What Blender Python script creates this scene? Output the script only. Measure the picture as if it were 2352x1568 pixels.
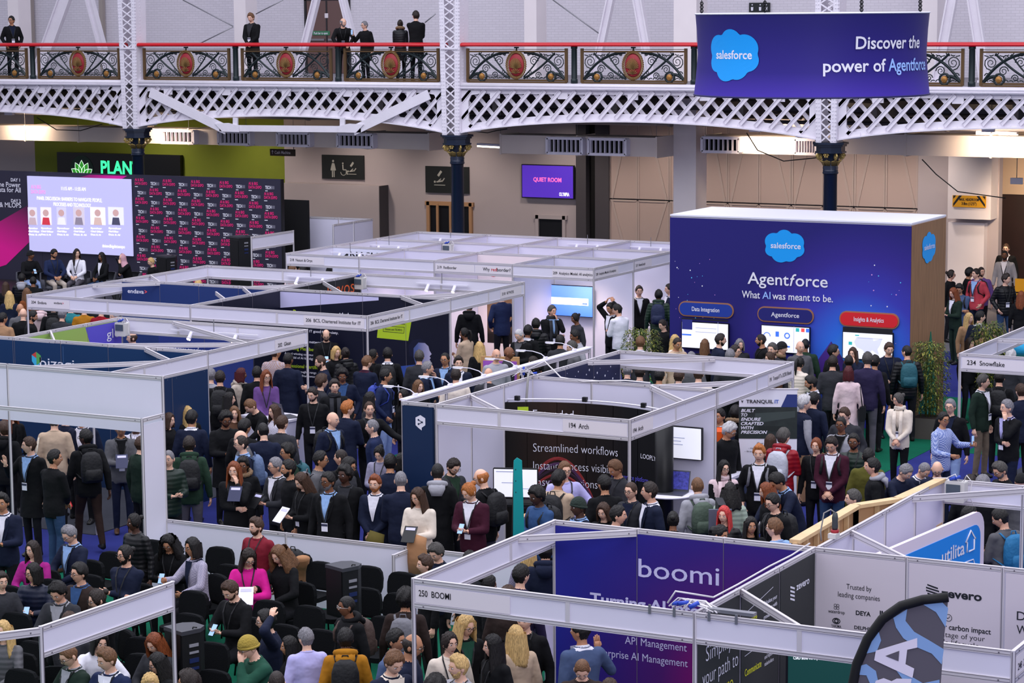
import bpy, math, random
import numpy as np
from mathutils import Vector, Matrix
random.seed(7); rng = np.random.RandomState(7)
PI = math.pi
for o in list(bpy.data.objects): bpy.data.objects.remove(o)
S = bpy.context.scene; COL = S.collection
# ---------------------------------------------------------------- camera
FPX = 5489.48; PIT = .13642906; ROLL = -.00725495; YAW = -.4929849; HC = 7.97187
_cy, _sy = math.cos(YAW), math.sin(YAW)
FW = np.array([_sy*math.cos(PIT), _cy*math.cos(PIT), -math.sin(PIT)])
_rt = np.array([_cy, -_sy, 0.]); _up = np.cross(_rt, FW)
RT = math.cos(ROLL)*_rt + math.sin(ROLL)*_up; UP = -math.sin(ROLL)*_rt + math.cos(ROLL)*_up
CAM = np.array([0, 0, HC])
cd = bpy.data.cameras.new('camera'); cam = bpy.data.objects.new('camera', cd); COL.objects.link(cam)
cam.matrix_world = Matrix(((RT[0], UP[0], -FW[0], 0), (RT[1], UP[1], -FW[1], 0), (RT[2], UP[2], -FW[2], HC), (0, 0, 0, 1)))
cd.sensor_width = 36; cd.lens = 36*FPX/2352; cd.clip_start = .5; cd.clip_end = 400
S.camera = cam
S.view_settings.view_transform = 'Standard'; S.view_settings.look = 'None'
S.view_settings.gamma = 1; S.view_settings.use_curve_mapping = False
S.view_settings.exposure = 0.28
# ---------------------------------------------------------------- daylight of the glass roof
W = bpy.data.worlds.new('hall_daylight'); S.world = W; W.use_nodes = True
bg = W.node_tree.nodes['Background']; bg.inputs[0].default_value = (.80, .82, 1.0, 1); bg.inputs[1].default_value = .50
def area(name, loc, size, power, color, rot=(0, 0, 0), sy=None):
 l = bpy.data.lights.new(name, 'AREA'); l.energy = power; l.color = color; l.shape = 'RECTANGLE'; l.size = size; l.size_y = sy or size
 o = bpy.data.objects.new(name, l); COL.objects.link(o); o.location = loc; o.rotation_euler = rot; return o
area('roof_daylight', (-20, 28, 21), 52, 12500, (.90, .90, 1.0), (0, 0, 0), 46)
area('gable_daylight', (14, -6, 17), 26, 3200, (.93, .92, 1.0), (math.radians(62), 0, math.radians(32)), 12)
# ---------------------------------------------------------------- pixel -> place helpers
def ray(px, py): return FW + RT*(px-1176)/FPX - UP*(py-784)/FPX
def at(px, py, z):
 d = ray(px, py); return CAM + d*(z-HC)/d[2]
def atY(px, py, Y):
 d = ray(px, py); return CAM + d*Y/d[1]
def atX(px, py, X):
 d = ray(px, py); return CAM + d*X/d[0]
def proj(p):
 v = np.array(p)-CAM; w = v@FW
 return 1176+FPX*(v@RT)/w, 784-FPX*(v@UP)/w, w
# ---------------------------------------------------------------- materials
MATS = {}
def srgb(c):
 if isinstance(c, str):
  c = c.lstrip('#'); c = [int(c[i:i+2], 16)/255 for i in (0, 2, 4)]
 return tuple((x/12.92 if x <= .04045 else ((x+.055)/1.055)**2.4) for x in c)
def mat(name, color, rough=.6, metal=0, bump=0, bscale=20, var=0, vscale=8, emit=0, spec=.4, stretch=(1, 1, 1), kind=None):
 if name in MATS: return MATS[name]
 m = bpy.data.materials.new(name); MATS[name] = m; m.use_nodes = True
 nt = m.node_tree; b = nt.nodes['Principled BSDF']; c = srgb(color) if isinstance(color, str) else tuple(color)
 b.inputs['Base Color'].default_value = (*c, 1); b.inputs['Roughness'].default_value = rough
 b.inputs['Metallic'].default_value = metal; b.inputs['Specular IOR Level'].default_value = spec
 m.diffuse_color = (*c, 1)
 if emit:
  b.inputs['Emission Color'].default_value = (*c, 1); b.inputs['Emission Strength'].default_value = emit
 if bump or var:
  tc = nt.nodes.new('ShaderNodeTexCoord'); mp = nt.nodes.new('ShaderNodeMapping'); mp.inputs['Scale'].default_value = stretch
  nt.links.new(tc.outputs['Object'], mp.inputs[0])
 if var:
  n = nt.nodes.new('ShaderNodeTexNoise'); n.inputs['Scale'].default_value = vscale; n.inputs['Detail'].default_value = 3
  nt.links.new(mp.outputs[0], n.inputs['Vector'])
  r = nt.nodes.new('ShaderNodeValToRGB'); r.color_ramp.elements[0].position = .3; r.color_ramp.elements[1].position = .7
  r.color_ramp.elements[0].color = (*[x*(1-var) for x in c], 1); r.color_ramp.elements[1].color = (*[min(1, x*(1+var)) for x in c], 1)
  nt.links.new(n.outputs[0], r.inputs[0]); nt.links.new(r.outputs[0], b.inputs['Base Color'])
 if bump:
  if kind == 'wave':
   n2 = nt.nodes.new('ShaderNodeTexWave'); n2.bands_direction = 'Z'; n2.inputs['Scale'].default_value = bscale; n2.inputs['Distortion'].default_value = 1.2; n2.inputs['Detail Scale'].default_value = 2
  else:
   n2 = nt.nodes.new('ShaderNodeTexNoise'); n2.inputs['Scale'].default_value = bscale; n2.inputs['Detail'].default_value = 2
  nt.links.new(mp.outputs[0], n2.inputs['Vector'])
  bp = nt.nodes.new('ShaderNodeBump'); bp.inputs['Strength'].default_value = bump; bp.inputs['Distance'].default_value = .04
  nt.links.new(n2.outputs[0], bp.inputs['Height']); nt.links.new(bp.outputs[0], b.inputs['Normal'])
 return m
def gradmat(name, stops, axis='Z', lo=0, hi=1, emit=0, rough=.5, rot=0, radial=None):
 """printed gradient: colour ramp over object coordinates (the print itself)"""
 m = bpy.data.materials.new(name); MATS[name] = m; m.use_nodes = True
 nt = m.node_tree; b = nt.nodes['Principled BSDF']; b.inputs['Roughness'].default_value = rough; b.inputs['Specular IOR Level'].default_value = .25
 tc = nt.nodes.new('ShaderNodeTexCoord'); r = nt.nodes.new('ShaderNodeValToRGB')
 if radial:
  sb = nt.nodes.new('ShaderNodeVectorMath'); sb.operation = 'DISTANCE'; sb.inputs[1].default_value = radial
  nt.links.new(tc.outputs['Object'], sb.inputs[0]); src = sb.outputs['Value']
 else:
  sp = nt.nodes.new('ShaderNodeVectorMath'); sp.operation = 'DOT_PRODUCT'
  ax = {'X': (1, 0, 0), 'Y': (0, 1, 0), 'Z': (0, 0, 1)}[axis] if isinstance(axis, str) else axis
  sp.inputs[1].default_value = ax
  nt.links.new(tc.outputs['Object'], sp.inputs[0]); src = sp.outputs['Value']
 mr = nt.nodes.new('ShaderNodeMapRange'); mr.inputs[1].default_value = lo; mr.inputs[2].default_value = hi
 nt.links.new(src, mr.inputs[0]); nt.links.new(mr.outputs[0], r.inputs[0])
 el = r.color_ramp.elements
 el[0].position = stops[0][0]; el[0].color = (*srgb(stops[0][1]), 1); el[1].position = stops[-1][0]; el[1].color = (*srgb(stops[-1][1]), 1)
 for p, c in stops[1:-1]: e = el.new(p); e.color = (*srgb(c), 1)
 nt.links.new(r.outputs[0], b.inputs['Base Color'])
 if emit: nt.links.new(r.outputs[0], b.inputs['Emission Color']); b.inputs['Emission Strength'].default_value = emit
 return m
WHITE = mat('white_laminate', '#e2dfee', .45, var=.02, vscale=1.2)
WHITE2 = mat('white_panel', '#d8d5e8', .6, var=.03, vscale=.8)
ALU = mat('aluminium_rail', '#d9d4d8', .35, .15)
GROOVE = mat('rail_groove', '#77727c', .5, .3)
BOARD = mat('name_board', '#e6dfe4', .6)
PAINT = mat('white_gloss_paint', '#e6e1ea', .4, bump=.1, bscale=30, var=.03, vscale=3)
BLACK = mat('black_plastic', '#0c0d10', .45)
INK = mat('ink_black', '#191a20', .6)
INKW = mat('ink_white', '#eeeefa', .6)
STEEL = mat('steel', '#9a9aa0', .35, .7)
CABLEW = mat('white_cable', '#d8d4d8', .5)
BLUEPLUG = mat('blue_plug', '#2547b8', .4)
# ---------------------------------------------------------------- mesh builder
class MB:
 def __init__(s): s.v = []; s.f = []; s.m = []; s.n = 0; s.sm = []
 def add(s, v, f, mi=0, smooth=False):
  b = s.n; s.v.extend([tuple(map(float, p)) for p in v]); s.n += len(v)
  for q in f: s.f.append(tuple(b+i for i in q)); s.m.append(mi); s.sm.append(smooth)
  return s
 def box(s, c, d, mi=0, rz=0, R=None):
  x, y, z = [k/2 for k in d]
  P = np.array([(a*x, b*y, e*z) for a in (-1, 1) for b in (-1, 1) for e in (-1, 1)])
  if R is None and rz:
   R = np.array([[math.cos(rz), -math.sin(rz), 0], [math.sin(rz), math.cos(rz), 0], [0, 0, 1]])
  if R is not None: P = P@np.array(R).T
  P = P+np.array(c)
  return s.add(P, [(0, 1, 3, 2), (4, 6, 7, 5), (0, 4, 5, 1), (2, 3, 7, 6), (0, 2, 6, 4), (1, 5, 7, 3)], mi)
 def bar(s, a, b, w, h, mi=0, up=(0, 0, 1)):
  a = np.array(a, float); b = np.array(b, float); d = b-a; L = np.linalg.norm(d)
  if L < 1e-6: return s
  d /= L; u = np.array(up, float); u = u-d*(u@d)
  if np.linalg.norm(u) < 1e-3: u = np.array([1., 0, 0])-d*d[0]
  u /= np.linalg.norm(u); r = np.cross(u, d)
  return s.box((a+b)/2, (L, w, h), mi, R=np.array([d, r, u]).T)
 def rbox(s, c, d, r, mi=0, rz=0, n=3, ax=2):
  """box with rounded outline (superellipse corner) extruded along ax"""
  x, y, z = [k/2 for k in d]
  if ax == 2: A, B, H = x, y, z
  elif ax == 1: A, B, H = x, z, y
  else: A, B, H = y, z, x
  pts = []
  for k, (sx, sy) in enumerate(((1, 1), (-1, 1), (-1, -1), (1, -1))):
   for i in range(n+1):
    t = (k+i/n)*PI/2
    pts.append((sx*(A-r)+r*math.cos(t), sy*(B-r)+r*math.sin(t)))
  m = len(pts); P = []
  for h in (-H, H):
   for (p, q) in pts:
    P.append((p, q, h) if ax == 2 else (p, h, q) if ax == 1 else (h, p, q))
  P = np.array(P)
  if rz: P = P@np.array([[math.cos(rz), -math.sin(rz), 0], [math.sin(rz), math.cos(rz), 0], [0, 0, 1]]).T
  F = [tuple(range(m))[::-1], tuple(range(m, 2*m))]+[(i, (i+1) % m, m+(i+1) % m, m+i) for i in range(m)]
  if ax == 1: F = [q[::-1] for q in F]
  return s.add(P+np.array(c), F, mi)
 def tube(s, pts, rad, n=8, mi=0, cap=True, smooth=True, ref=None, closed=False):
  pts = [np.array(p, float) for p in pts]; k = len(pts); V = []; last = None
  for i, p in enumerate(pts):
   if closed: d = pts[(i+1) % k]-pts[i-1]
   else: d = pts[min(i+1, k-1)]-pts[max(i-1, 0)]
   d = d/(np.linalg.norm(d)+1e-9)
   if last is None:
    u = np.array(ref if ref is not None else ((0, 0, 1) if abs(d[2]) < .9 else (0, 1, 0)), float)
   else: u = last
   u = u-d*(u@d); u /= (np.linalg.norm(u)+1e-9); last = u; w = np.cross(d, u)
   r = rad[i] if hasattr(rad, '__len__') else rad
   ru, rw = r if hasattr(r, '__len__') else (r, r)
   for j in range(n):
    a = 2*PI*j/n; V.append(p+u*math.cos(a)*ru+w*math.sin(a)*rw)
  F = []; K = k if closed else k-1
  for i in range(K):
   for j in range(n):
    a = i*n+j; b = i*n+(j+1) % n; c = ((i+1) % k)*n+(j+1) % n; e = ((i+1) % k)*n+j
    F.append((a, b, c, e))
  if cap and not closed: F += [tuple(range(n))[::-1], tuple(range((k-1)*n, k*n))]
  return s.add(V, F, mi, smooth)
 def lathe(s, prof, c=(0, 0, 0), n=16, mi=0, smooth=True, sx=1, sy=1):
  V = []; F = []
  for r, z in prof:
   for j in range(n): a = 2*PI*j/n; V.append((c[0]+r*math.cos(a)*sx, c[1]+r*math.sin(a)*sy, c[2]+z))
  for i in range(len(prof)-1):
   for j in range(n): F.append((i*n+j, i*n+(j+1) % n, (i+1)*n+(j+1) % n, (i+1)*n+j))
  F += [tuple(range(n))[::-1], tuple(range((len(prof)-1)*n, len(prof)*n))]
  return s.add(V, F, mi, smooth)
 def ball(s, c, r, n=10, m=7, mi=0):
  r = r if hasattr(r, '__len__') else (r, r, r); V = []; F = []
  for i in range(1, m):
   t = PI*i/m
   for j in range(n): a = 2*PI*j/n; V.append((c[0]+r[0]*math.sin(t)*math.cos(a), c[1]+r[1]*math.sin(t)*math.sin(a), c[2]+r[2]*math.cos(t)))
  for i in range(m-2):
   for j in range(n): F.append((i*n+j, (i+1)*n+j, (i+1)*n+(j+1) % n, i*n+(j+1) % n))
  V += [(c[0], c[1], c[2]+r[2]), (c[0], c[1], c[2]-r[2])]; k = len(V)
  F += [(k-2, j, (j+1) % n) for j in range(n)]+[(k-1, (m-2)*n+(j+1) % n, (m-2)*n+j) for j in range(n)]
  return s.add(V, F, mi, True)
 def prism(s, poly, thick, mi=0, O=(0, 0, 0), U=(1, 0, 0), V=(0, 0, 1)):
  """2D outline extruded by thick along U x V"""
  O, U, V = map(lambda q: np.array(q, float), (O, U, V)); N = np.cross(U, V); m = len(poly)
  P = [O+U*a+V*b for a, b in poly]+[O+U*a+V*b+N*thick for a, b in poly]
  F = [tuple(range(m))[::-1], tuple(range(m, 2*m))]+[(i, (i+1) % m, m+(i+1) % m, m+i) for i in range(m)]
  return s.add(P, F, mi)
 def mesh(s, name, mats):
  me = bpy.data.meshes.new(name); me.from_pydata(s.v, [], s.f)
  for m in (mats if isinstance(mats, (list, tuple)) else [mats]): me.materials.append(m)
  me.polygons.foreach_set('material_index', s.m); me.polygons.foreach_set('use_smooth', s.sm); me.update()
  return me
 def build(s, name, mats, parent=None, loc=None, rz=0):
  return link(name, s.mesh(name, mats), parent, loc, rz)
def link(name, me, parent=None, loc=None, rz=0):
 o = bpy.data.objects.new(name, me); COL.objects.link(o)
 if parent is not None: o.parent = parent
 if loc is not None: o.location = loc
 if rz: o.rotation_euler[2] = rz
 return o
LABELS = {}
def tag(o, label, cat, group=None):
 if label in LABELS and not group: print('DUPLABEL', label)
 n = len(label.split())
 if n > 16 or n < 4: print('LABELLEN', n, label)
 LABELS[label] = 1
 o['label'] = label; o['category'] = cat
 if group: o['group'] = group
 return o
def empty(name, label, cat, loc=(0, 0, 0), rz=0, group=None):
 o = bpy.data.objects.new(name, None); COL.objects.link(o); o.location = loc; o.rotation_euler[2] = rz
 o.empty_display_size = .2
 return tag(o, label, cat, group)
def struct(o): o['kind'] = 'structure'; return o
def stuff(o): o['kind'] = 'stuff'; return o
# ---------------------------------------------------------------- lettering
_gl = {}
def glyphs(txt, bold=0.0, shear=0.0, space=1.0):
 key = (txt, bold, shear, space)
 if key in _gl: return _gl[key]
 c = bpy.data.curves.new('t', 'FONT'); c.body = txt; c.size = 1; c.resolution_u = 3; c.offset = bold; c.shear = shear; c.space_character = space
 o = bpy.data.objects.new('t', c); COL.objects.link(o)
 dg = bpy.context.evaluated_depsgraph_get(); me = bpy.data.meshes.new_from_object(o.evaluated_get(dg))
 V = np.array([v.co[:2] for v in me.vertices]) if len(me.vertices) else np.zeros((1, 2))
 F = [tuple(p.vertices) for p in me.polygons]
 bpy.data.objects.remove(o); bpy.data.curves.remove(c); bpy.data.meshes.remove(me)
 _gl[key] = (V, F); return V, F
def txt(mb, s, O, U, V, h, mi=0, bold=.012, width=None, align='l', shear=0, off=.004, space=1.0):
 """lettering of cap height h (m) laid on the plane O,U,V with baseline start O"""
 G, F = glyphs(s, bold, shear, space); O, U, V = (np.array(q, float) for q in (O, U, V)); N = np.cross(U, V)
 k = h/.70; x = G[:, 0]*k; y = G[:, 1]*k; x0, x1 = x.min(), x.max(); x = x-x0; w = x1-x0
 if width: x = x*width/w; w = width
 if align == 'c': x = x-w/2
 if align == 'r': x = x-w
 mb.add([O+U*a+V*b+N*off for a, b in zip(x, y)], F, mi)
X1 = np.array([1., 0, 0]); Y1 = np.array([0, 1., 0]); Z1 = np.array([0, 0, 1.])
def cloud(mb, O, U, V, w, h, mi, thick=.004, n=5):
 """puffy cloud emblem"""
 bl = [(-.30, .12, .24), (-.03, .24, .22), (.24, .12, .25), (.30, -.08, .2), (-.36, -.12, .17), (-.12, -.2, .25), (.1, -.2, .22), (0, 0, .3)]
 pts = []
 for i in range(72):
  a = 2*PI*i/72; d = np.array([math.cos(a), math.sin(a)]); best = 0
  for (x, y, r) in bl:
   c = np.array([x, y]); b = d@c; q = b*b-(c@c)+r*r
   if q >= 0: best = max(best, b+math.sqrt(q))
  pts.append(d*best)
 P = np.array(pts); P = P/(P.max(0)-P.min(0)); O, U, V = (np.array(q, float) for q in (O, U, V)); N = np.cross(U, V)*thick
 K = 5; R = [O+N]+[O+(U*a*w+V*b*h)*(k+1)/K+N for k in range(K) for a, b in P]; F = [(0, 1+i, 1+(i+1) % 72) for i in range(72)]+[(1+k*72+i, 1+(k+1)*72+i, 1+(k+1)*72+(i+1) % 72, 1+k*72+(i+1) % 72) for k in range(K-1) for i in range(72)]
 mb.add(R, F, mi)
# ================================================================ FLOOR / SHELL
YF = 54.4; YB = 62.5; ZG = 6.19
mblue = mat('aisle_carpet_blue', '#2c3274', .95, bump=.25, bscale=300, var=.10, vscale=2, spec=.1)
mgreen = mat('audience_carpet_green', '#0b5b43', .95, bump=.25, bscale=300, var=.10, vscale=2, spec=.1)
mgrey = mat('stand_carpet_grey', '#3d3f47', .95, bump=.25, bscale=300, var=.1, vscale=2, spec=.1)
mconc = mat('hall_floor_grey', '#6c6a70', .8, var=.1, vscale=.5)
struct(MB().box((-20, 25, -.1), (150, 130, .2)).build('floor', mconc))
def carpet(x0, x1, y0, y1, z, m): struct(MB().box(((x0+x1)/2, (y0+y1)/2, z/2), (x1-x0, y1-y0, z)).build('floor', m))
carpet(-50, 12, -4, 54, .006, mblue)
carpet(-33, -12.4, 6, 26.75, .012, mgreen); carpet(-22.2, -13.65, 36.2, 47.5, .012, mgreen)
carpet(-40, -31.8, 38, 52, .012, mgreen); carpet(-13.0, -8, 41.5, 56, .012, mgreen)
for x0, x1, y0, y1 in ((-34, -22.9, 28.9, 34.98), (-30.85, -22.92, 37.05, 43.2), (-30.75, -22.8, 46.2, 52.25), (-17.3, -13.72, 28.95, 34.95), (-11.7, -5.7, 19.7, 22.72), (-8.66, 0, 22.75, 26.85), (-11.66, -4, 37, 43), (-13.7, -8, 12, 18.6)):
 carpet(x0, x1, y0, y1, .018, mgrey)
def bricked(name, color, w=.23, h=.075):
 m = mat(name, color, .6); nt = m.node_tree; b = nt.nodes['Principled BSDF']
 tc = nt.nodes.new('ShaderNodeTexCoord'); mp = nt.nodes.new('ShaderNodeMapping'); mp.inputs['Rotation'].default_value = (PI/2, 0, 0)
 br = nt.nodes.new('ShaderNodeTexBrick'); br.inputs['Scale'].default_value = 1; br.inputs['Brick Width'].default_value = w; br.inputs['Row Height'].default_value = h; br.inputs['Mortar Size'].default_value = .008
 c = srgb(color); br.inputs['Color1'].default_value = (*c, 1); br.inputs['Color2'].default_value = (*[k*.95 for k in c], 1); br.inputs['Mortar'].default_value = (*[k*.84 for k in c], 1)
 nt.links.new(tc.outputs['Object'], mp.inputs[0]); nt.links.new(mp.outputs[0], br.inputs[0]); nt.links.new(br.outputs[0], b.inputs['Base Color'])
 bp = nt.nodes.new('ShaderNodeBump'); bp.inputs['Strength'].default_value = .3; nt.links.new(br.outputs['Fac'], bp.inputs['Height']); nt.links.new(bp.outputs[0], b.inputs['Normal']); return m
mbrick = bricked('white_painted_brick', '#e2dde6')
mplast = mat('grey_lilac_plaster', '#bdb3b6', .85, var=.03, vscale=.6)
mlime = mat('olive_green_wall', '#7f8c2a', .8, var=.06, vscale=1)
mdark = mat('dark_void', '#0b0b0e', .9); mdgrey = mat('dark_grey_wall', '#4a474d', .8)
mroof = mat('dark_soffit', '#2a282b', .9, var=.2, vscale=2)
def px_(p, Y=YB): return atY(p, 200, Y)[0]
def wallbox(name, p0, p1, z0, z1, Y, th, m, par=None):
 x0, x1 = px_(p0, Y), px_(p1, Y)
 o = MB().box(((x0+x1)/2, Y+th/2, (z0+z1)/2), (x1-x0, th, z1-z0)).build(name, m, par); return o
struct(wallbox('wall_back', -300, 75, 0, ZG-.3, YB, .3, mplast))
struct(wallbox('wall_back', 75, 650, 0, ZG-.3, YB, .3, mlime))
struct(wallbox('wall_back', 650, 1322, 0, ZG-.3, YB, .3, mplast))
struct(wallbox('wall_back', 1322, 1345, 0, ZG-.3, YB-.15, .3, mdgrey))
struct(wallbox('wall_back', 1345, 1366, 0, ZG-.3, YB+.1, .3, mdark))
struct(wallbox('wall_back', 1366, 1398, 0, ZG-.3, YB-.05, .3, mdgrey))
struct(wallbox('wall_back', 2112, 2300, 0, ZG-.3, YB, .3, mplast))
struct(wallbox('wall_back', 2280, 2520, 0, 3.0, YB+1.2, .3, mat('brown_doors', '#2b1714', .5, var=.2, vscale=3)))
struct(wallbox('wall_back', 2280, 2520, 3.0, ZG-.3, YB+1.1, .3, mat('tan_arch', '#cdb49a', .7)))
struct(wallbox('wall_back', -300, 2800, ZG-.3, 13, YB, .3, mbrick))
struct(MB().box((-30, (YF+YB)/2+.1, ZG-.15), (60, YB-YF-.1, .28)).build('floor', mat('gallery_slab', '#8a858b', .8)))
struct(MB().box((-30, (YF+YB)/2+.3, ZG-.33), (60, YB-YF-.5, .06)).build('ceiling', mroof))
mperf = mat('perforated_panel', '#ab9690', .7); nt = mperf.node_tree
vo = nt.nodes.new('ShaderNodeTexVoronoi'); vo.inputs['Scale'].default_value = 16; vo.inputs['Randomness'].default_value = 0
rr = nt.nodes.new('ShaderNodeValToRGB'); rr.color_ramp.elements[0].position = .25; rr.color_ramp.elements[1].position = .4
rr.color_ramp.elements[0].color = (*srgb('#7d6c68'), 1); rr.color_ramp.elements[1].color = (*srgb('#bda9a2'), 1)
tc = nt.nodes.new('ShaderNodeTexCoord'); nt.links.new(tc.outputs['Object'], vo.inputs['Vector']); nt.links.new(vo.outputs['Distance'], rr.inputs[0]); nt.links.new(rr.outputs[0], nt.nodes['Principled BSDF'].inputs['Base Color'])
mstrip = mat('panel_strip', '#bdaca6', .6)
pw = struct(wallbox('wall_back', 1398, 2112, 0, ZG-.3, YB+.12, .2, mdgrey))
vx = [1398, 1464, 1537, 1612, 1672, 1744, 1819, 1892, 1964, 2036, 2112]
zs = [0, 2.6, ZG-.35]
for i in range(len(vx)-1):
 x0, x1 = px_(vx[i])+.03, px_(vx[i+1])-.03
 for k in range(2):
  z0, z1 = zs[k]+.03, zs[k+1]-.03
  p = MB().box(((x0+x1)/2, YB+.06, (z0+z1)/2), (x1-x0, .06, z1-z0)).build('panel', mperf, pw)
  a, b = ((x0+.06, z0), (x1-.06, z1)) if (i+k) % 2 else ((x1-.06, z0), (x0+.06, z1))
  q = MB().bar((a[0], YB+.02, a[1]), (b[0], YB+.02, b[1]), .02, .07, up=(0, 0, 1))
  for s_ in (x0, x1): q.box((s_, YB+.02, (z0+z1)/2), (.05, .03, z1-z0))
  q.box(((x0+x1)/2, YB+.02, z1), (x1-x0, .03, .05)); q.build('strip', mstrip, p)
msh = mat('shutter_slats', '#55534f', .5, .4)
sh = empty('roller_shutter', 'grey ribbed roller shutter behind the upper gallery at far left', 'shutter', (px_(120), YB-.1, ZG))
x0, x1 = px_(-60), px_(248)
for k in range(46):
 z = .05+k*.1
 MB().prism([(0, 0), (.035, .02), (.045, .05), (.035, .08), (0, .095)], x1-x0, 0, O=(x0-px_(120), 0, z), U=(0, -1, 0), V=(0, 0, 1)).build('slat', msh, sh)
for p in (72, 84, 246): MB().box((px_(p)-px_(120), -.05, 2.3), (.14, .14, 4.6)).build('guide_rail', mat('shutter_guide', '#a49a94', .6), sh)
dr = empty('fire_exit_door', 'brown double fire exit door with push bar on the upper gallery', 'door', (px_(756), YB-.04, ZG))
mdoor = mat('brown_door', '#6d5450', .5)
for s_ in (-1, 1):
 d = MB().box((s_*.37, 0, 1.1), (.7, .06, 2.2)).build('door_leaf', mdoor, dr)
 MB().box((s_*.37, -.07, 1.02), (.6, .05, .06)).build('push_bar', STEEL, d)
m_ = MB(); m_.box((0, .01, 2.27), (1.64, .08, .12)); m_.box((-.78, .01, 1.1), (.08, .08, 2.3)); m_.box((.78, .01, 1.1), (.08, .08, 2.3)); m_.box((0, -.02, 1.1), (.05, .05, 2.2)); m_.build('door_frame', mat('dark_door_frame', '#2d2b2e', .5), dr)
m_ = MB(); m_.box((-.2, -.04, 1.22), (.62, .02, .13)); g = mat('exit_green', '#3f7d5a', .5); txt(m_, 'Push bar to open', (-.46, -.05, 1.185), X1, Z1, .07, 1, .01, .5); m_.build('notice', [g, INKW], dr)
m_ = MB().box((0, -.04, 1.75), (.12, .02, .14)).build('notice', BOARD, dr)
sg = MB(); O = atY(1714, 28, YB-.05); sg.box(O+[.4, 0, .13], (.62, .04, .26), 0)
for k, u in enumerate((.14, .38, .56)):
 sg.ball((O[0]+u+.05, O[1]-.03, O[2]+.2), (.02, .01, .02), 8, 5, 1); sg.prism([(-.03, -.02), (.03, -.02), (.035, .08), (-.035, .08)], .01, 1, (O[0]+u+.05, O[1]-.03, O[2]+.06))
tag(sg.build('restroom_sign', [mat('sign_charcoal', '#24282a', .5), INKW]), 'small dark restroom sign high on the upper gallery wall, above the hanging banner', 'sign')
def pillar(p0, p1, Y, dep, z0, z1, lab):
 x0, x1 = px_(p0, Y), px_(p1, Y); m = MB(); m.box(((x0+x1)/2, Y+dep/2, (z0+z1)/2), (x1-x0, dep, z1-z0))
 m.box(((x0+x1)/2, Y+dep/2, z0+.12), (x1-x0+.08, dep+.08, .24))
 return struct(m.build('wall_back', mat('pillar_white', '#ece4e6', .5, var=.02, vscale=2)))
for p0, p1 in ((24, 48), (541, 568), (1205, 1233)): pillar(p0, p1, 59, .6, ZG, 12, '')
pillar(1547, 1599, 57.6, .7, 0, 12, '')
pillar(2110, 2150, 60.5, .8, ZG, 12, '')
n = 0
for (a, b, w, nm) in (((110, 105), (148, 0), .42, 'first'), ((234, 105), (206, 0), .22, 'second'), ((700, 105), (726, 0), .17, 'third'), ((814, 105), (788, 0), .17, 'fourth'), ((1380, 105), (1402, 0), .17, 'fifth'), ((1484, 105), (1465, 0), .22, 'sixth'), ((2164, 121), (2186, 0), .22, 'seventh'), ((2251, 105), (2235, 0), .24, 'eighth')):
 A = atY(*a, 58.2); B = atY(*b, 58.2); d = (B-A)/np.linalg.norm(B-A); t0 = (ZG+.02-A[2])/d[2]; t1 = (11-A[2])/d[2]; P0 = A+d*t0; P1 = A+d*t1
 m = MB()
 for s_ in (-1, 1): m.bar(P0+[s_*w/2, 0, 0], P1+[s_*w/2, 0, 0], .16, .04, 0, up=(1, 0, 0))
 m.bar(P0, P1, .03, w, 0, up=(1, 0, 0)); m.bar(P0+[-w/2-.05, 0, 0], P0+[w/2+.05, 0, 0], .3, .06)
 tag(m.build('steel_brace', PAINT), 'white raking steel brace on the upper gallery, %s from the left' % nm, 'brace')
for a, b in (((420, 0), (535, 60)), ((455, 102), (535, 62)), ((588, 32), (650, 0)), ((1270, 0), (1380, 80)), ((976, 52), (1000, 32))):
 o = MB().tube([atY(*a, 58.4), atY(*b, 58.4)], .018, 5).build('tie_rod', STEEL); struct(o); o.name = 'trim_1'
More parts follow.
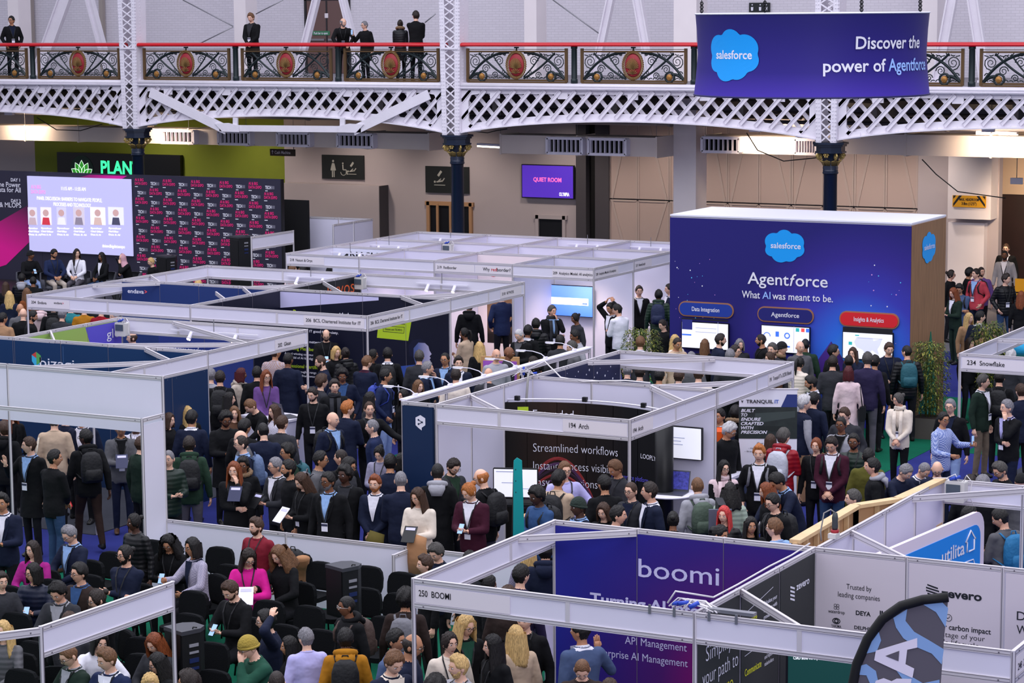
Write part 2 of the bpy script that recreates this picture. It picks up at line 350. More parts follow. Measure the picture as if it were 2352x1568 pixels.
# ================================================================ GALLERY FRONT
XC = [atY(308, 300, YF)[0], atY(1043, 300, YF)[0], atY(1903, 325, YF)[0]]; pit_ = (XC[2]-XC[0])/2
XC = [XC[0]-pit_]+XC+[XC[2]+pit_]
names = ['beyond the left edge', 'in front of the green wall', 'left of the purple screen', 'behind the large blue stand', 'beyond the right edge']
NAVYI = mat('navy_cast_iron', '#18243a', .3, .2, spec=.6); GOLD = mat('gilt', '#bfa564', .35, .6)
def zbot(x):   # arched soffit of the girder
 for i in range(4):
  if XC[i] <= x <= XC[i+1]:
   t = (x-XC[i])/(XC[i+1]-XC[i]); return 4.84+(5.26-4.84)*(1-(2*t-1)**2)**.8
 return 4.84
def capital(par):
 b = MB()
 def octo(r, z0, z1, mi=0):
  P = [(r*math.cos(PI/8+k*PI/4)/math.cos(PI/8), r*math.sin(PI/8+k*PI/4)/math.cos(PI/8)) for k in range(8)]
  b.prism(P, z1-z0, mi, (0, 0, z0), X1, Y1)
 octo(.40, -.05, .0); octo(.36, -.1, -.05); octo(.32, -.22, -.1); octo(.35, -.26, -.22); b.build('abacus', NAVYI, par)
 b = MB(); b.lathe([(.17, -.78), (.2, -.74), (.17, -.7), (.19, -.62), (.17, -.56), (.2, -.4), (.26, -.26), (.26, -.24)], n=16).build('bell', NAVYI, par)
 for k in range(4):
  a = PI/4+k*PI/2; c = np.array([math.cos(a), math.sin(a)]); v = MB(); pts = []
  for i in range(26):
   t = i/25*4.2*PI; r = .085*(1-.8*i/25); q = .30+r*math.cos(t); pts.append((c[0]*q, c[1]*q, -.35+r*math.sin(t)))
  v.tube(pts, .022, 6); v.build('volute', GOLD, par)
 lf = MB()
 for k in range(8):
  a = k*PI/4; c = np.array([math.cos(a), math.sin(a), 0]); s_ = np.array([-c[1], c[0], 0])
  for j in range(-2, 3): lf.tube([c*.17+s_*j*.02+[0, 0, -.56], c*.22+s_*j*.032+[0, 0, -.46], c*.27+s_*j*.03+[0, 0, -.42-abs(j)*.015]], [.016, .018, .006], 5)
 lf.build('acanthus', GOLD, par)
 fl = MB()
 for k in range(4):
  a = k*PI/2; c = np.array([math.cos(a), math.sin(a), 0])
  for j in range(6): t = j*PI/3; s_ = np.array([-c[1], c[0], 0]); fl.ball(c*.3+s_*.05*math.cos(t)+[0, 0, -.3+.05*math.sin(t)], .03, 6, 4)
  fl.ball(c*.33+[0, 0, -.3], .025, 6, 4)
 fl.build('rosette', GOLD, par)
for i, X in enumerate(XC):
 if i in (0, 4): continue
 c = empty('iron_column', 'navy cast iron column with gilded capital under white lattice post, '+names[i], 'column', (X, YF+.15, 0))
 MB().lathe([(.26, 0), (.26, .3), (.2, .36), (.175, .5), (.165, 4.1), (.185, 4.12), (.185, 4.16), (.165, 4.18)], n=20).build('shaft', NAVYI, c)
 e = bpy.data.objects.new('capital', None); COL.objects.link(e); e.parent = c; e.location = (0, 0, 4.84); capital(e)
 fl = MB(); z0, z1 = 4.84, 12; wb, wt = .25, .36
 for s_ in (-1, 1):
  for yy in (-.33, .12):
   fl.bar((s_*(wb-.07), yy, z0), (s_*(wt-.09), yy, z1), .13, .02, 0, up=(0, 1, 0))
  fl.bar((s_*wb, -.1, z0), (s_*wt, -.1, z1), .46, .02, 0, up=(1, 0, 0))
 fl.build('flange', PAINT, c)
 lt = MB(); k = 0; z = z0+.02; st = .235
 while z < 9.2:
  w_ = wb-.05+(wt-wb)*(z-z0)/(z1-z0)
  for yy in (-.31, .1):
   lt.bar((-w_+.06, yy, z), (w_-.06, yy, z+st), .035, .015, 0, up=(0, 1, 0)); lt.bar((w_-.06, yy-.02, z), (-w_+.06, yy-.02, z+st), .035, .015, 0, up=(0, 1, 0))
  z += st
 lt.box((0, -.35, 7.08), (.5, .04, .05)); lt.build('lacing_bar', PAINT, c).parent = c
 rv = MB(); z = z0+.05
 while z < 8.4:
  for s_ in (-1, 1):
   for q in (.045, .11): rv.box((s_*(wb-.13+q+(wt-wb)*(z-z0)/(z1-z0)), -.345, z), (.022, .014, .022))
   rv.box((.262+(wt-wb)*(z-z0)/(z1-z0), -.25+.1*s_, z), (.014, .022, .022))
  z += .09
 stuff(rv.build('rivet', PAINT, c))
bays = ['far left bay', 'bay between left and middle posts', 'bay between middle and right posts', 'bay right of the hanging banner']
for i in range(4):
 xa, xb = XC[i]+.27, XC[i+1]-.27
 g = empty('lattice_girder', 'white riveted lattice girder under the gallery, '+bays[i], 'girder', (0, 0, 0))
 m = MB(); m.box(((xa+xb)/2, YF, 5.985), (xb-xa, .06, .13)); m.box(((xa+xb)/2, YF, 6.05), (xb-xa, .3, .03)); m.build('top_chord', PAINT, g)
 m = MB(); N = 24; prev = None; pts = []
 for k in range(N+1):
  x = xa+(xb-xa)*k/N; pts.append((x, zbot(x)))
 m.prism([(x, z) for x, z in pts]+[(x, z+.19) for x, z in pts[::-1]], .06, 0, (0, YF+.03, 0))
 for k in range(N): m.bar((pts[k][0], YF, pts[k][1]), (pts[k+1][0], YF, pts[k+1][1]), .3, .03)
 m.build('bottom_chord', PAINT, g)
 for s_, x in ((1, xa), (-1, xb)):
  zb_ = zbot(x); pl = [(0, zb_), (s_*.55, zb_+.04), (s_*.55, zb_+.19), (s_*.28, zb_+.21), (s_*.2, zb_+.31), (s_*.2, 5.72), (s_*.28, 5.88), (s_*.55, 5.92), (s_*.55, 6.0), (0, 6.0)]
  if s_ < 0: pl = pl[::-1]
  MB().prism([(x+a, b) for a, b in pl], .05, 0, (0, YF-.02, 0)).build('gusset_plate', PAINT, g)
 st = .435; x = xa-.6; k = 0
 while x < xb+.6:
  for d_ in (1, -1):
   z1_ = 5.78; x1_ = x+d_*.0; pp = []
   ax, az = x, 6.0; dx = -d_*.95
   t = 0
   while t < 1.3 and (az-t) > zbot(min(max(ax+dx*t, xa), xb))+.10: t += .02
   bx, bz = ax+dx*t, az-t
   def clip(x_, z_, ox, oz):
    if x_ < xa: f = (xa-x_)/(ox-x_); return xa, z_+(oz-z_)*f
    if x_ > xb: f = (xb-x_)/(ox-x_); return xb, z_+(oz-z_)*f
    return x_, z_
   if (ax < xa and bx < xa) or (ax > xb and bx > xb): continue
   A = clip(ax, az, bx, bz); B = clip(bx, bz, ax, az)
   if abs(A[1]-B[1]) < .15: continue
   yy = YF-.06 if d_ > 0 else YF+.06
   q = MB().bar((A[0], yy, A[1]), (B[0], yy, B[1]), .1, .02, 0, up=(0, 1, 0))
   if d_ > 0:
    ln = np.array([B[0]-A[0], 0, B[1]-A[1]]); ln /= np.linalg.norm(ln); nn = np.array([-ln[2], 0, ln[0]])
    for s_ in (-1, 1): q.bar(np.array([A[0], yy-.02, A[1]])+nn*.045*s_, np.array([B[0], yy-.02, B[1]])+nn*.045*s_, .014, .03, 0, up=(0, 1, 0))
   q.build('lattice_bar', PAINT, g)
  x += st
 rv = MB(); x = xa+.05
 while x < xb:
  rv.box((x, YF-.035, zbot(x)+.05), (.02, .012, .02)); rv.box((x, YF-.035, 6.02), (.02, .012, .02)); x += .16
 stuff(rv.build('rivet', PAINT, g))
 m = MB(); m.tube([(xa-.2, YF-.12, 6.13), (xb+.2, YF-.12, 6.13)], .05, 8); m.box(((xa+xb)/2, YF-.02, 6.11), (xb-xa+.4, .26, .09)); m.box(((xa+xb)/2, YF-.12, 6.07), (xb-xa+.4, .1, .02)); m.box(((xa+xb)/2, YF+.05, 6.17), (xb-xa+.4, .3, .05))
 m.build('cornice', PAINT, g)
 for k in range(5): MB().box((xa+(xb-xa)*(k+.5)/5, YF-.05, 5.88), (.28, .03, .16)).build('hanger_plate', PAINT, g)
A = lambda p, q: atY(p, q, YF-.16)
vt = empty('truss_brace', 'white trapezoid brace truss hung below the gallery between left and middle columns', 'truss', (0, 0, 0))
def plate(a, b, w, nm='plate'): MB().bar(A(*a), A(*b), w, .05, 0, up=(0, 1, 0)).build(nm, PAINT, vt)
plate((345, 212), (520, 298), .26); plate((985, 217), (812, 300), .26); plate((505, 294), (830, 297), .17)
for x in (541, 787): plate((x, 270), (x, 292), .15, 'hanger')
for c_ in ((520, 292), (812, 294)): MB().prism([(-.35, .1), (-.1, -.12), (.45, -.12), (.45, .05), (.1, .12)] if c_[0] < 700 else [(-.45, -.12), (.1, -.12), (.35, .1), (-.1, .12), (-.45, .05)], .03, 0, A(*c_)+[0, -.03, 0]).build('gusset_plate', PAINT, vt)
MR = mat('red_handrail', '#c4061a', .3); BRZ = mat('bronze_frame', '#6a5236', .4, .5); IRON = mat('green_black_iron', '#1f2b2e', .45, .2); MEDR = mat('medallion_red', '#9c2630', .5); WRE = mat('wreath_gilt', '#8a6a3e', .5, .4)
PWID = 2.86
def spiral(mb, cx, cz, r, turns, d, a0, rad=.02):
 pts = []; k = int(10*turns)
 for i in range(k+1):
  t = i/k; a = a0+d*2*PI*turns*t; q = r*(1-.85*t); pts.append((cx+q*math.cos(a), 0, cz+q*math.sin(a)))
 mb.tube(pts, [rad*(1-.4*i/k) for i in range(k+1)], 4, smooth=False)
def arc(mb, pts, rad, n=14):
 P = [np.array(p, float) for p in pts]; out = []
 for i in range(n+1):
  t = i/n; q = (1-t)**2*P[0]+2*t*(1-t)*P[1]+t*t*P[2]; out.append((q[0], 0, q[1]))
 mb.tube(out, rad, 4, smooth=False)
def panel_parts():
 w = PWID/2; fr = MB(); fr.box((0, 0, .07), (PWID, .05, .045)); fr.box((0, 0, .02), (PWID, .09, .04)); fr.box((0, 0, .80), (PWID, .05, .04)); fr.box((0, 0, .855), (PWID, .02, .015))
 for s_ in (-1, 1): fr.box((s_*w, 0, .45), (.07, .06, .86))
 sc = MB()
 for s_ in (-1, 1):
  f = lambda x, z: (s_*x, z)
  arc(sc, [f(1.38, .1), f(.95, .76), f(.22, .78)], .035); arc(sc, [f(1.36, .12), f(1.15, .3), f(1.02, .2)], .04)
  arc(sc, [f(.2, .12), f(.62, .3), f(1.1, .76)], .028); arc(sc, [f(.2, .16), f(.5, .4), f(.72, .75)], .02)
  for cx, cz, r, tr, d, a0 in ((.50, .56, .13, 1.8, 1, 0), (.90, .36, .12, 1.8, -1, PI), (.62, .2, .09, 1.6, 1, 0), (1.2, .55, .17, 2.0, 1, -PI/2), (.84, .66, .07, 1.4, 1, 0), (.40, .28, .06, 1.3, -1, 0), (1.28, .25, .07, 1.4, 1, 0), (1.0, .1, .06, 1.2, 1, PI), (.35, .72, .05, 1.2, 1, 0)):
   spiral(sc, s_*cx, cz, r, tr, d*s_, a0 if s_ > 0 else PI-a0, .014)
  for q in range(9):
   x = .3+q*.12; arc(sc, [f(x, .78-.04*(q % 3)), f(x+.04, .7), f(x+.1, .72)], .012, 4); arc(sc, [f(x, .11), f(x+.05, .2-.03*(q % 2)), f(x+.1, .13)], .012, 4)
 sc.tube([(0, 0, .05), (0, 0, .92)], .02, 5); sc.box((0, 0, .9), (.1, .08, .04))
 md = MB(); md.lathe([(.01, -.02), (.21, -.02), (.24, 0), (.21, .03), (.05, .055), (.01, .056)], n=24, sy=1.28)
 M = np.array([[1, 0, 0], [0, 0, -1], [0, 1, 0]]); md.v = [tuple(M@np.array(p)+[0, 0, .46]) for p in md.v]
 wr = MB()
 for k in range(40):
  a = 2*PI*k/40; p = np.array([.265*math.cos(a), -.03, .46+.33*math.sin(a)]); t = np.array([-.265*math.sin(a), 0, .33*math.cos(a)]); t /= np.linalg.norm(t); nn = np.array([t[2], 0, -t[0]])
  for s_ in (-1, 1): wr.tube([p-t*.05+nn*.03*s_, p+t*.05+nn*.005*s_-np.array([0, .02, 0])], [.016, .008], 4)
 lf = MB()
 for k in range(15):
  a = PI*(.08+.84*k/14); L = .17+.05*math.sin(a); b = np.array([0, -.06, .36]); lf.tube([b, b+np.array([math.cos(a)*L, -.02, math.sin(a)*L*1.25])], [.008, .014], 4)
 for k in range(7):
  a = PI*(.1+.8*k/6); b = np.array([0, -.06, .24]); lf.tube([b, b+np.array([math.cos(a)*.15, -.02, math.sin(a)*.13])], [.008, .014], 4)
 rs = MB()
 for s_ in (-1, 1):
  q = MB().lathe([(.02, 0), (.085, 0), (.07, .03), (.02, .045)], n=10); rs.add([tuple(M@np.array(p)+[s_*1.0, -.03, .17]) for p in q.v], q.f, 0)
 rg = MB()
 for s_ in (-1, 1): rg.tube([(s_*1.0+.125*math.cos(t*PI/6), -.01, .17+.125*math.sin(t*PI/6)) for t in range(12)], .03, 5, closed=True)
 return [('frame', fr.mesh('frame', BRZ)), ('scrollwork', sc.mesh('scrollwork', IRON)), ('medallion', md.mesh('medallion', MEDR)), ('wreath', wr.mesh('wreath', WRE)), ('wheat_relief', lf.mesh('wheat_relief', WRE)), ('rosette', rs.mesh('rosette', mat('rosette_bronze', '#a9783d', .4, .5))), ('ring', rg.mesh('ring', IRON))]
PP = panel_parts()
post = MB(); post.lathe([(.09, 0), (.09, .1), (.07, .12), (.065, .85), (.085, .88), (.085, .94)], n=12)
for k in range(12): a = k*PI/6; post.bar((.068*math.cos(a), .068*math.sin(a), .13), (.066*math.cos(a), .066*math.sin(a), .85), .012, .012)
post_me = post.mesh('post', IRON)
for i in range(4):
 xa, xb = XC[i]+.22, XC[i+1]-.22; L = (xb-xa)/3
 b = empty('balustrade', 'ornate iron gallery balustrade with red handrail, '+bays[i], 'railing', (xa, YF-.02, ZG+.01))
 h = MB(); h.prism([(-.13, 0), (-.15, .03), (-.13, .075), (-.06, .1), (.06, .1), (.13, .075), (.15, .03), (.13, 0)], xb-xa, 0, (0, 0, .93), (0, 1, 0), Z1); h.build('handrail', MR, b)
 for k in range(3):
  e = bpy.data.objects.new('railing_panel', None); COL.objects.link(e); e.parent = b; e.location = (L*(k+.5), 0, 0)
  for nm, me in PP: link(nm, me, e)
  for s_ in ((-1, 1)):
   if (k == 0 and s_ < 0) or (k == 2 and s_ > 0): continue
  if k: link('post', post_me, b, (L*k, 0, 0))
mduct = mat('duct_white', '#d8cdc8', .6, var=.04, vscale=1)
def duct(p0, p1, z0, z1, Y, lab, grilles, dep=1.0):
 x0, x1 = atY(p0, 330, Y)[0], atY(p1, 330, Y)[0]; d = empty('air_duct', lab, 'duct', (x0, Y, z0)); L = x1-x0; n = max(1, int(L/1.9)); h = z1-z0
 for k in range(n): MB().box((L*(k+.5)/n, dep/2, h/2), (L/n-.015, dep, h)).build('duct_section', mduct, d)
 for k in range(n+1): MB().box((L*k/n, dep/2, h/2), (.05, dep+.05, h+.05)).build('flange', mduct, d)
 for g0, g1 in grilles:
  a, c = atY(g0, 330, Y)[0]-x0, atY(g1, 330, Y)[0]-x0; fr = MB(); w = c-a; cz = h*.5; hh = h*.8
  fr.box(((a+c)/2, -.12, cz+hh/2), (w, .24, .07)); fr.box(((a+c)/2, -.12, cz-hh/2), (w, .24, .07))
  fr.box((a, -.12, cz), (.07, .24, hh)); fr.box((c, -.12, cz), (.07, .24, hh)); e = fr.build('grille', WHITE, d)
  MB().box(((a+c)/2, -.02, cz), (w, .02, hh)).build('opening', mdark, e)
  for q in range(8): MB().box((a+w*(q+.5)/8, -.18, cz), (.02, .1, hh)).build('vane', WHITE, e)
 hg = MB()
 for k in range(n+1):
  hg.tube([(L*k/n, 0, h), (L*k/n, 0, 5.8-z0)], .008, 4)
 hg.build('hanger_wire', STEEL, d)
duct(-60, 985, 4.26, 4.70, 57, 'long white air duct under the gallery left of the middle column', [(380, 455), (512, 583), (647, 720), (785, 865)])
duct(1150, 1508, 4.24, 4.74, 56.6, 'white air duct with two grilles right of the middle column', [(1265, 1345), (1360, 1445)])
duct(1620, 1885, 4.33, 4.78, 57.4, 'white air duct lit by a floodlight left of the right column', [(1620, 1705), (1833, 1882)])
duct(1890, 2480, 4.38, 4.9, 57.4, 'white air duct under the gallery right of the right column', [])
m = MB(); m.tube([(-55, 58, 5.1), (-2, 58, 5.1)], .12, 10)
for k in range(14): m.tube([(-53+k*3.8, 58, 5.1), (-52.9+k*3.8, 58, 5.1)], .15, 10)
o = m.build('trim_2', mat('pipe_grey', '#a8a3aa', .5)); struct(o)
m = MB()
for k in range(16): m.box((-54+k*3.45, 58.5, 5.62), (.14, 7.6, .34))
for y in (56.2, 59, 61.4): m.box((-28, y, 5.55), (54, .1, .12)); m.tube([(-55, y+.4, 5.2), (-2, y+.4, 5.2)], .05, 6)
o = m.build('ceiling', mat('soffit_beam', '#4a464a', .7)); struct(o)
LAMP = mat('lamp_glow', '#ffe3bd', emit=9); TUBE = mat('tube_glow', '#fff0d8', emit=5)
def warm(px, py, Y, pw, lab, aim=(0, 1, -.25), col=(1, .74, .5)):
 P = atY(px, py, Y); b = empty('floodlight', lab, 'lamp', P)
 MB().box((0, 0, .05), (.3, .12, .16)).build('housing', WHITE, b); MB().box((0, .065, .04), (.26, .012, .12)).build('lens', LAMP, b)
 MB().tube([(0, 0, .12), (0, 0, 5.8-P[2])], .01, 5).build('hanger', STEEL, b)
 l = bpy.data.lights.new('floodlight_glow', 'SPOT'); l.energy = pw; l.color = col; l.spot_size = 2.4; l.spot_blend = .8; l.shadow_soft_size = .15
 o = bpy.data.objects.new('glow', l); COL.objects.link(o); o.parent = b; o.location = (0, .1, 0)
 o.rotation_euler = Vector(aim).to_track_quat('-Z', 'Y').to_euler()
warm(22, 262, 56.2, 260, 'floodlight washing the duct at the far left under the gallery', (0, 1, -.5))
warm(345, 285, 56.0, 220, 'floodlight right of the left iron column under the gallery', (0, 1, -.5))
warm(1735, 300, 56.4, 320, 'floodlight glaring onto the duct left of the right column', (.2, 1, -.5))
warm(2270, 300, 56.3, 320, 'floodlight above the yellow headroom sign under the gallery', (0, 1, -.5))
warm(2335, 420, 60, 420, 'floodlight over the brown doors at the right edge', (.3, 1, -.6))
def tubelight(a, b, Y, lab):
 A_, B_ = atY(*a, Y), atY(*b, Y); e = empty('tube_light', lab, 'lamp', A_); d = B_-A_
 MB().bar((0, 0, 0), d, .1, .05).build('diffuser', TUBE, e); MB().bar((0, 0, .05), d+[0, 0, .05], .14, .06).build('housing', WHITE, e)
tubelight((1098, 335), (1150, 338), 58, 'thin glowing tube light right of the middle iron column')
tubelight((2243, 306), (2337, 311), 58, 'thin glowing tube light near the top right, under the gallery')
for k, px in enumerate((760, 1000, 1250, 1470, 1700, 1900, 2080, 300, 520)):  # extra warm lamps, added to brighten the back wall below the gallery
 P = atY(px, 300, 60.5); l = bpy.data.lights.new('added_downlight', 'SPOT'); l.energy = 210; l.color = (1, .84, .72); l.spot_size = 2.0; l.spot_blend = 1; l.shadow_soft_size = .2
 e = empty('added_downlight', 'small warm lamp added under the soffit, %s' % ('over the box wall doorway', 'over the double doors', 'over the purple screen', 'left of the big pillar', 'right of the big pillar', 'over the right column', 'left of the headroom sign', 'over the green cafe sign', 'at the right end of green wall')[k], 'lamp', (P[0], P[1]-.2, 5.0))
 MB().lathe([(.06, 0), (.09, .02), (.09, .16), (.05, .2)], n=12).build('can', WHITE, e)
 MB().tube([(0, 0, .2), (0, 0, .7)], .012, 5).build('stem', STEEL, e)
 o = bpy.data.objects.new('glow', l); COL.objects.link(o); o.parent = e; o.location = (0, 0, -.03); o.rotation_euler = (math.radians(28), 0, 0)
# ---------------------------------------------------------------- wall fittings under the gallery
MSIGN = mat('sign_charcoal', '#24282a', .5); PIC = mat('pictogram_grey', '#b9b9b2', .5)
def rect(p0, p1, Y): a, b = atY(*p0, Y), atY(*p1, Y); return a[0], b[0], b[2], a[2]
def baby(m, cx, cz, s_, Y):
 m.ball((cx-.16*s_, Y, cz+.03*s_), (.035*s_, .01, .035*s_), 8, 5, 1); m.bar((cx-.1*s_, Y, cz+.03*s_), (cx+.1*s_, Y, cz+.06*s_), .04*s_, .01, 1, up=(0, 1, 0)); m.bar((cx+.08*s_, Y, cz+.04*s_), (cx+.16*s_, Y, cz+.14*s_), .03*s_, .01, 1, up=(0, 1, 0)); m.bar((cx-.04*s_, Y, cz+.06*s_), (cx+.04*s_, Y, cz+.12*s_), .025*s_, .01, 1, up=(0, 1, 0))
 m.box((cx, Y, cz-.06*s_), (.36*s_, .01, .02*s_), 1); m.bar((cx-.05*s_, Y, cz+.2*s_), (cx+.06*s_, Y, cz+.34*s_), .07*s_, .01, 1, up=(0, 1, 0))
x0, x1, z0, z1 = rect((739, 355), (836, 413), YB-.06); m = MB(); m.box(((x0+x1)/2, YB-.04, (z0+z1)/2), (x1-x0, .05, z1-z0), 0)
cx = x0+.42; cz = (z0+z1)/2-.1; m.ball((cx, YB-.075, cz+.28), (.04, .01, .04), 8, 5, 1); m.prism([(-.04, -.02), (.04, -.02), (.1, -.0), (.04, .22), (-.04, .22), (-.1, 0)], .01, 1, (cx, YB-.07, cz)); m.box((cx-.03, YB-.075, cz-.11), (.035, .01, .2), 1); m.box((cx+.03, YB-.075, cz-.11), (.035, .01, .2), 1)
cx += .37; m.ball((cx-.02, YB-.075, cz+.22), (.03, .01, .03), 8, 5, 1); m.bar((cx-.02, YB-.075, cz+.18), (cx-.01, YB-.075, cz+.02), .035, .01, 1, up=(0, 1, 0)); m.bar((cx-.01, YB-.075, cz+.02), (cx+.1, YB-.075, cz+.02), .035, .01, 1, up=(0, 1, 0)); m.bar((cx+.1, YB-.075, cz+.02), (cx+.14, YB-.075, cz-.12), .035, .01, 1, up=(0, 1, 0))
m.tube([(cx+.1*math.cos(t*PI/8), YB-.075, cz-.05+.1*math.sin(t*PI/8)) for t in range(8, 16)]+[(cx+.1, YB-.075, cz-.03)], .012, 4, 1)
baby(m, x1-.42, cz-.05, .9, YB-.075); tag(m.build('toilet_sign', [MSIGN, PIC]), 'dark sign with woman, wheelchair and baby-change pictograms on grey wall', 'sign')
x0, x1, z0, z1 = rect((977, 381), (1077, 445), YB-.06); m = MB(); m.box(((x0+x1)/2, YB-.04, (z0+z1)/2), (x1-x0, .05, z1-z0), 0); baby(m, x0+.5, (z0+z1)/2-.1, 1.05, YB-.075)
tag(m.build('baby_change_sign', [MSIGN, PIC]), 'dark baby-change pictogram sign on the wall behind the middle column', 'sign')
x0, x1, z0, z1 = rect((1198, 379), (1315, 456), YB-.2); e = empty('wall_screen', 'purple wall screen reading QUIET ROOM on grey wall', 'screen', ((x0+x1)/2, YB-.12, z0)); w, h = x1-x0, z1-z0
MB().box((0, 0, h/2), (w+.05, .08, h+.05)).build('bezel', BLACK, e); MB().box((0, -.045, h/2), (w, .01, h)).build('display', mat('screen_purple', '#4a2aa8', emit=.75), e)
m = MB(); txt(m, 'QUIET ROOM', (0, -.05, h*.5), X1, Z1, .12, 0, .02, w*.55, 'c'); txt(m, 'OLYMPIA', (w*.33, -.05, h*.07), X1, Z1, .1, 1, .03, w*.2, 'c'); m.build('lettering', [mat('screen_pink', '#ff6aa8', emit=.9), mat('screen_white', '#f3f3ff', emit=.8)], e)
def doorway(p0, p1, lab, open_=False, m_=None):
 x0, x1, _, z1 = rect(p0, p1, YB-.02); w = x1-x0; e = empty('doorway', lab, 'door', ((x0+x1)/2, YB-.03, 0)); f = MB()
 f.box((-w/2, 0, z1/2), (.1, .12, z1+.1)); f.box((w/2, 0, z1/2), (.1, .12, z1+.1)); f.box((0, 0, z1), (w+.2, .12, .12)); f.build('door_frame', m_ or mplast, e)
 MB().box((0, .02, z1/2), (w, .04, z1)).build('door_leaf', mat('dark_doorway', '#11141b', .5), e); return e, w, z1
e, w, z1 = doorway((985, 466), (1083, 545), 'double dark doors in tan frame behind the middle iron column', m_=mat('tan_frame', '#b98f6a', .6))
for s_ in (-.4, .05): MB().box((s_, -.05, z1/2), (.07, .06, z1)).build('door_edge', mat('tan_frame', '#b98f6a', .6), e)
MB().box((.3, -.06, 1.1), (.03, .05, .5)).build('handle', STEEL, e)
doorway((1235, 497), (1297, 545), 'dark single doorway right of the purple wall screen')
e, w, z1 = doorway((770, 478), (828, 520), 'cream door in the boxed grey wall above white stand panels')
x0, x1, z0, z1 = rect((650, 420), (872, 545), YB-.5); o = MB().box(((x0+x1)/2, YB-.25, z1/2), (x1-x0, .5, z1)).build('wall_back', mplast); struct(o)
struct(MB().box((x1+.02, YB-.25, z1/2), (.02, .52, z1)).build('trim_3', mdgrey))
x0, x1, z0, z1 = rect((134, 349), (419, 440), YB-.1); e = empty('cafe_sign', 'black illuminated cafe sign with green leaf emblem on green wall', 'sign', (x0, YB-.1, z0)); w, h = x1-x0, z1-z0
MB().box((w/2, 0, h/2), (w, .16, h)).build('sign_box', mat('sign_black', '#0d0f12', .4), e)
LG = mat('leaf_glow', '#2e8a2a', emit=.8); LW = mat('leaf_edge', '#e8fff0', emit=1.0); m = MB(); ox, oz = 1.02, h-.58
m.add([(ox+.48*math.cos(a), -.09, oz+.5*math.sin(a)) for a in np.linspace(0, 2*PI, 25)[:-1]], [tuple(range(24))], 2)
for a, L in ((PI/2, .56), (PI/2+.5, .54), (PI/2-.5, .54), (PI/2+1.0, .5), (PI/2-1.0, .5)):
 d = np.array([math.cos(a), 0, math.sin(a)]); q = np.array([-d[2], 0, d[0]]); b0 = np.array([ox, -.095, oz-.22])
 P = [b0+d*L*t+q*.12*math.sin(PI*t)*s_ for s_, ts in ((1, np.linspace(0, 1, 7)), (-1, np.linspace(1, 0, 7)[1:-1])) for t in ts]
 m.add(P, [tuple(range(len(P)))], 0); m.tube(P, .009, 4, 1, closed=True)
m.build('leaf_emblem', [LG, LW, mat('sign_disc', '#0f3b2c', .5)], e)
m = MB(); G_ = mat('neon_green', '#35e28c', emit=1.5); txt(m, 'PLANT', (1.8, -.09, h-.66), X1, Z1, .42, 0, .03, 1.6); txt(m, 'THE GREEN KITCHEN', (1.8, -.09, h-.9), X1, Z1, .11, 0, .02, 1.55); m.build('lettering', G_, e)
P = atY(622, 355, 58.5); e = empty('hanging_sign', 'brown hanging sign reading Cash Machine by the green wall', 'sign', P); MB().box((.42, 0, .07), (.86, .05, .2)).build('board', mat('sign_brown', '#4a4038', .6), e)
m = MB(); txt(m, 'Cash Machine', (.16, -.03, .03), X1, Z1, .09, 0, .01, .55); m.box((.08, -.03, .07), (.012, .006, .1)); m.bar((.05, -.03, .09), (.08, -.03, .13), .012, .006, 0, up=(0, 1, 0)); m.bar((.11, -.03, .09), (.08, -.03, .13), .012, .006, 0, up=(0, 1, 0)); m.build('lettering', INKW, e)
MB().tube([(.8, 0, .17), (.8, 0, 5.75-P[2])], .012, 5).build('hanger', STEEL, e)
x0, x1, z0, z1 = rect((2178, 395), (2275, 505), YB-.6); o = MB().box(((x0+x1)/2, YB-.3, (z0+z1)/2+.3), (x1-x0, .6, z1-z0+.6)).build('wall_back', mat('pillar_white', '#ece4e6', .5)); struct(o)
x0, x1, z0, z1 = rect((2178, 510), (2258, 660), YB-.3); o = MB().box(((x0+x1)/2, YB-.15, z1/2), (x1-x0, .3, z1)).build('wall_back', mat('pillar_white', '#ece4e6', .5)); struct(o)
x0, x1, z0, z1 = rect((2189, 448), (2265, 477), YB-.62); e = empty('headroom_sign', 'yellow MAX HEADROOM sign with black hazard corners on wall block', 'sign', (x0, YB-.64, z0)); w, h = x1-x0, z1-z0
MB().box((w/2, 0, h/2), (w, .03, h)).build('board', mat('sign_yellow', '#e0a21c', .5), e); m = MB(); txt(m, 'MAX. HEADROOM', (w/2, -.02, h*.55), X1, Z1, .075, 0, .015, w*.58, 'c'); txt(m, '3.8m (12\'5")', (w/2, -.02, h*.2), X1, Z1, .075, 0, .015, w*.45, 'c')
for s_ in (0, 1):
 for k in range(2):
  P = [(.02+k*.16, .0), (.1+k*.16, 0), (.02, .1+.2*k), (.02, .02+.2*k)] if not s_ else [(w-.02-k*.16, 0), (w-.02, .02+.2*k), (w-.02, .1+.2*k), (w-.1-k*.16, 0)]
  m.add([(a, -.018, h-b) for a, b in P], [(0, 3, 2, 1) if not s_ else (0, 3, 2, 1)])
m.build('lettering', INK, e)
for pts in (((2118, 366), (2150, 400), (2200, 440), (2310, 455)), ((1715, 305), (1740, 345), (1800, 370), (1880, 362)), ((85, 270), (130, 298), (185, 300), (235, 285)), ((1060, 298), (1120, 305), (1140, 300), (1165, 296))):
 P = [atY(x, y, 55.8) for x, y in pts]; o = MB().tube(P, .014, 5).build('trim_4', BLACK); struct(o)
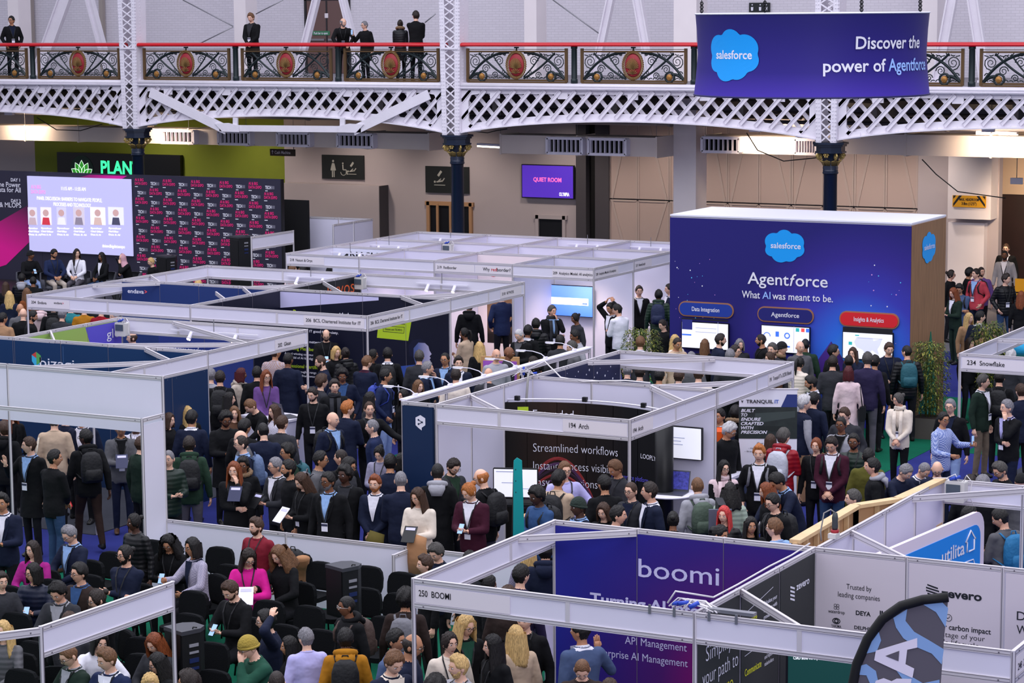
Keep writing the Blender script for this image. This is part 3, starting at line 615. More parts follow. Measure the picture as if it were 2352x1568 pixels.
# ================================================================ EXHIBITION STANDS (shell scheme)
_pm = {}
def post_mesh(h):
 k = round(h, 2)
 if k not in _pm:
  m = MB(); P = [(.022*math.cos(PI/8+i*PI/4), .022*math.sin(PI/8+i*PI/4)) for i in range(8)]
  m.prism(P, h, 0, (0, 0, 0), X1, Y1)
  for a in (0, PI/2, PI, 3*PI/2): m.box((.0215*math.cos(a), .0215*math.sin(a), h/2), (.004, .004, h-.02) if 0 else (.006, .006, h-.02), 1)
  _pm[k] = m.mesh('post', [ALU, GROOVE])
 return _pm[k]
def spost(st, x, y, h=2.5): return link('post', post_mesh(h), st, (x-st.location[0], y-st.location[1], 0))
def rail(st, a, b, z, h=.05, th=.034, nm='rail'):
 a = np.array([a[0]-st.location[0], a[1]-st.location[1], z]); b = np.array([b[0]-st.location[0], b[1]-st.location[1], z]); d = (b-a)/np.linalg.norm(b-a); n = np.array([-d[1], d[0], 0])
 m = MB(); m.bar(a, b, th, h)
 for s_ in (-1, 1):
  for q in (-h*.22, h*.34): m.bar(a+n*s_*th/2+[0, 0, q], b+n*s_*th/2+[0, 0, q], .003, .004, 1)
  for e, g in ((a, .1), (b, -.1)): m.box(e+d*g+n*s_*th/2, (.012, .012, .012), 1)
 return m.build(nm, [ALU, GROOVE], st)
def board(par, org, ang, s0, lines, w=.9, z0=2.26, h=.17, side=1, size=.062):
 """name board stuck on a fascia: local x along the fascia from org; side=1 shows towards -normal"""
 m = MB(); m.box((s0+w/2, -.012, z0+h/2), (w, .006, h), 0)
 for (t, x, zz, hh, wd, mi) in lines: txt(m, t, (s0+x, -.016, zz), X1, Z1, hh, mi, .008, wd)
 return m.build('name_board', [BOARD, INK, mat('logo_red', '#d02030', .5)], par, org, ang)
def fascia(st, a, b, z=2.5, h=.30, joints=(), pan=None, bot=True):
 a = np.array(a, float); b = np.array(b, float); L = np.linalg.norm(b-a); u = (b-a)/L
 rail(st, a+u*.02, b-u*.02, z-.027)
 rail(st, a+u*.02, b-u*.02, z-h+.027)
 cuts = [0]+list(joints)+[L]; ang = math.atan2(u[1], u[0]); o0 = (a[0]-st.location[0], a[1]-st.location[1], 0)
 for s0, s1 in zip(cuts[:-1], cuts[1:]):
  MB().box(((s0+s1)/2, 0, z-h/2), (s1-s0-.03, .012, h-.1)).build('fascia_panel', pan or WHITE, st, o0, ang)
 for j in joints: MB().box((j, 0, z-h/2), (.045, .03, h-.09)).build('joint_cover', ALU, st, o0, ang)
 return o0, ang
def wall(st, a, b, z1=2.5, z0=0, pan=None, step=1.0, posts=True, last=True):
 a = np.array(a, float); b = np.array(b, float); L = np.linalg.norm(b-a); u = (b-a)/L; n = max(1, int(round(L/step))); ang = math.atan2(u[1], u[0]); o0 = (a[0]-st.location[0], a[1]-st.location[1], 0)
 for k in range(n):
  s0, s1 = L*k/n, L*(k+1)/n
  MB().box(((s0+s1)/2, 0, (z0+z1)/2), (s1-s0-.04, .012, z1-z0-.06)).build('wall_panel', pan or WHITE2, st, o0, ang)
  rail(st, a+u*(s0+.02), a+u*(s1-.02), z1-.027)
  if posts and k: spost(st, *(a+u*s0), z1)
 return o0, ang
def brace(st, a, b, z=2.46):
 rail(st, a, b, z-.01, .075, .03, 'brace')
def stand(lab, x, y): return empty('exhibition_stand', lab, 'stand', (x, y, 0))
def sheet(st, x, y, ang, L, z0, z1, m, off=.018):
 """printed graphic on a wall; local x along wall, shows towards local -y"""
 o = MB().box((L/2, -off, (z0+z1)/2), (L, .006, z1-z0)).build('graphic_panel', m, st, (x-st.location[0], y-st.location[1], 0), ang); return o
def letters(par, items, mats, y=-.022, nm='lettering'):
 m = MB()
 for it in items:
  t, x, z, h = it[:4]; kw = it[4] if len(it) > 4 else {}
  txt(m, t, (x, y, z), X1, Z1, h, kw.get('mi', 0), kw.get('b', .012), kw.get('w'), kw.get('a', 'l'), kw.get('sh', 0), .002, kw.get('sp', 1))
 return m.build(nm, mats, par)
def shapes(par, items, mats, nm='emblem', y=-.022):
 m = MB()
 for poly, mi in items: m.add([(a, y-.001*mi, b) for a, b in poly], [tuple(range(len(poly)))], mi)
 return m.build(nm, mats, par)
def circ(cx, cz, r, n=20, sx=1, a0=0, a1=2*PI): return [(cx+r*sx*math.cos(a0+(a1-a0)*i/n), cz+r*math.sin(a0+(a1-a0)*i/n)) for i in range(n if a1-a0 > 6.2 else n+1)]
def tracklight(x, y, z, ang, L=1.15, lab=''):
 e = empty('track_light', lab, 'lamp', (x, y, z), ang); MB().box((0, 0, 0), (L, .035, .03)).build('track', WHITE, e)
 MB().box((0, .0, .12), (.012, .012, .24)).build('hanger', STEEL, e)
 for s_ in (-.32, .32):
  m = MB().lathe([(.03, .0), (.036, -.01), (.036, -.11), (.042, -.12), (.042, -.15)], n=12); R = Matrix.Rotation(-.7, 3, 'X'); m.v = [tuple(R@Vector(p)+Vector((L*s_*.8, -.01, -.02))) for p in m.v]; sp = m.build('spotlight', WHITE, e)
  m = MB().lathe([(.036, -.151), (.036, -.154)], n=12); m.v = [tuple(R@Vector(p)+Vector((L*s_*.8, -.01, -.02))) for p in m.v]; m.build('bulb', mat('spot_glow', '#ffd9c0', emit=14), sp)
def spotglow(x, y, z, pw, col=(1, .78, .66), size=1.9):
 l = bpy.data.lights.new('stand_glow', 'SPOT'); l.energy = pw; l.color = col; l.spot_size = size; l.spot_blend = 1; l.shadow_soft_size = .25
 o = bpy.data.objects.new('stand_glow', l); COL.objects.link(o); o.location = (x, y, z)
def powerbox(x, y, z, ang, lab):
 e = empty('power_box', lab, 'power box', (x, y, z+.03), ang); e.scale = (.7, .7, .7); g = mat('power_box_grey', '#c9c7c4', .5)
 MB().rbox((0, 0, 0), (.34, .2, .36), .03, 0, ax=1).build('case', g, e); MB().box((-.02, -.11, .05), (.24, .02, .16)).build('window', mat('smoked_glass', '#4a5560', .2), e)
 m = MB(); m.tube([(.14, -.05, .18), (.2, -.08, .3), (.3, -.1, .2), (.26, -.1, -.05), (.34, -.1, -.2)], .009, 5); m.tube([(.05, -.05, .18), (.0, -.06, .3), (-.15, -.05, .22), (-.4, -.02, .19)], .009, 5); m.build('cable', CABLEW, e)
 m = MB(); m.tube([(-.1, -.04, .2), (-.0, -.06, .24)], .028, 6); m.tube([(-.02, -.02, .2), (.08, -.07, .27)], .025, 6); m.build('plug', BLUEPLUG, e)
 MB().box((0, .0, .185), (.2, .1, .02)).build('bracket', STEEL, e)
def cablerun(pts, lab, r=.012, m=CABLEW): tag(MB().tube(pts, r, 5).build('cable', m), lab, 'cable')
LAV = mat('print_lavender', '#c9c6ec', .5); LIME = mat('print_lime', '#b3cf2a', .5); PW = mat('print_white', '#e9e8f4', .5)
# ---------------- block of four stands 204 / 206 / 210
x0, x1, xm, y0, y1, ym = -30.85, -22.92, -26.88, 37.06, 43.2, 40.12
A = stand('white stand frame with name boards 204 Endava and 206 BCS', x0, y0)
for p in ((x0, y0), (xm, y0), (x1, y0), (x0, y1), (xm, y1), (x1, y1), (x1, ym), (xm, ym), (x0, ym)): spost(A, *p)
o, a = fascia(A, (x0, y0), (x1, y0), joints=(2, 3.97, 5.95))
board(A, o, a, .06, [('204  Endava', .05, 2.33, .055, .38, 1), ('endava', .62, 2.35, .045, .2, 1), ('>', .83, 2.35, .045, None, 2)], 1.0)
board(A, o, a, 6.55, [('206  BCS, Chartered Institute for IT', .05, 2.32, .062, 1.2, 1)], 1.32)
o, a = fascia(A, (x1, y0), (x1, y1), joints=(1.5, 3.06, 4.6))
board(A, o, a, .05, [('206  BCS, Chartered Institute for IT', .03, 2.32, .062, 1.15, 1)], 1.25)
board(A, o, a, 5.1, [('210  KYVOS', .06, 2.32, .055, .5, 1)], .9)
fascia(A, (x0, y0), (x0, y1), joints=(1.5, 3.06, 4.6)); fascia(A, (x0, y1), (xm, y1), joints=(2,)); fascia(A, (xm, y1), (x1, y1), joints=(2,))
wall(A, (x0, ym), (x1, ym)); wall(A, (xm, y0), (xm, y1))
for p, q in (((x0, ym-1), (x0+1, ym)), ((x0+1, ym), (x0, ym+1)), ((xm-.9, ym-.95), (xm, ym-1.9)), ((xm-.9, ym+.0), (xm, ym+.95)), ((xm-.9, ym), (xm+.0, ym-1)), ((xm+1.5, ym), (xm, ym+1.6)), ((x1-1.1, ym), (x1, ym-1)), ((x1-1.1, ym), (x1, ym+1.1))): brace(A, p, q)
g = sheet(A, x0, ym, 0, 3.95, 0, 2.44, mat('print_endava_blue', '#20366f', .5, bump=.05, bscale=3)); letters(g, [('endava', .16, 2.22, .085, {'w': .42, 'b': .02}), ('>', .6, 2.22, .085, {'mi': 1, 'b': .03})], [PW, mat('print_coral', '#ff5a5f', .5)])
g = sheet(A, xm, ym, 0, 3.94, 0, 2.44, mat('print_bcs_navy', '#0d1026', .45, bump=.12, bscale=2.5))
shapes(g, [([(.02, 2.43), (.02, 2.1), (2.35, 2.37), (2.35, 2.43)], 0)], [LAV])
letters(g, [('Power', .33, 1.98, .1, {'mi': 1, 'b': .02}), ('your career with the', .74, 1.98, .1, {'b': .02, 'w': 1.0}), ('(NPAQ) of choice for digital apprentices ...and', -.0+.1, 1.74, .05, {'w': 1.65}), ('supports making IT good for society.', .1, 1.64, .05, {'w': 1.3}), ('Be part of our network', .1, 1.42, .055, {'w': .95}), ('Learning Membership', .1, 1.26, .07, {'mi': 1, 'w': .9}), ('Award winning community and', .1, 1.16, .045, {'w': .9}), ('the Guild of AI for digital leaders', .1, 1.08, .045, {'w': 1}), ('Professional Certification', .1, .9, .07, {'mi': 1, 'w': 1.0}), ('Progress through a range of', .1, .8, .045, {'w': .85}), ('professional frameworks', .1, .72, .045, {'w': .8})], [PW, LIME])
s_ = shapes(g, [([(2.3, 1.62), (3.02, 1.6), (3.12, 2.1), (2.36, 2.1)], 0), ([(2.44, 1.75), (2.92, 1.74), (2.925, 1.75), (2.445, 1.76)], 1), ([(2.45, 1.86), (2.94, 1.86), (2.94, 1.87), (2.45, 1.87)], 1), ([(2.44, 1.75), (2.45, 1.75), (2.46, 1.87), (2.45, 1.87)], 1), ([(2.915, 1.745), (2.925, 1.745), (2.94, 1.87), (2.93, 1.87)], 1)], [LIME, INK], 'lime_patch')
letters(g, [('Unlock learning', 2.45, 2.02, .045, {'w': .5}), ('tools and BCS books', 2.45, 1.92, .045, {'w': .5}), ('Discount code TECHEX15', 2.49, 1.79, .04, {'w': .4})], [INK], y=-.03)
sk = gradmat('print_portrait', [(0, '#26315f'), (.5, '#54629a'), (1, '#b9b2cf')], 'X', 2.9, 3.55)
shapes(g, [([(2.62, .75), (3.75, .75), (3.7, 1.0), (3.42, 1.12), (3.2, 1.14), (2.8, 1.08)], 1), ([(3.2, 1.1), (3.42, 1.08), (3.48, 1.14), (3.46, 1.2), (3.53, 1.22), (3.5, 1.26), (3.53, 1.29), (3.5, 1.32), (3.55, 1.37), (3.5, 1.44), (3.48, 1.52), (3.4, 1.58), (3.25, 1.58), (3.14, 1.46), (3.14, 1.28)], 2), ([(3.05, 1.3), (3.14, 1.28), (3.2, 1.45), (3.34, 1.56), (3.44, 1.58), (3.3, 1.66), (3.12, 1.62), (3.02, 1.5)], 0)], [mat('print_dark_hair', '#101330', .5), mat('print_blue_cloth', '#334fa0', .5), sk], 'portrait')
g = sheet(A, xm, ym, PI/2, 3.06, 0, 2.44, mat('print_kyvos_black', '#101318', .45)); letters(g, [('kyvos', 1.75, 2.12, .29, {'w': 1.05, 'b': -.005})], [mat('print_orange', '#e0602c', .5)])
g = sheet(A, xm, y0, PI/2, 3.04, 0, 2.44, mat('print_bcs_navy', '#0d1026'))
tracklight(xm-1.2, y1-.08, 2.36, 0, 1.25, 'white track with two spotlights at the back left of the 204 frame'); tracklight(x1-1.9, y1-.08, 2.36, 0, 1.25, 'white track with two lit spotlights at the back right, behind the kyvos stand')
powerbox(xm+.12, y1-.2, 2.28, PI/2*0, 'grey power box with cables above the orange kyvos lettering')
# ---------------- rear block 218 / 219 / 209
x0, x1, y0, y1 = -30.75, -22.8, 46.2, 52.25
B = stand('large rear white block of open booths, boards 218, 219 and 209', x0, y0); cx = [x0, -28.76, -26.78, -24.79, x1]; ry = [y0, 48.2, 50.2, y1]
for x in cx:
 for y in ry: spost(B, x, y)
o, a = fascia(B, (x0, y0), (x1, y0), joints=(1.99, 3.97, 5.96))
board(B, o, a, .06, [('218  Nasuni & Oryx', .05, 2.32, .06, .62, 1)], .98); board(B, o, a, 4.0, [('219  Redborder', .05, 2.32, .06, .5, 1)], 1.0)
board(B, o, a, 5.02, [('Why', .2, 2.32, .075, .17, 1), ('red', .41, 2.32, .075, .14, 2), ('border?', .555, 2.32, .075, .34, 1)], .92); board(B, o, a, 6.95, [('209  Analytics Model: AI analytics', .02, 2.32, .06, .96, 1)], 1.0)
o, a = fascia(B, (x1, y0), (x1, y1), joints=(2, 4)); board(B, o, a, .05, [('209  Analytics Model: AI analytics', .03, 2.32, .055, 1.0, 1)], 1.15); board(B, o, a, 2.05, [('217  NavaGraph', .05, 2.32, .055, .5, 1)], .9)
fascia(B, (x0, y0), (x0, y1), joints=(2, 4)); wall(B, (x0, y1), (x1, y1), step=2); wall(B, (x0, 48.2), (x1, 48.2), step=2); wall(B, (x0, 50.2), (x1, 50.2), step=2)
for x in cx[1:4]: wall(B, (x, y0), (x, y1), step=2)
g = sheet(B, x0, 48.2, 0, 1.95, 0, 2.44, mat('print_pale_blue', '#dfe0f2', .5)); letters(g, [('NASUNI', .5, 2.2, .17, {'w': 1.1, 'b': .02}), ('The', .4, 1.55, .12, {'b': .03})], [INK]); shapes(g, [([(.22, 2.18), (.45, 2.36), (.45, 2.28), (.3, 2.16)], 0), ([(.26, 2.12), (.45, 2.24), (.45, 2.18), (.34, 2.1)], 1)], [INK, mat('print_green', '#3a9a5a', .5)])
g = sheet(B, cx[2], 48.2, 0, 1.95, 0, 2.44, mat('print_pink_white', '#eedfe2', .5)); shapes(g, [(circ(.42, 2.1, .16), 0), (circ(.42, 2.08, .09), 1)], [mat('logo_red', '#d02030'), PW]); letters(g, [('redborder', .7, 2.06, .13, {'w': .9})], [mat('logo_red', '#d02030')])
shapes(g, [([(.25, .4), (1.7, .4), (1.7, 1.75), (.25, 1.75)], 0)], [gradmat('print_bronze', [(0, '#1b1412'), (.5, '#8a6a50'), (1, '#1a1310')], 'Z', .6, 1.75)], 'poster')
for x, y, lab in ((x0+1.0, y1-.1, 'farthest left spotlight track in the rear block'), (-25.9, y1-.1, 'spotlight track glaring at the back middle of the rear block'), (-24.2, y1-.1, 'spotlight track at the back right of the rear block'), (-30.2, 49.9, 'spotlight track in the left aisle of the rear block'), (-30.1, 47.95, 'spotlight track above the Nasuni wall')): tracklight(x, y, 2.36, 0, 1.1, lab)
powerbox(-28.6, 50.0, 2.3, 0, 'grey power box high in the middle of the rear block')
for x, y in ((-29.8, 47.3), (-27.8, 47.3), (-25.8, 47.3), (-23.8, 47.4), (-29.8, 49.3), (-27.8, 49.3), (-25.8, 49.3), (-23.8, 49.2), (-27.8, 51.3), (-25.8, 51.3), (-23.8, 51.2)): spotglow(x, y, 2.45, 190)
def screen(name, lab, P, ang, w, h, m, legs=None, items=(), tm=(), th=.05):
 e = empty(name, lab, 'screen', P, ang); MB().rbox((0, 0, h/2), (w+.03, th, h+.03), .012, ax=1).build('bezel', BLACK, e); MB().box((0, -th/2-.004, h/2), (w, .006, h)).build('display', m, e)
 if items:
  q = MB()
  for it in items:
   if it[0] == 'r': _, x, z, ww, hh, mi = it; q.box((x+ww/2, -th/2-.009, z+hh/2), (ww, .003, hh), mi)
   else: txt(q, it[0], (it[1], -th/2-.009, it[2]), X1, Z1, it[3], it[4], .01, it[5] if len(it) > 5 else None)
  q.build('screen_content', list(tm), e)
 if legs: MB().box((0, .03, -legs/2), (.06, .06, legs)).build('stand_pole', BLACK, e); MB().box((0, .03, -legs+.02), (.5, .4, .03)).build('foot_plate', BLACK, e)
 else: MB().box((0, th/2+.02, h/2), (.2, .04, .2)).build('bracket', BLACK, e)
 return e
SW = mat('screen_white', '#f3f3ff', emit=.8); SB = mat('screen_grey', '#8a90b0', emit=.5)
p = atY(1304, 724, 48.1); screen('television', 'blue television with white chat bar in the pink-lit booth', (p[0], 48.08, p[2]), 0, 1.3, .68, gradmat('screen_blue', [(0, '#4a79f0'), (1, '#7aa4ff')], 'Z', 0, .7, emit=.7), items=[('r', -.55, .25, 1.1, .16, 0), ('r', .4, .27, .12, .04, 1), ('r', -.5, .36, .5, .012, 2)], tm=[SW, mat('screen_btn', '#3f6ae0', emit=.6), SB])
C_ = stand('small two-post white arch in front of the dark stage wall', -33.85, 49.3)
for y in (49.3, 51.2): spost(C_, -33.85, y)
fascia(C_, (-33.85, 49.3), (-33.85, 51.2), h=.36)
D_ = stand('plain white panel enclosure beside the stage wall, behind the rear block', -35.9, 55)
wall(D_, (-35.9, 55), (-33.85, 55)); wall(D_, (-33.85, 53.1), (-33.85, 55.1)); spost(D_, -33.85, 53.1); spost(D_, -35.9, 55)
# ---------------- 200/202 block (bizagi / glean)
x0, x1, xm, y0, y1, ym = -32, -22.88, -26.95, 28.95, 34.98, 31.97
E_ = stand('white stand frame with glean and bizagi walls, board 202 Glean', x1, y0)
for p in ((x1, y0), (x1, ym), (x1, y1), (xm, ym), (xm, y1), (xm, y0)): spost(E_, *p)
fascia(E_, (-30.9, y0), (x1, y0), joints=(2, 4, 6)); o, a = fascia(E_, (x1, y0), (x1, y1), joints=(1.3, 3.02, 4.5)); board(E_, o, a, 5.0, [('202  Glean', .08, 2.3, .065, .4, 1)], .95)
fascia(E_, (xm, y1), (x1, y1), joints=(1.3, 2.6)); wall(E_, (xm, ym), (xm, y1)); wall(E_, (-30.95, ym), (x1, ym))
wall(E_, (x1, y0+1.0), (x1, y0+3.02), z1=2.2)
g = sheet(E_, x1, y0+1.02, PI/2, 1.98, 0, 2.2, mat('print_bizagi_navy', '#142d52', .45))
for p, q in (((xm+1.8, ym), (x1, ym+1.2)), ((xm+1.2, ym+2.98), (x1, ym+1.2)), ((xm+2.8, ym+.0), (x1, ym-1)), ((xm+.9, ym), (xm, ym+1.0)), ((xm+.9, ym), (xm-1.2, ym+.0)), ((x1-2.2, y0), (x1, ym-1.1))): brace(E_, p, q)
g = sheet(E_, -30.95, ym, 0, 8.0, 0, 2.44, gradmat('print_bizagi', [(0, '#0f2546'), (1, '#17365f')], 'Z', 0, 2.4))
X0 = -30.95
def bz(px, py): q = atY(px, py, ym-.02); return q[0]-X0, q[2]
u, v = bz(92, 842); letters(g, [('bizagi', u, v, .17, {'w': .74, 'b': .0}), ('- Provide AI-driven', bz(82, 950)[0], bz(82, 950)[1], .085, {'w': .9, 'b': .02}), ('orchestration', bz(180, 955)[0], bz(180, 955)[1], .085, {'w': .62, 'b': .02})], [PW])
u, v = bz(84, 830); shapes(g, [([(u-.1, v), (u, v-.06), (u, v+.06), (u-.1, v+.11)], 0), ([(u-.1, v+.11), (u, v+.06), (u, v+.17)], 1), ([(u, v+.17), (u, v-.06), (u+.1, v), (u+.1, v+.11)], 2), ([(u-.1, v), (u, v-.115), (u+.1, v), (u, v-.06)], 0)], [mat('print_cyan', '#3fb2e0', .5), mat('print_red2', '#c9433f', .5), mat('print_green3', '#57a85a', .5)])
q = MB().box((bz(145, 800)[0], -.022, 1.2), (.012, .004, 2.4)).build('seam', mat('print_bizagi_line', '#3a5a86', .5), g)
g = sheet(E_, xm, ym, PI/2, 3.0, 0, 2.44, gradmat('print_glean_green', [(0, '#8fb35a'), (.5, '#9db25f'), (1, '#8aa38f')], (.5, 0, -.8), -1.6, .9))
Y0 = ym
def gl(px, py): q = atX(px, py, xm+.02); return q[1]-Y0, q[2]
P = [gl(205, 748), gl(293, 733), gl(293, 800), gl(235, 785)]; shapes(g, [([(1.95, 2.43), (2.99, 2.43), (2.99, .2), (2.62, .6)], 0)], [mat('print_violet', '#5a50c4', .5)])
u, v = gl(245, 778); letters(g, [('glean', u, v, .17, {'w': .66, 'b': .0})], [PW])
tracklight(-24.8, y1-.1, 2.34, 0, 1.9, 'white track with two spotlights behind the glean wall'); powerbox(xm+.2, y1-.22, 2.28, 0, 'grey power box above the purple glean wall')
F_ = stand('blue wall with white text about core transformation behind the glean stand', xm+.4, 35.6)
wall(F_, (xm+.4, 35.6), (x1-1.6, 35.6), z1=2.2); g = sheet(F_, xm+.4, 35.6, 0, 2.1, 0, 2.2, mat('print_royal', '#2b3c86', .5)); letters(g, [('Enabling core transformation', .05, 1.83, .1, {'w': 1.25, 'b': .01}), ('Adapting to strict regulations', .05, 1.64, .1, {'w': 1.25, 'b': .01}), ('Delivering ROI', .05, 1.45, .1, {'w': .8})], [PW])
# ---------------- big theatre panel and low wall (plain white)
T_ = stand('tall plain white theatre wall panel over the doorway at left', -19.8, 26.6)
for p in ((-19.8, 26.6, 3.02), (-19.8, 26.1, 2.5), (-22.55, 26.1, 2.5), (-22.55, 26.6, 3.02)): spost(T_, *p)
MB().box((-2.4, 0, 2.6), (4.75, .014, .8)).build('wall_panel', WHITE, T_); rail(T_, (-24.6, 26.6), (-19.8, 26.6), 2.99, .06)
rail(T_, (-24.6, 26.1), (-19.8, 26.1), 2.47, .06); rail(T_, (-19.8, 26.1), (-19.8, 26.6), 2.47, .06); MB().box((0, -.25, 1.2), (.012, .46, 2.4)).build('wall_panel', WHITE, T_)
L_ = stand('low waist-high white partition behind the audience chairs', -19.8, 26.6)
xs = [-19.8, -17.8, -15.8, -13.8, -11.9]
for a_, b_ in zip(xs[:-1], xs[1:]):
 MB().box(((a_+b_)/2+19.8, 0, .5), (b_-a_-.04, .014, .98)).build('wall_panel', WHITE, L_); rail(L_, (a_+.02, 26.6), (b_-.02, 26.6), .973)
 if b_ < -12: spost(L_, b_, 26.6, 1.0)
spost(L_, -15.8, 26.1, 1.0); MB().box((4, -.25, .5), (.014, .46, .98)).build('wall_panel', WHITE, L_); rail(L_, (-15.8, 26.1), (-15.8, 26.6), .973)
wall(L_, (-12.6, 24.2), (-12.6, 26.6), z1=1.0, step=1.2)
# ---------------- 194 Arch / 191 block
x0, x1, y0, y1, ym = -16.78, -13.75, 28.95, 34.95, 31.88
G_ = stand('white stand frame with name boards 194 Arch and 191 Tranquil IT', x0, y0)
for p in ((x0, y0), (x1, y0), (x1, ym), (x1, y1), (x0, y1), (x0, ym)): spost(G_, *p)
o, a = fascia(G_, (x0, y0), (x1, y0), joints=(1.02,)); board(G_, o, a, 2.02, [('194  Arch', .1, 2.32, .07, .3, 1)], .98)
o, a = fascia(G_, (x1, y0), (x1, y1), joints=(1.5, 3.0, 4.5)); board(G_, o, a, .03, [('194  Arch', .05, 2.3, .06, .32, 1)], .7); board(G_, o, a, 4.95, [('191  Tranquil IT a 2CRSi Brand', .04, 2.32, .06, .9, 1)], 1.0)
fascia(G_, (x0, y1), (x1, y1), joints=(1.5,)); wall(G_, (x0, y0), (x0, y1)); wall(G_, (x0, ym), (x1, ym)); brace(G_, (x0, y0+1.0), (x0+1.05, y0)); brace(G_, (x1-1.05, ym), (x1, ym-1.1)); brace(G_, (x1-1.05, ym), (x1, ym+1.0)); brace(G_, (x0+.0, y1-1.2), (x0+1.7, y1))
g = sheet(G_, x0, ym, PI/2, 3.05, 0, 2.44, mat('print_starfield', '#1b2046', .5, var=.15, vscale=4)); letters(g, [('for Extreme Environments,', .25, 2.08, .12, {'w': 1.75, 'sh': .2}), ('Reliability.', 1.4, 1.9, .1, {'w': .6, 'sh': .2})], [mat('print_coral2', '#e8744a', .5)])
shapes(g, [(circ(.3+2.6*((k*37) % 100)/100, 1.9+.5*((k*61) % 100)/100, .008+.006*(k % 3), 6), 0) for k in range(40)], [PW], 'printed_stars')
H_ = stand('navy stand end with white hexagon emblem and a long lamp-lined top frame', -17.33, y0)
for p in ((-17.33, y0), (-17.33, y1)): spost(H_, *p)
for y in (30.2, 31.4, 32.6, 33.8): spost(H_, -17.33, y)
wall(H_, (-17.33, y0), (-17.33, y1), z1=2.3, pan=mat('dark_panel', '#1d222c', .5), step=1.2, posts=False); MB().box((.26, 0, 1.22), (.5, .02, 2.44)).build('wall_panel', mat('deepl_navy', '#142a4d', .45), H_); rail(H_, (-17.33, y0), (x0-.03, y0), 2.473)
g = sheet(H_, -17.33, y0, 0, .5, 0, 2.44, mat('deepl_navy', '#142a4d', .45)); shapes(g, [([(.22, 2.28), (.3, 2.32), (.38, 2.28), (.38, 2.18), (.32, 2.14), (.32, 2.1), (.27, 2.13), (.22, 2.17)], 0)], [PW]); shapes(g, [(circ(.27, 2.25, .014, 8), 0), (circ(.33, 2.22, .014, 8), 0), (circ(.27, 2.19, .014, 8), 0), ([(.27, 2.245), (.33, 2.215), (.33, 2.225), (.27, 2.255)], 0), ([(.27, 2.185), (.33, 2.215), (.33, 2.225), (.27, 2.195)], 0)], [mat('deepl_navy', '#142a4d')], 'emblem_dots', -.027)
rail(H_, (-17.33, y0), (-17.33, y1), 2.47, .07, .06); MB().box((0, 3.0, 2.515), (.12, 6.0, .02)).build('cap_strip', WHITE, H_)
lamp_m = None
for k, (px, py) in enumerate(((920, 897), (1003, 870), (1090, 853), (1155, 834), (1220, 813), (1290, 795))):
 y = y0+.35+k*1.02
 e = empty('arm_light', 'white curved arm light on the long frame, %s from the near end' % ('first', 'second', 'third', 'fourth', 'fifth', 'sixth')[k], 'lamp', (-17.33, y, 2.53)); e.scale = (.62, .62, .62)
 MB().box((0, 0, .02), (.06, .16, .05)).build('clamp', WHITE, e)
 MB().tube([(0, 0, .03), (-.12, -.02, .12), (-.34, -.06, .18), (-.58, -.1, .19)], [.014, .012, .011, .011], 6).build('arm', WHITE, e)
 h_ = MB().rbox((-.66, -.11, .185), (.26, .1, .035), .03, rz=.2).build('lamp_head', WHITE, e); MB().box((-.66, -.11, .164), (.2, .07, .006)).build('diffuser', mat('led_white', '#f2f2ff', emit=2.5), h_)
cablerun([(-16.9, 31.9, 2.56), (-16.6, 31.95, 2.72), (-16.3, 31.9, 2.5), (-15.9, 31.86, 2.47), (-15.2, 31.86, 2.53), (-14.8, 31.88, 2.52)], 'white cable sagging along the wall top behind the Arch stand')
cablerun([(-16.75, 31.7, 2.56), (-16.68, 31.55, 2.5), (-16.7, 31.5, 2.0), (-16.69, 31.52, 1.5)], 'grey cable hanging down the inner white wall of the Arch stand', .02, mat('grey_cable', '#8c8a88', .6))
e = empty('cable_bundle', 'tangle of white cables and blue plugs on the corner of the Arch stand', 'cables', (-16.85, 31.75, 2.52)); e.scale = (.42, .42, .5)
m = MB()
for k in range(7):
 r = random.Random(k); P = [(r.uniform(-.35, .1), r.uniform(-.5, -.2), 0), (r.uniform(-.2, .1), r.uniform(-.3, .1), r.uniform(.1, .28)), (r.uniform(0, .3), r.uniform(-.1, .3), r.uniform(.02, .15)), (r.uniform(.1, .4), r.uniform(.1, .5), -.02)]
 m.tube(P, .01, 5)
m.build('cable', CABLEW, e); m = MB(); m.tube([(-.02, 0, 0), (-.02, 0, .26)], [.05, .035], 7); m.tube([(.2, .25, .03), (.34, .35, .05)], .035, 7); m.build('plug', BLUEPLUG, e)
pu = empty('popup_display', 'curved black pop-up wall reading Streamlined workflows inside the Arch stand', 'display', (-15.5, 31, 0))
cc, RR = np.array([.15, -3.05]), 3.1; HT = 2.22; th = 0
cc = np.array([.08, -1.95]); RR = 2.35; th = [math.radians(a) for a in np.linspace(128, 62, 7)]
mbk = gradmat('print_arch_black', [(0, '#0a0b0d'), (.25, '#2f1f18'), (.45, '#1d1513'), (.75, '#0a0b0d'), (1, '#08090a')], 'X', -1.3, 1.3)
def pc(s):   # s 0..1 along the arc
 a = th[0]+(th[-1]-th[0])*s; return np.array([cc[0]+RR*math.cos(a), cc[1]+RR*math.sin(a)])
for k in range(6):
 m = MB(); P = []
 for q in range(4):
  p = pc((k+.01+.98*q/3)/6); P.append(p)
 V = [(p[0], p[1], z) for z in (.02, HT) for p in P]+[(p[0]+.0, p[1]+.02, z) for z in (.02, HT) for p in P]; F = []
 for q in range(3): F += [(q, q+1, 4+q+1, 4+q), (8+q+1, 8+q, 12+q, 12+q+1), (4+q, 4+q+1, 12+q+1, 12+q)]
 m.add(V, F); m.build('graphic_panel', mbk, pu)
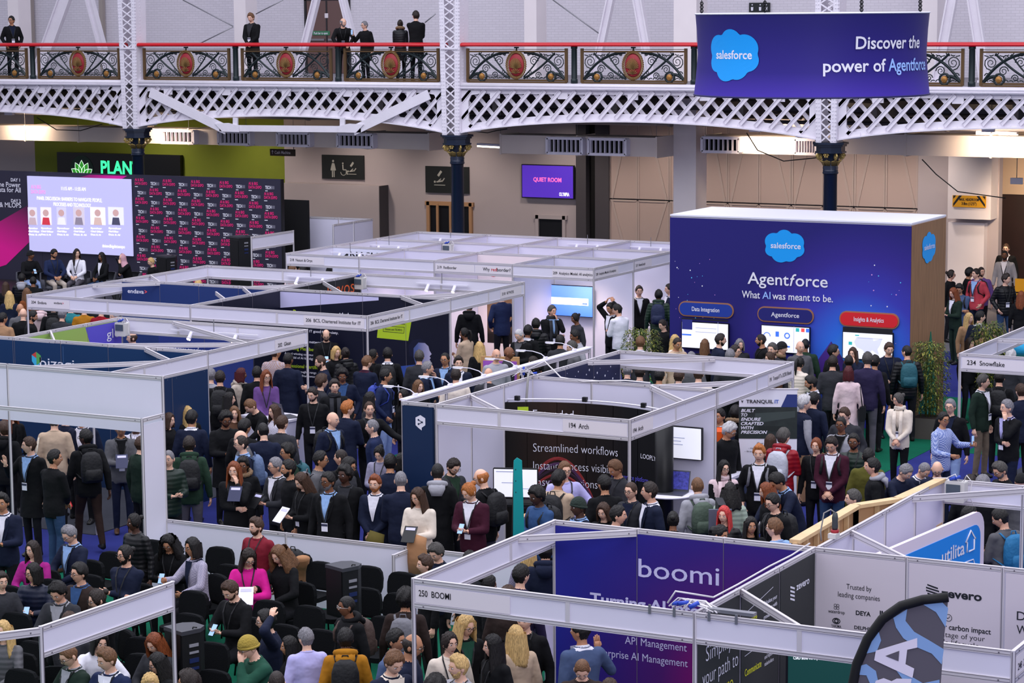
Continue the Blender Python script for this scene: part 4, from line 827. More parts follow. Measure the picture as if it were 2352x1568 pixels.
for s_ in (0, 1):
 p = pc(s_); MB().lathe([(.14, 0), (.14, HT)], (p[0]+(-.03 if not s_ else .03), p[1]+.12, 0), 14).build('end_cap', mat('print_black', '#0a0b0d', .45), pu)
m = MB(); m.tube([(*pc(s_)+[0, .1], HT+.03) for s_ in np.linspace(.02, .98, 12)], .012, 5); m.build('top_bar', WHITE, pu)
for s_ in (.1, .48, .86): MB().box((*pc(s_)+[0, .08], HT+.05), (.07, .06, .07)).build('lamp_clip', BLACK, pu)
def curved(items, mats, nm='lettering', off=-.012):
 m = MB()
 for (t, s0, z, h, w, mi, b) in items:
  q = MB(); txt(q, t, (0, 0, z), X1, Z1, h, mi, b, w, 'l', 0, 0)
  V = []
  for v in q.v: p = pc(s0+v[0]/(RR*abs(th[0]-th[-1]))); n_ = p-cc; n_ /= np.linalg.norm(n_); V.append((*(p+n_*off), v[2]))
  m.add(V, q.f, mi)
 return m.build(nm, mats, pu)
def poly_curved(polys, mats, nm, off=-.008):
 m = MB()
 for poly, mi in polys:
  V = []
  for s_, z in poly: p = pc(s_); n_ = p-cc; n_ /= np.linalg.norm(n_); V.append((*(p+n_*(off-.002*mi)), z))
  m.add(V, [tuple(range(len(V)))], mi)
 return m.build(nm, mats, pu)
sw = []
for k in range(9):
 t0 = .06+.02*k; sw.append(([(.10+.48*((i/20)), .55+.85*math.sin(PI*i/20)**.8*(1-.1*k)) for i in range(21)]+[(.12+.44*(1-i/20), .55+.8*math.sin(PI*i/20)**.8*(1-.1*k)) for i in range(21)], k % 3))
poly_curved(sw, [mat('swirl_red', '#8a2a2a', .5), mat('swirl_violet', '#4a2a50', .5), mat('swirl_plum', '#2e1a2c', .5)], 'printed_swirl')
poly_curved([([(.115, 1.78), (.175, 1.83), (.175, 2.15), (.115, 2.15)], 0)], [LIME], 'lime_tag')
curved([('Arch', .12, 1.84, .07, .16, 0, .02), ('Extended', .2, 1.98, .13, .62, 0, -.008), ('Streamlined workflows', .2, 1.47, .13, 1.35, 0, -.012), ('Instant process visibility', .2, 1.2, .13, 1.35, 0, -.012), ('Easy integrations', .2, .95, .13, 1.0, 0, -.012), ('Microservice platform', .66, 1.15, .07, .7, 1, 0), ('LOOPLY', .86, 1.5, .07, .33, 0, .0), ('LOOPLY', .05, 1.05, .07, .3, 0, .0)], [PW, mat('print_indigo', '#5a55c8', .5)])
def desk(lab, x, y, w, d, h, top, side, ang=0, name='counter'):
 e = empty(name, lab, 'counter', (x, y, 0), ang); MB().rbox((0, 0, h-.02), (w+.04, d+.04, .04), .03).build('counter_top', top, e); MB().rbox((0, 0, (h-.04)/2), (w, d, h-.04), .03).build('cabinet', side, e)
 MB().box((0, -d/2-.003, h/2-.03), (w*.9, .008, h*.85)).build('front_panel', side, e); return e
WOODT = mat('beech_top', '#c89a68', .5, var=.12, vscale=6, stretch=(1, 12, 1))
desk('lime green counter with wooden top at the front of the Arch stand', -15.0, 29.2, .9, .5, 1.0, WOODT, mat('lime_laminate', '#8fae22', .5))
screen('monitor', 'white monitor on the lime green counter beside the teal banner', tuple(at(1185, 1140, 1.12)), math.radians(20), .62, .4, mat('screen_paper', '#e6e7f2', emit=.5), legs=.12, items=[('r', -.28, .36, .3, .012, 0), ('r', -.2, .2, .25, .01, 0), ('r', .1, .12, .15, .008, 0)], tm=[SB])
screen('monitor', 'white monitor on the plain wall of the Looply corner', (-14.33, 31.78, 1.45), 0, .82, .46, mat('screen_paper', '#e6e7f2', emit=.75), items=[('r', -.38, .42, .2, .01, 0), ('r', -.05, .3, .2, .01, 0), ('r', -.05, .25, .14, .01, 0), ('r', -.05, .2, .17, .01, 0)], tm=[SB])
t = empty('round_table', 'white round bistro table with laptop in the Looply corner', 'table', (-14.2, 31.25, 0)); MB().lathe([(.0, 1.0), (.38, 1.0), (.4, 1.015), (.38, 1.03), (.0, 1.03)], n=24).build('tabletop', WHITE, t); MB().lathe([(.03, .03), (.03, 1.0)], n=8).build('stem', BLACK, t); MB().lathe([(.25, 0), (.25, .02), (.04, .05)], n=16).build('foot', BLACK, t)
def laptop(lab, P, ang, scr, open_=1.85, s_=1):
 e = empty('laptop', lab, 'laptop', P, ang); MB().box((0, 0, .008), (.34*s_, .24*s_, .016)).build('keyboard_base', mat('laptop_grey', '#5a5b62', .4, .5), e); R = Matrix.Rotation(PI-open_-PI/2, 3, 'X')
 q = MB().box((0, 0, .115*s_), (.34*s_, .008, .23*s_)); q.v = [tuple(R@Vector(v)+Vector((0, .12*s_, .014))) for v in q.v]; l = q.build('lid', mat('laptop_grey', '#5a5b62'), e)
 q = MB().box((0, -.006, .117*s_), (.32*s_, .003, .2*s_)); q.v = [tuple(R@Vector(v)+Vector((0, .12*s_, .014))) for v in q.v]; q.build('display', scr, l); return e
laptop('open laptop with purple night wallpaper on the round table', (-14.15, 31.2, 1.03), .1, mat('laptop_wallpaper', '#3d3f8f', .3, var=.7, vscale=25, emit=.3), s_=1.3)
q0 = np.array([-14.35, 34.15]); e = empty('rollup_banner', 'tall roll-up banner reading TRANQUIL IT, built to endure, right of the aisle', 'banner', (-13.86, 34.2, 0), math.radians(24))
MB().box((0, .0, 1.1), (.9, .012, 2.1)).build('banner_sheet', PW, e); MB().rbox((0, 0, .04), (.95, .2, .08), .03, ax=0).build('base', ALU, e); MB().tube([(-.47, 0, 2.16), (.47, 0, 2.16)], .015, 6).build('top_bar', ALU, e)
shapes(e, [([(-.45, 1.38), (.45, 1.38), (.45, 1.88), (-.45, 1.88)], 0), ([(.2, 1.88), (.45, 1.88), (.45, 2.08), (.29, 2.08)], 1), ([(-.2, 1.62), (.42, 1.72), (.42, 1.82), (-.2, 1.78)], 2), ([(-.15, 1.5), (.25, 1.5), (.25, 1.58), (-.15, 1.58)], 3)], [mat('print_charcoal_green', '#27302f', .5, var=.2, vscale=9), mat('print_navy2', '#2a3a7a', .5), mat('print_slate', '#3d4846', .5), mat('print_dark3', '#1c2423', .5)], 'printed_picture', -.012)
letters(e, [(t_, -.42, 1.80-k*.068, .048, {'sh': .25, 'b': .03, 'w': w_}) for k, (t_, w_) in enumerate((('BUILT', .22), ('TO', .1), ('ENDURE', .31), ('CRAFTED', .35), ('WITH', .2), ('PRECISION', .41)))]+[('TRANQUIL', -.34, 1.94, .055, {'mi': 1, 'w': .42, 'b': .02}), ('IT', .1, 1.94, .055, {'mi': 2, 'b': .03}), ('Our expertise', -.17, 1.29, .035, {'mi': 1, 'w': .34}), ('- Hardware design and assembly', -.3, 1.22, .02, {'mi': 1, 'w': .6}), ('- Branding, certification, repair and', -.36, 1.17, .02, {'mi': 1, 'w': .75}), ('v', -.42, 1.95, .05, {'mi': 1, 'b': .03})], [PW, INK, mat('print_blue4', '#4a6ac0', .5)], y=-.018)
desk('navy counter with white top in front of the Tranquil IT banner', -14.2, 33.1, .6, .9, 1.0, WHITE, mat('navy_laminate', '#15284a', .5))
o_ = empty('server_case', 'bright orange upright server case on the counter behind the aisle', 'case', (-14.45, 33.55, 1.02), .35); MB().box((0, 0, .28), (.2, .42, .56)).build('shell', mat('orange_case', '#e2560c', .4), o_); MB().box((.105, -.0, .28), (.012, .4, .5)).build('front_panel', mat('orange_case2', '#c9480a', .45), o_)
m = MB()
for k in range(5):
 for s__ in (-1, 1): m.ball((.113, s__*.17, .08+k*.1), .008, 6, 4)
m.build('screw', BLACK, o_)
# ---------------- 250 Boomi / 248 Zevero / utilita
x0, x1, x2, y0, y1, y2 = -11.7, -8.69, -5.7, 19.7, 22.73, 26.83
J_ = stand('near white stand frame with 250 BOOMI name board and purple wall', x0, y0)
for p in ((x0, y0), (x1, y0), (x2, y0), (x0, y1), (x1, y1), (x2, y1)): spost(J_, *p)
o, a = fascia(J_, (x0, y0), (x1, y0), joints=(1.7,)); board(J_, o, a, .03, [('250  BOOMI', .04, 2.33, .062, .36, 1)], 1.05); fascia(J_, (x0, y0), (x0, y1), joints=(2.0,))
fascia(J_, (x1, y0), (x2, y0), joints=(1.03,)); o, a = fascia(J_, (x2, y0), (x2, y1)); board(J_, o, a, .05, [('248  Zevero', .05, 2.3, .062, .4, 1)], 1.0); wall(J_, (x0, y1), (x1, y1)); wall(J_, (x1, y0), (x1, y1)); wall(J_, (x1, y1), (x2, y1))
brace(J_, (x0, y1-.85), (x0+1.0, y1)); brace(J_, (x1, y0+1.08), (x1+1.05, y0))
g = sheet(J_, x0+.02, y1, 0, 2.98, 0, 2.44, gradmat('print_boomi', [(0, '#b0006e'), (.22, '#86136f'), (.45, '#4f1d70'), (.72, '#33207a'), (1, '#24268a')], radial=(2.3, 0, .8), lo=0, hi=2.3))
letters(g, [('boomi', 1.0, 1.98, .2, {'w': .94, 'b': .004}), ('Turning AI into', .42, 1.62, .12, {'w': 1.3, 'b': .03}), ('API Management  \u2022', .84, 1.22, .085, {'w': .82, 'b': .0}), ('Enterprise AI Management  \u2022', .45, 1.05, .085, {'w': 1.22, 'b': .0})], [LAV])
for k, (s0, s1) in enumerate(((0, 1.02), (1.06, 2.02), (2.06, 3.0))):
 g = sheet(J_, x1, y0+s0, PI/2, s1-s0, 0, 2.44, gradmat('print_zevero%d' % k, [(0, '#123a38'), (.35, '#2a2e2f'), (1, '#2c2f30')], 'Z', 0, 2.4))
 if k == 0: letters(g, [('Simplify', .2, 1.98, .15, {'w': .62, 'b': -.01}), ('your path to', .12, 1.76, .15, {'w': .85, 'b': -.01}), ('net zero', .25, 1.56, .15, {'mi': 1, 'w': .6, 'b': -.01})], [PW, mat('print_yellow', '#e0e02a', .5)])
 if k == 1:
  letters(g, [('Measure', .08, 2.1, .07, {'mi': 1, 'w': .3}), ('Calculate your', .55, 2.2, .04, {'w': .35}), ('emissions with', .55, 2.13, .04, {'w': .35}), ('granular accuracy', .55, 2.06, .04, {'w': .36}), ('Communicate', .08, 1.6, .07, {'mi': 1, 'w': .42}), ('Share your progress', .58, 1.72, .04, {'w': .33}), ('and impact to', .58, 1.65, .04, {'w': .26}), ('stakeholders', .58, 1.58, .04, {'w': .24})], [PW, mat('print_yellow', '#e0e02a', .5)])
  shapes(g, [([(.08, 2.22), (.8, 2.33), (.8, 2.336), (.08, 2.226)], 0), ([(.08, 1.8), (.8, 1.84), (.8, 1.846), (.08, 1.806)], 0)], [PW], 'printed_rule')
 if k == 2:
  letters(g, [('zevero', .42, 2.16, .075, {'w': .36, 'b': .02})], [PW]); shapes(g, [([(.26, 2.2-.04*j+.02), (.38, 2.2-.04*j-.02), (.38, 2.2-.04*j), (.26, 2.2-.04*j+.04)], 0) for j in range(4)], [PW])
g = sheet(J_, x1+.03, y1, 0, .96, 0, 2.44, mat('print_warm_white', '#d6cdd6', .55, bump=.06, bscale=4)); INKT = mat('print_ink', '#22252c', .5)
letters(g, [('Trusted by', .47, 2.1, .055, {'w': .27, 'a': 'c', 'b': 0}), ('leading companies', .47, 2.01, .055, {'w': .45, 'a': 'c', 'b': 0}), ('waterdrop', .23, 1.83, .035, {'w': .18, 'a': 'c', 'b': .01}), ('DEYA', .52, 1.84, .045, {'w': .16, 'a': 'c', 'b': .03}), ('JUPE', .77, 1.82, .09, {'w': .17, 'a': 'c', 'b': .04}), ('YAKIMA', .23, 1.68, .03, {'w': .11, 'a': 'c'}), ('CHIEF', .23, 1.64, .03, {'w': .09, 'a': 'c'}), ('DELPHIS', .52, 1.69, .035, {'w': .19, 'a': 'c', 'b': .02}), ('eco', .52, 1.65, .035, {'w': .06, 'a': 'c'})], [INKT])
m = MB()
for dx, dz in ((-.014, .014), (.014, .014), (-.014, -.014), (.014, -.014)): m.tube([(.23+dx+.014*math.cos(t), -.023, 1.9+dz+.014*math.sin(t)) for t in np.linspace(0, 2*PI, 9)[:-1]], .0025, 4, closed=True)
m.tube([(.23+.04*math.cos(t), -.023, 1.75+.028*math.sin(t)) for t in np.linspace(0, 2*PI, 13)[:-1]], .005, 4, closed=True); m.tube([(.23+.02*math.cos(t), -.023, 1.75+.02*math.sin(t)) for t in np.linspace(0, 2*PI, 9)[:-1]], .006, 4, closed=True); m.build('emblem', INKT, g)
def zmark(m, cx, cz, r, mi=0):
 for j in range(4):
  z = cz+r*.6-j*r*.42; w = r*math.sqrt(max(.1, 1-((z-cz)/r)**2))
  m.add([(cx-w, -.023, z+.1*r), (cx, -.023, z-.12*r), (cx+w, -.023, z-.3*r), (cx+w, -.023, z-.08*r), (cx, -.023, z+.12*r), (cx-w, -.023, z+.32*r)], [(0, 1, 4, 5), (1, 2, 3, 4)], mi)
g = sheet(J_, x1+1.03, y1, 0, .95, 0, 2.44, mat('print_warm_white', '#d6cdd6')); letters(g, [('zevero', .34, 2.13, .085, {'w': .42, 'b': .03}), ('Reduce your carbon impact', .02, 1.80, .055, {'w': .84, 'b': .015}), ('at every stage of your', .06, 1.72, .055, {'w': .74, 'b': -.005}), ("product's lifecycle", .08, 1.64, .055, {'w': .66, 'b': -.005})], [INKT])
m = MB(); zmark(m, .25, 2.18, .07); m.tube([(.42+.035*math.cos(t), -.023, 1.92+.035*math.sin(t)) for t in np.linspace(0, 2*PI, 17)[:-1]], .003, 4, closed=True); m.bar((.405, -.023, 1.92), (.415, -.023, 1.91), .005, .005); m.bar((.415, -.023, 1.91), (.435, -.023, 1.935), .005, .005); m.build('emblem', INKT, g)
g = sheet(J_, x1+2.03, y1, 0, .93, 0, 2.44, mat('print_warm_white', '#d6cdd6')); letters(g, [('Decarbonise', .12, 1.98, .09, {'w': .7, 'b': 0}), ('With confidence', .12, 1.84, .09, {'w': .75, 'b': 0})], [INKT])
e = empty('wall_screen', 'dark green screen with climate text inside the Zevero stand', 'screen', (-8.35, 21.3, 1.42), math.radians(24)); MB().box((.35, 0, .2), (.84, .05, .5)).build('bezel', BLACK, e); MB().box((.35, -.03, .2), (.8, .006, .46)).build('display', mat('screen_green', '#0c3b38', emit=.5), e); MB().box((.35, .05, -.5), (.06, .06, 1.0)).build('stand_pole', BLACK, e)
letters(e, [('Corporate climate action is increasingly a', .0, .34, .03, {'w': .48}), ('global problem.', .5, .34, .03, {'w': .18, 'mi': 1}), ('CSRD alone will impact 000s of companies', .0, .29, .03, {'w': .5})], [SW, mat('screen_yellow', '#e0e02a', emit=.8)], y=-.036)
e = empty('cable_bundle', 'tangle of white cables and blue plugs on the Boomi stand corner', 'cables', (x1, y0, 2.51)); m = MB()
for k in range(8):
 r = random.Random(k+50); m.tube([(r.uniform(-.28, -.1), r.uniform(-.02, .04), .01), (r.uniform(-.2, 0), r.uniform(0, .1), r.uniform(.03, .09)), (r.uniform(0, .08), r.uniform(.0, .2), r.uniform(.02, .07)), (r.uniform(.05, .25), r.uniform(-.02, .12), .01)], .007, 5)
m.tube([(-.3, .05, .03), (-.22, .05, .15), (-.06, .1, .13), (.01, .4, .04), (0, 1.0, .03), (0, 1.8, .04), (.0, 2.4, .03), (.0, 2.9, .05)], .009, 6); m.build('cable', CABLEW, e)
m = MB(); m.tube([(-.17, .0, .05), (-.08, .04, .06)], .022, 7); m.tube([(-.05, -.02, .03), (.02, .04, .07)], .022, 7); m.tube([(-.24, .04, .03), (-.18, .02, .05)], .02, 7); m.build('plug', BLUEPLUG, e)
for s_ in (-.45, -.2, .15, .42): MB().box((s_, -.022, -.03), (.025, .01, .09)).build('bracket', STEEL, e)
MB().box((.35, .05, .02), (.45, .08, .03)).build('tray', STEEL, e)
K_ = stand('white-walled stand behind Zevero with a leaning blue utilita sign', x1, y1)
wall(K_, (x1+.03, y1+.03), (x1+.03, y2), step=1.02); spost(K_, x1+.03, y2); fascia(K_, (x1+.03, y2), (-3.5, y2), joints=(1.0, 3.0)); spost(K_, -7.69, y2)
brace(K_, (x1+.03, y1+1.0), (x1+1.02, y1)); brace(K_, (x1+.03, y1+3.0), (x1+1.15, y2))
s_ = empty('fabric_sign', 'blue utilita business fabric sign with white rounded border, tilted', 'sign', (-8.55, 23.0, 0), math.atan2(3.75, .42)); L = 3.75
o = MB().rbox((L/2, 0, 1.2), (L, .05, 2.0), .22, ax=1, n=5).build('sign_frame', mat('fabric_white', '#e9dcea', .5), s_); o = MB().rbox((L/2, -.027, 1.2), (L-.24, .01, 1.72), .16, ax=1, n=5).build('sign_print', mat('utilita_blue', '#1d8be8', .5), s_)
letters(s_, [('utilita', L-1.2, 1.78, .16, {'w': .62, 'b': .015}), ('business', L-.73, 1.56, .08, {'w': .42, 'b': .0}), ('and', 1.45, 1.62, .16, {'b': .02}), ('Powered', .5, 1.2, .16, {'b': .02})], [PW], y=-.036)
m = MB(); m.tube([(L-.8+.52*a, -.036, 1.52+.15*b) for a, b in ((0, .5), (.08, .05), (.5, 0), (.92, .05), (1, .5), (.92, .95), (.5, 1), (.08, .95))], .008, 4, closed=True); m.tube([(L-.51, -.036, 1.78), (L-.51, -.036, 1.9), (L-.55, -.036, 1.9), (L-.41, -.036, 2.02), (L-.27, -.036, 1.9), (L-.31, -.036, 1.9), (L-.31, -.036, 1.78), (L-.45, -.036, 1.78)], .012, 4); m.build('emblem', PW, s_)
powerbox(x1+.25, y2-.15, 2.36, 0, 'grey power box on the corner of the utilita stand')
e = empty('power_plug', 'large grey power connector with red collar on the white wall top', 'plug', (-8.66, 23.25, 2.5)); e.scale = (.62, .62, .62); g_ = mat('dark_grey_plastic', '#3c4145', .5)
MB().box((0, -.05, .04), (.14, .2, .08)).build('box', mat('power_box_grey', '#c9c7c4'), e); MB().lathe([(.07, .08), (.07, .13)], n=12).build('collar', mat('red_collar', '#a0222e', .5), e); MB().lathe([(.045, .13), (.055, .18), (.05, .26), (.055, .34), (.04, .42)], n=10).build('body', g_, e); MB().tube([(0, 0, .42), (-.06, -.05, .48), (-.16, -.1, .42), (-.2, -.15, .1), (-.18, -.16, -.05)], .013, 6).build('cable', mat('grey_cable', '#8c8a88'), e)
w_ = empty('wood_frame', 'unpainted plywood and batten frame wall with bent end, behind the Zevero stand', 'partition', (-8.9, 22.95, 0)); pn = mat('pale_batten', '#d9b98c', .6, var=.1, vscale=5); ply = mat('plywood', '#c49a6f', .6, var=.12, vscale=4)
path = [(0, 0), (-.22, 2.2), (.05, 3.0), (.28, 4.4)] ; ZT = 2.5
path = [(-.12, .0), (-.18, 2.0), (.12, 2.55), (.2, 3.9)]
for a_, b_ in zip(path[:-1], path[1:]):
 A3 = np.array([*a_, 0]); B3 = np.array([*b_, 0]); d = B3-A3; Ld = np.linalg.norm(d); n_ = max(1, int(Ld/.3))
 m = MB().bar(A3+[0, 0, 2.2], B3+[0, 0, 2.2], .012, .5); m.build('plywood_sheet', ply, w_)
 MB().bar(A3+[.03, 0, ZT-.02], B3+[.03, 0, ZT-.02], .12, .04).build('batten', pn, w_); MB().bar(A3+[.03, 0, 1.95], B3+[.03, 0, 1.95], .06, .04).build('batten', pn, w_)
 for k in range(n_+1): MB().box(A3+d*k/n_+[.035, 0, 2.22], (.05, .035, .5)).build('batten', pn, w_)
 MB().bar(A3+[-.05, 0, 1.0], B3+[-.05, 0, 1.0], .03, 2.0).build('plywood_sheet', ply, w_)
# ---------------- 234 Snowflake
M_ = stand('white stand corner with name board 234 Snowflake at right edge', -11.68, 37.0)
spost(M_, -11.68, 37.0); spost(M_, -11.68, 43); o, a = fascia(M_, (-11.68, 37), (-5.7, 37), joints=(2, 4)); board(M_, o, a, .04, [('234  Snowflake', .08, 2.32, .075, .62, 1)], 1.6); fascia(M_, (-11.68, 37), (-11.68, 43), joints=(2.0, 4)); brace(M_, (-11.68, 39), (-10.0, 39.4)); spost(M_, -10.0, 39.4)
# ---------------- lower-left fascia
N_ = stand('nearest white fascia frame crossing the chairs at lower left', -13.76, 16.58)
spost(N_, -13.78, 16.58); spost(N_, -13.74, 18.53); fascia(N_, (-13.78, 16.58), (-13.74, 18.53)); rail(N_, (-14.6, 15.4), (-13.78, 16.58), 2.45, .075)
spost(N_, -14.6, 15.4)
# ---------------- salesforce box
x0, x1, y0, y1, H = -19.61, -14.62, 43.17, 45.2, 4.0
Q_ = empty('branded_box', 'large blue box stand with cloud logo, Agentforce lettering and wood-grain side', 'stand', (x0, y0, 0)); WD = mat('wood_grain_side', '#8f6a4b', .6, var=.22, vscale=3, stretch=(10, 10, .6))
MB().box((2.5, 1.02, 2), (4.98, 2.0, 3.96)).build('box_body', PW, Q_); MB().box((2.5, 1.02, 3.985), (5.0, 2.06, .03)).build('roof_board', PW, Q_); MB().box((4.995, 1.02, 1.98), (.02, 2.04, 3.94)).build('side_cladding', WD, Q_)
g = MB().box((2.5, -.01, 1.97), (4.99, .02, 3.94)).build('front_graphic', gradmat('print_sf', [(0, '#4aa5f0'), (.25, '#2f6fe0'), (.5, '#3b3db0'), (.75, '#352a8a'), (1, '#262270')], radial=(4.0, 0, 1.35), lo=0, hi=2.6), Q_)
CL = mat('cloud_blue', '#0d9df2', .5)
m = MB(); cloud(m, (2.46, -.024, 3.46), X1, Z1, .82, .64, 0, .006); m.build('cloud_logo', CL, g); letters(g, [('salesforce', 2.47, 3.42, .11, {'w': .62, 'a': 'c', 'b': .012}), ('Agent', 1.68, 2.70, .23, {'w': .86, 'b': .008}), ('f', 2.56, 2.70, .23, {'b': .008, 'sh': .25}), ('orce', 2.68, 2.70, .23, {'w': .66, 'b': .008}), ('What', 1.56, 2.42, .14, {'w': .38, 'b': .008}), ('AI', 1.99, 2.42, .14, {'mi': 1, 'b': .008}), ('was meant to be.', 2.2, 2.42, .14, {'w': 1.25, 'b': .008})], [PW, mat('print_ice', '#9cc0ff', .5)], y=-.034)
def pill(cx, cz, w, h, m_, t):
 b = MB().rbox((cx, -.035, cz), (w, .03, h), h/2-.005, ax=1, n=6).build('button_rim', mat('copper_rim', '#b07a5a', .4, .3), g); MB().rbox((cx, -.055, cz), (w-.05, .012, h-.05), h/2-.03, ax=1, n=6).build('button_face', m_, b); letters(b, [(t, cx, cz-.035, .085, {'a': 'c', 'b': .01, 'w': w*.5})], [PW], y=-.063)
pill(.80, 2.14, 1.18, .3, mat('pill_blue', '#1c3a9a', .5), 'Data Integration'); pill(2.48, 2.12, 1.17, .3, mat('pill_navy', '#1f1f70', .5), 'Agentforce'); pill(4.19, 2.12, 1.2, .3, mat('pill_red', '#d8202c', .5), 'Insights & Analytics')
st_ = []
for k in range(46):
 r = random.Random(k+200); side = k % 2; u = r.uniform(.08, 1.0) if side else r.uniform(3.9, 4.85); v = r.uniform(1.6, 3.2); q = r.choice((.008, .01, .016)); st_.append(([(u-q, v), (u, v-q), (u+q, v), (u, v+q)], k % 3))
shapes(g, st_, [PW, mat('star_pink', '#d69ae0', .5), mat('star_cyan', '#59b8f0', .5)], 'printed_stars', -.024)
shapes(g, [([(2.9, .9), (3.2, 1.35), (3.42, 1.66), (3.62, 1.4), (3.9, .9)], 0), ([(3.42, 1.66), (3.62, 1.4), (3.9, .9), (3.5, .9)], 1)], [mat('peak_violet', '#4a2a8a', .5), mat('peak_dark', '#38206f', .5)], 'printed_mountain', -.024)
m = MB(); cloud(m, (5.008, 1.0, 3.45), Y1, Z1, .8, .6, 0, .006); txt(m, 'salesforce', (5.016, 1.0, 3.42), Y1, Z1, .1, 1, .012, .62, 'c'); m.build('cloud_logo', [CL, PW], Q_)
SCR = [mat('ui_navy', '#20246e', emit=.4), SB, mat('ui_red', '#e04a4a', emit=.6), mat('ui_teal', '#2aa0a0', emit=.6), mat('ui_blue', '#3a6ae0', emit=.6), mat('ui_black', '#15151c', emit=.05)]
SPP = mat('screen_paper', '#e6e7f2', emit=.75)
for (a, b, lab, its) in (((1568, 736), (1673, 803), 'left dashboard television under Data Integration button', [('r', -.49, .36, .22, .2, 0), ('r', -.49, .24, .2, .03, 4), ('r', -.2, .4, .45, .008, 1), ('r', -.2, .32, .45, .008, 1), ('r', .28, .1, .006, .44, 1), ('r', -.5, .56, 1.0, .03, 5)]), ((1751, 744), (1859, 812), 'middle dashboard television under Agentforce button', [('r', .22, .42, .07, .07, 3), ('r', .33, .42, .07, .07, 2), ('r', .43, .42, .07, .07, 4), ('r', .18, .02, .006, .5, 1), ('r', -.45, .5, .6, .008, 1), ('r', -.2, .3, .07, .1, 4), ('r', -.02, .1, .12, .03, 4)]), ((1938, 757), (2050, 828), 'right map television under Insights and Analytics button', [('r', -.5, .5, 1.0, .1, 5), ('r', -.25, .44, .08, .02, 3), ('r', -.38, .26, .07, .06, 3), ('r', -.2, .4, .5, .006, 1)])):
 p = atY(*a, y0-.08); q = atY(*b, y0-.08); w, h = q[0]-p[0], p[2]-q[2]; s = screen('television', lab, ((p[0]+q[0])/2, y0-.08, q[2]), 0, w, h*.96, SPP, items=its, tm=SCR)
 if 'map' in lab:
  m = MB(); P = [(-.22, .42), (.1, .42), (.12, .36), (.3, .42), (.26, .3), (.2, .2), (.24, .1), (.18, .12), (.1, .18), (-.02, .08), (-.1, .18), (-.22, .22), (-.27, .32)]; m.add([(a_, -.034, b_) for a_, b_ in P], [tuple(range(len(P)))]); m.build('map', mat('map_grey', '#c3c6dd', emit=.6), s)
 if 'middle' in lab:
  m = MB(); m.tube([(.04+.05*math.cos(t), -.034, .33+.05*math.sin(t)) for t in np.linspace(0, 2*PI, 13)[:-1]], .012, 4, closed=True); m.tube([(-.38+.07*math.cos(t), -.034, .3+.07*math.sin(t)) for t in np.linspace(0, PI, 9)], .008, 4); m.build('gauge', mat('ui_blue', '#3a6ae0'), s)
for (px, py, h, r, lab) in ((2143, 795, 1.9, .16, 'tall dark green cardboard cone tree against the wooden side'), (2131, 862, 1.3, .12, 'short teal cardboard cone tree beside the taller one')):
 p = at(px, py, h); q = np.array([-14.35, 43.6 if h > 1.5 else 43.25, 0]); tag(MB().lathe([(r, 0), (r*.75, h*.35), (r*.8, h*.36), (.01, h)], n=7, smooth=False).build('cone_tree', mat('cone_green' if h > 1.5 else 'cone_teal', '#0f5a45' if h > 1.5 else '#157a78', .6), None, tuple(q)), lab, 'decoration')
# ---------------- hanging cylinder banner
bc = np.array([-17.0, 44.05]); R_ = 2.28; zt, zb = 7.93, 6.37
hb = empty('hanging_banner', 'purple-blue cylindrical hanging banner with cloud logo, Discover the power of Agentforce', 'banner', (bc[0], bc[1], zb)); Hh = zt-zb; m = MB(); prof = [(R_, 0), (R_*.985, Hh*.2), (R_*.968, Hh*.5), (R_*.978, Hh*.8), (R_*.99, Hh)]; V = []; F = []; N = 72
for r, z in prof:
 for j in range(N): a = 2*PI*j/N; V.append((r*math.cos(a), r*math.sin(a), z))
for i in range(4):
 for j in range(N): F.append((i*N+j, i*N+(j+1) % N, (i+1)*N+(j+1) % N, (i+1)*N+j))
m.add(V, F, 0, True); m.build('fabric', gradmat('print_hanging', [(0, '#4632a8'), (.3, '#2d2280'), (1, '#231f68')], 'Z', 0, 1.55), hb)
for z, r in ((0, R_), (Hh, R_*.99)): MB().tube([(r*math.cos(t), r*math.sin(t), z) for t in np.linspace(0, 2*PI, 49)[:-1]], .018, 6, closed=True).build('hoop', PW if z else mat('hoop_dark', '#241f5c', .5), hb)
vd = math.atan2(-bc[1], -bc[0])   # direction towards the viewer
def cyl(m_, q, mi=0):
 V = []
 for v in q.v:
  a = vd+v[0]/R_; zz = v[2]; r = R_*(1-.032*math.sin(PI*zz/Hh))+.014-v[1]; V.append((r*math.cos(a), r*math.sin(a), zz))
 m_.add(V, q.f, 0); m_.m[-len(q.f):] = q.m
m = MB(); q = MB(); cloud(q, (-1.66, 0, .78), X1, Z1, 1.3, .98, 0, .004); cyl(m, q); m.build('cloud_logo', CL, hb)
m = MB()
for t_, x, z, h, w, mi, al in (('salesforce', -1.66, .72, .16, .95, 0, 'c'), ('Discover the', 2.6, .90, .23, 1.75, 0, 'r'), ('power of', 1.52, .48, .23, 1.3, 0, 'r'), ('Agentforce', 2.98, .48, .23, 1.4, 1, 'r')):
 q = MB(); txt(q, t_, (x, -.008, z), X1, Z1, h, mi, .016, w, al, 0, 0); cyl(m, q)
m.build('lettering', [PW, mat('print_ice', '#9cc0ff')], hb)
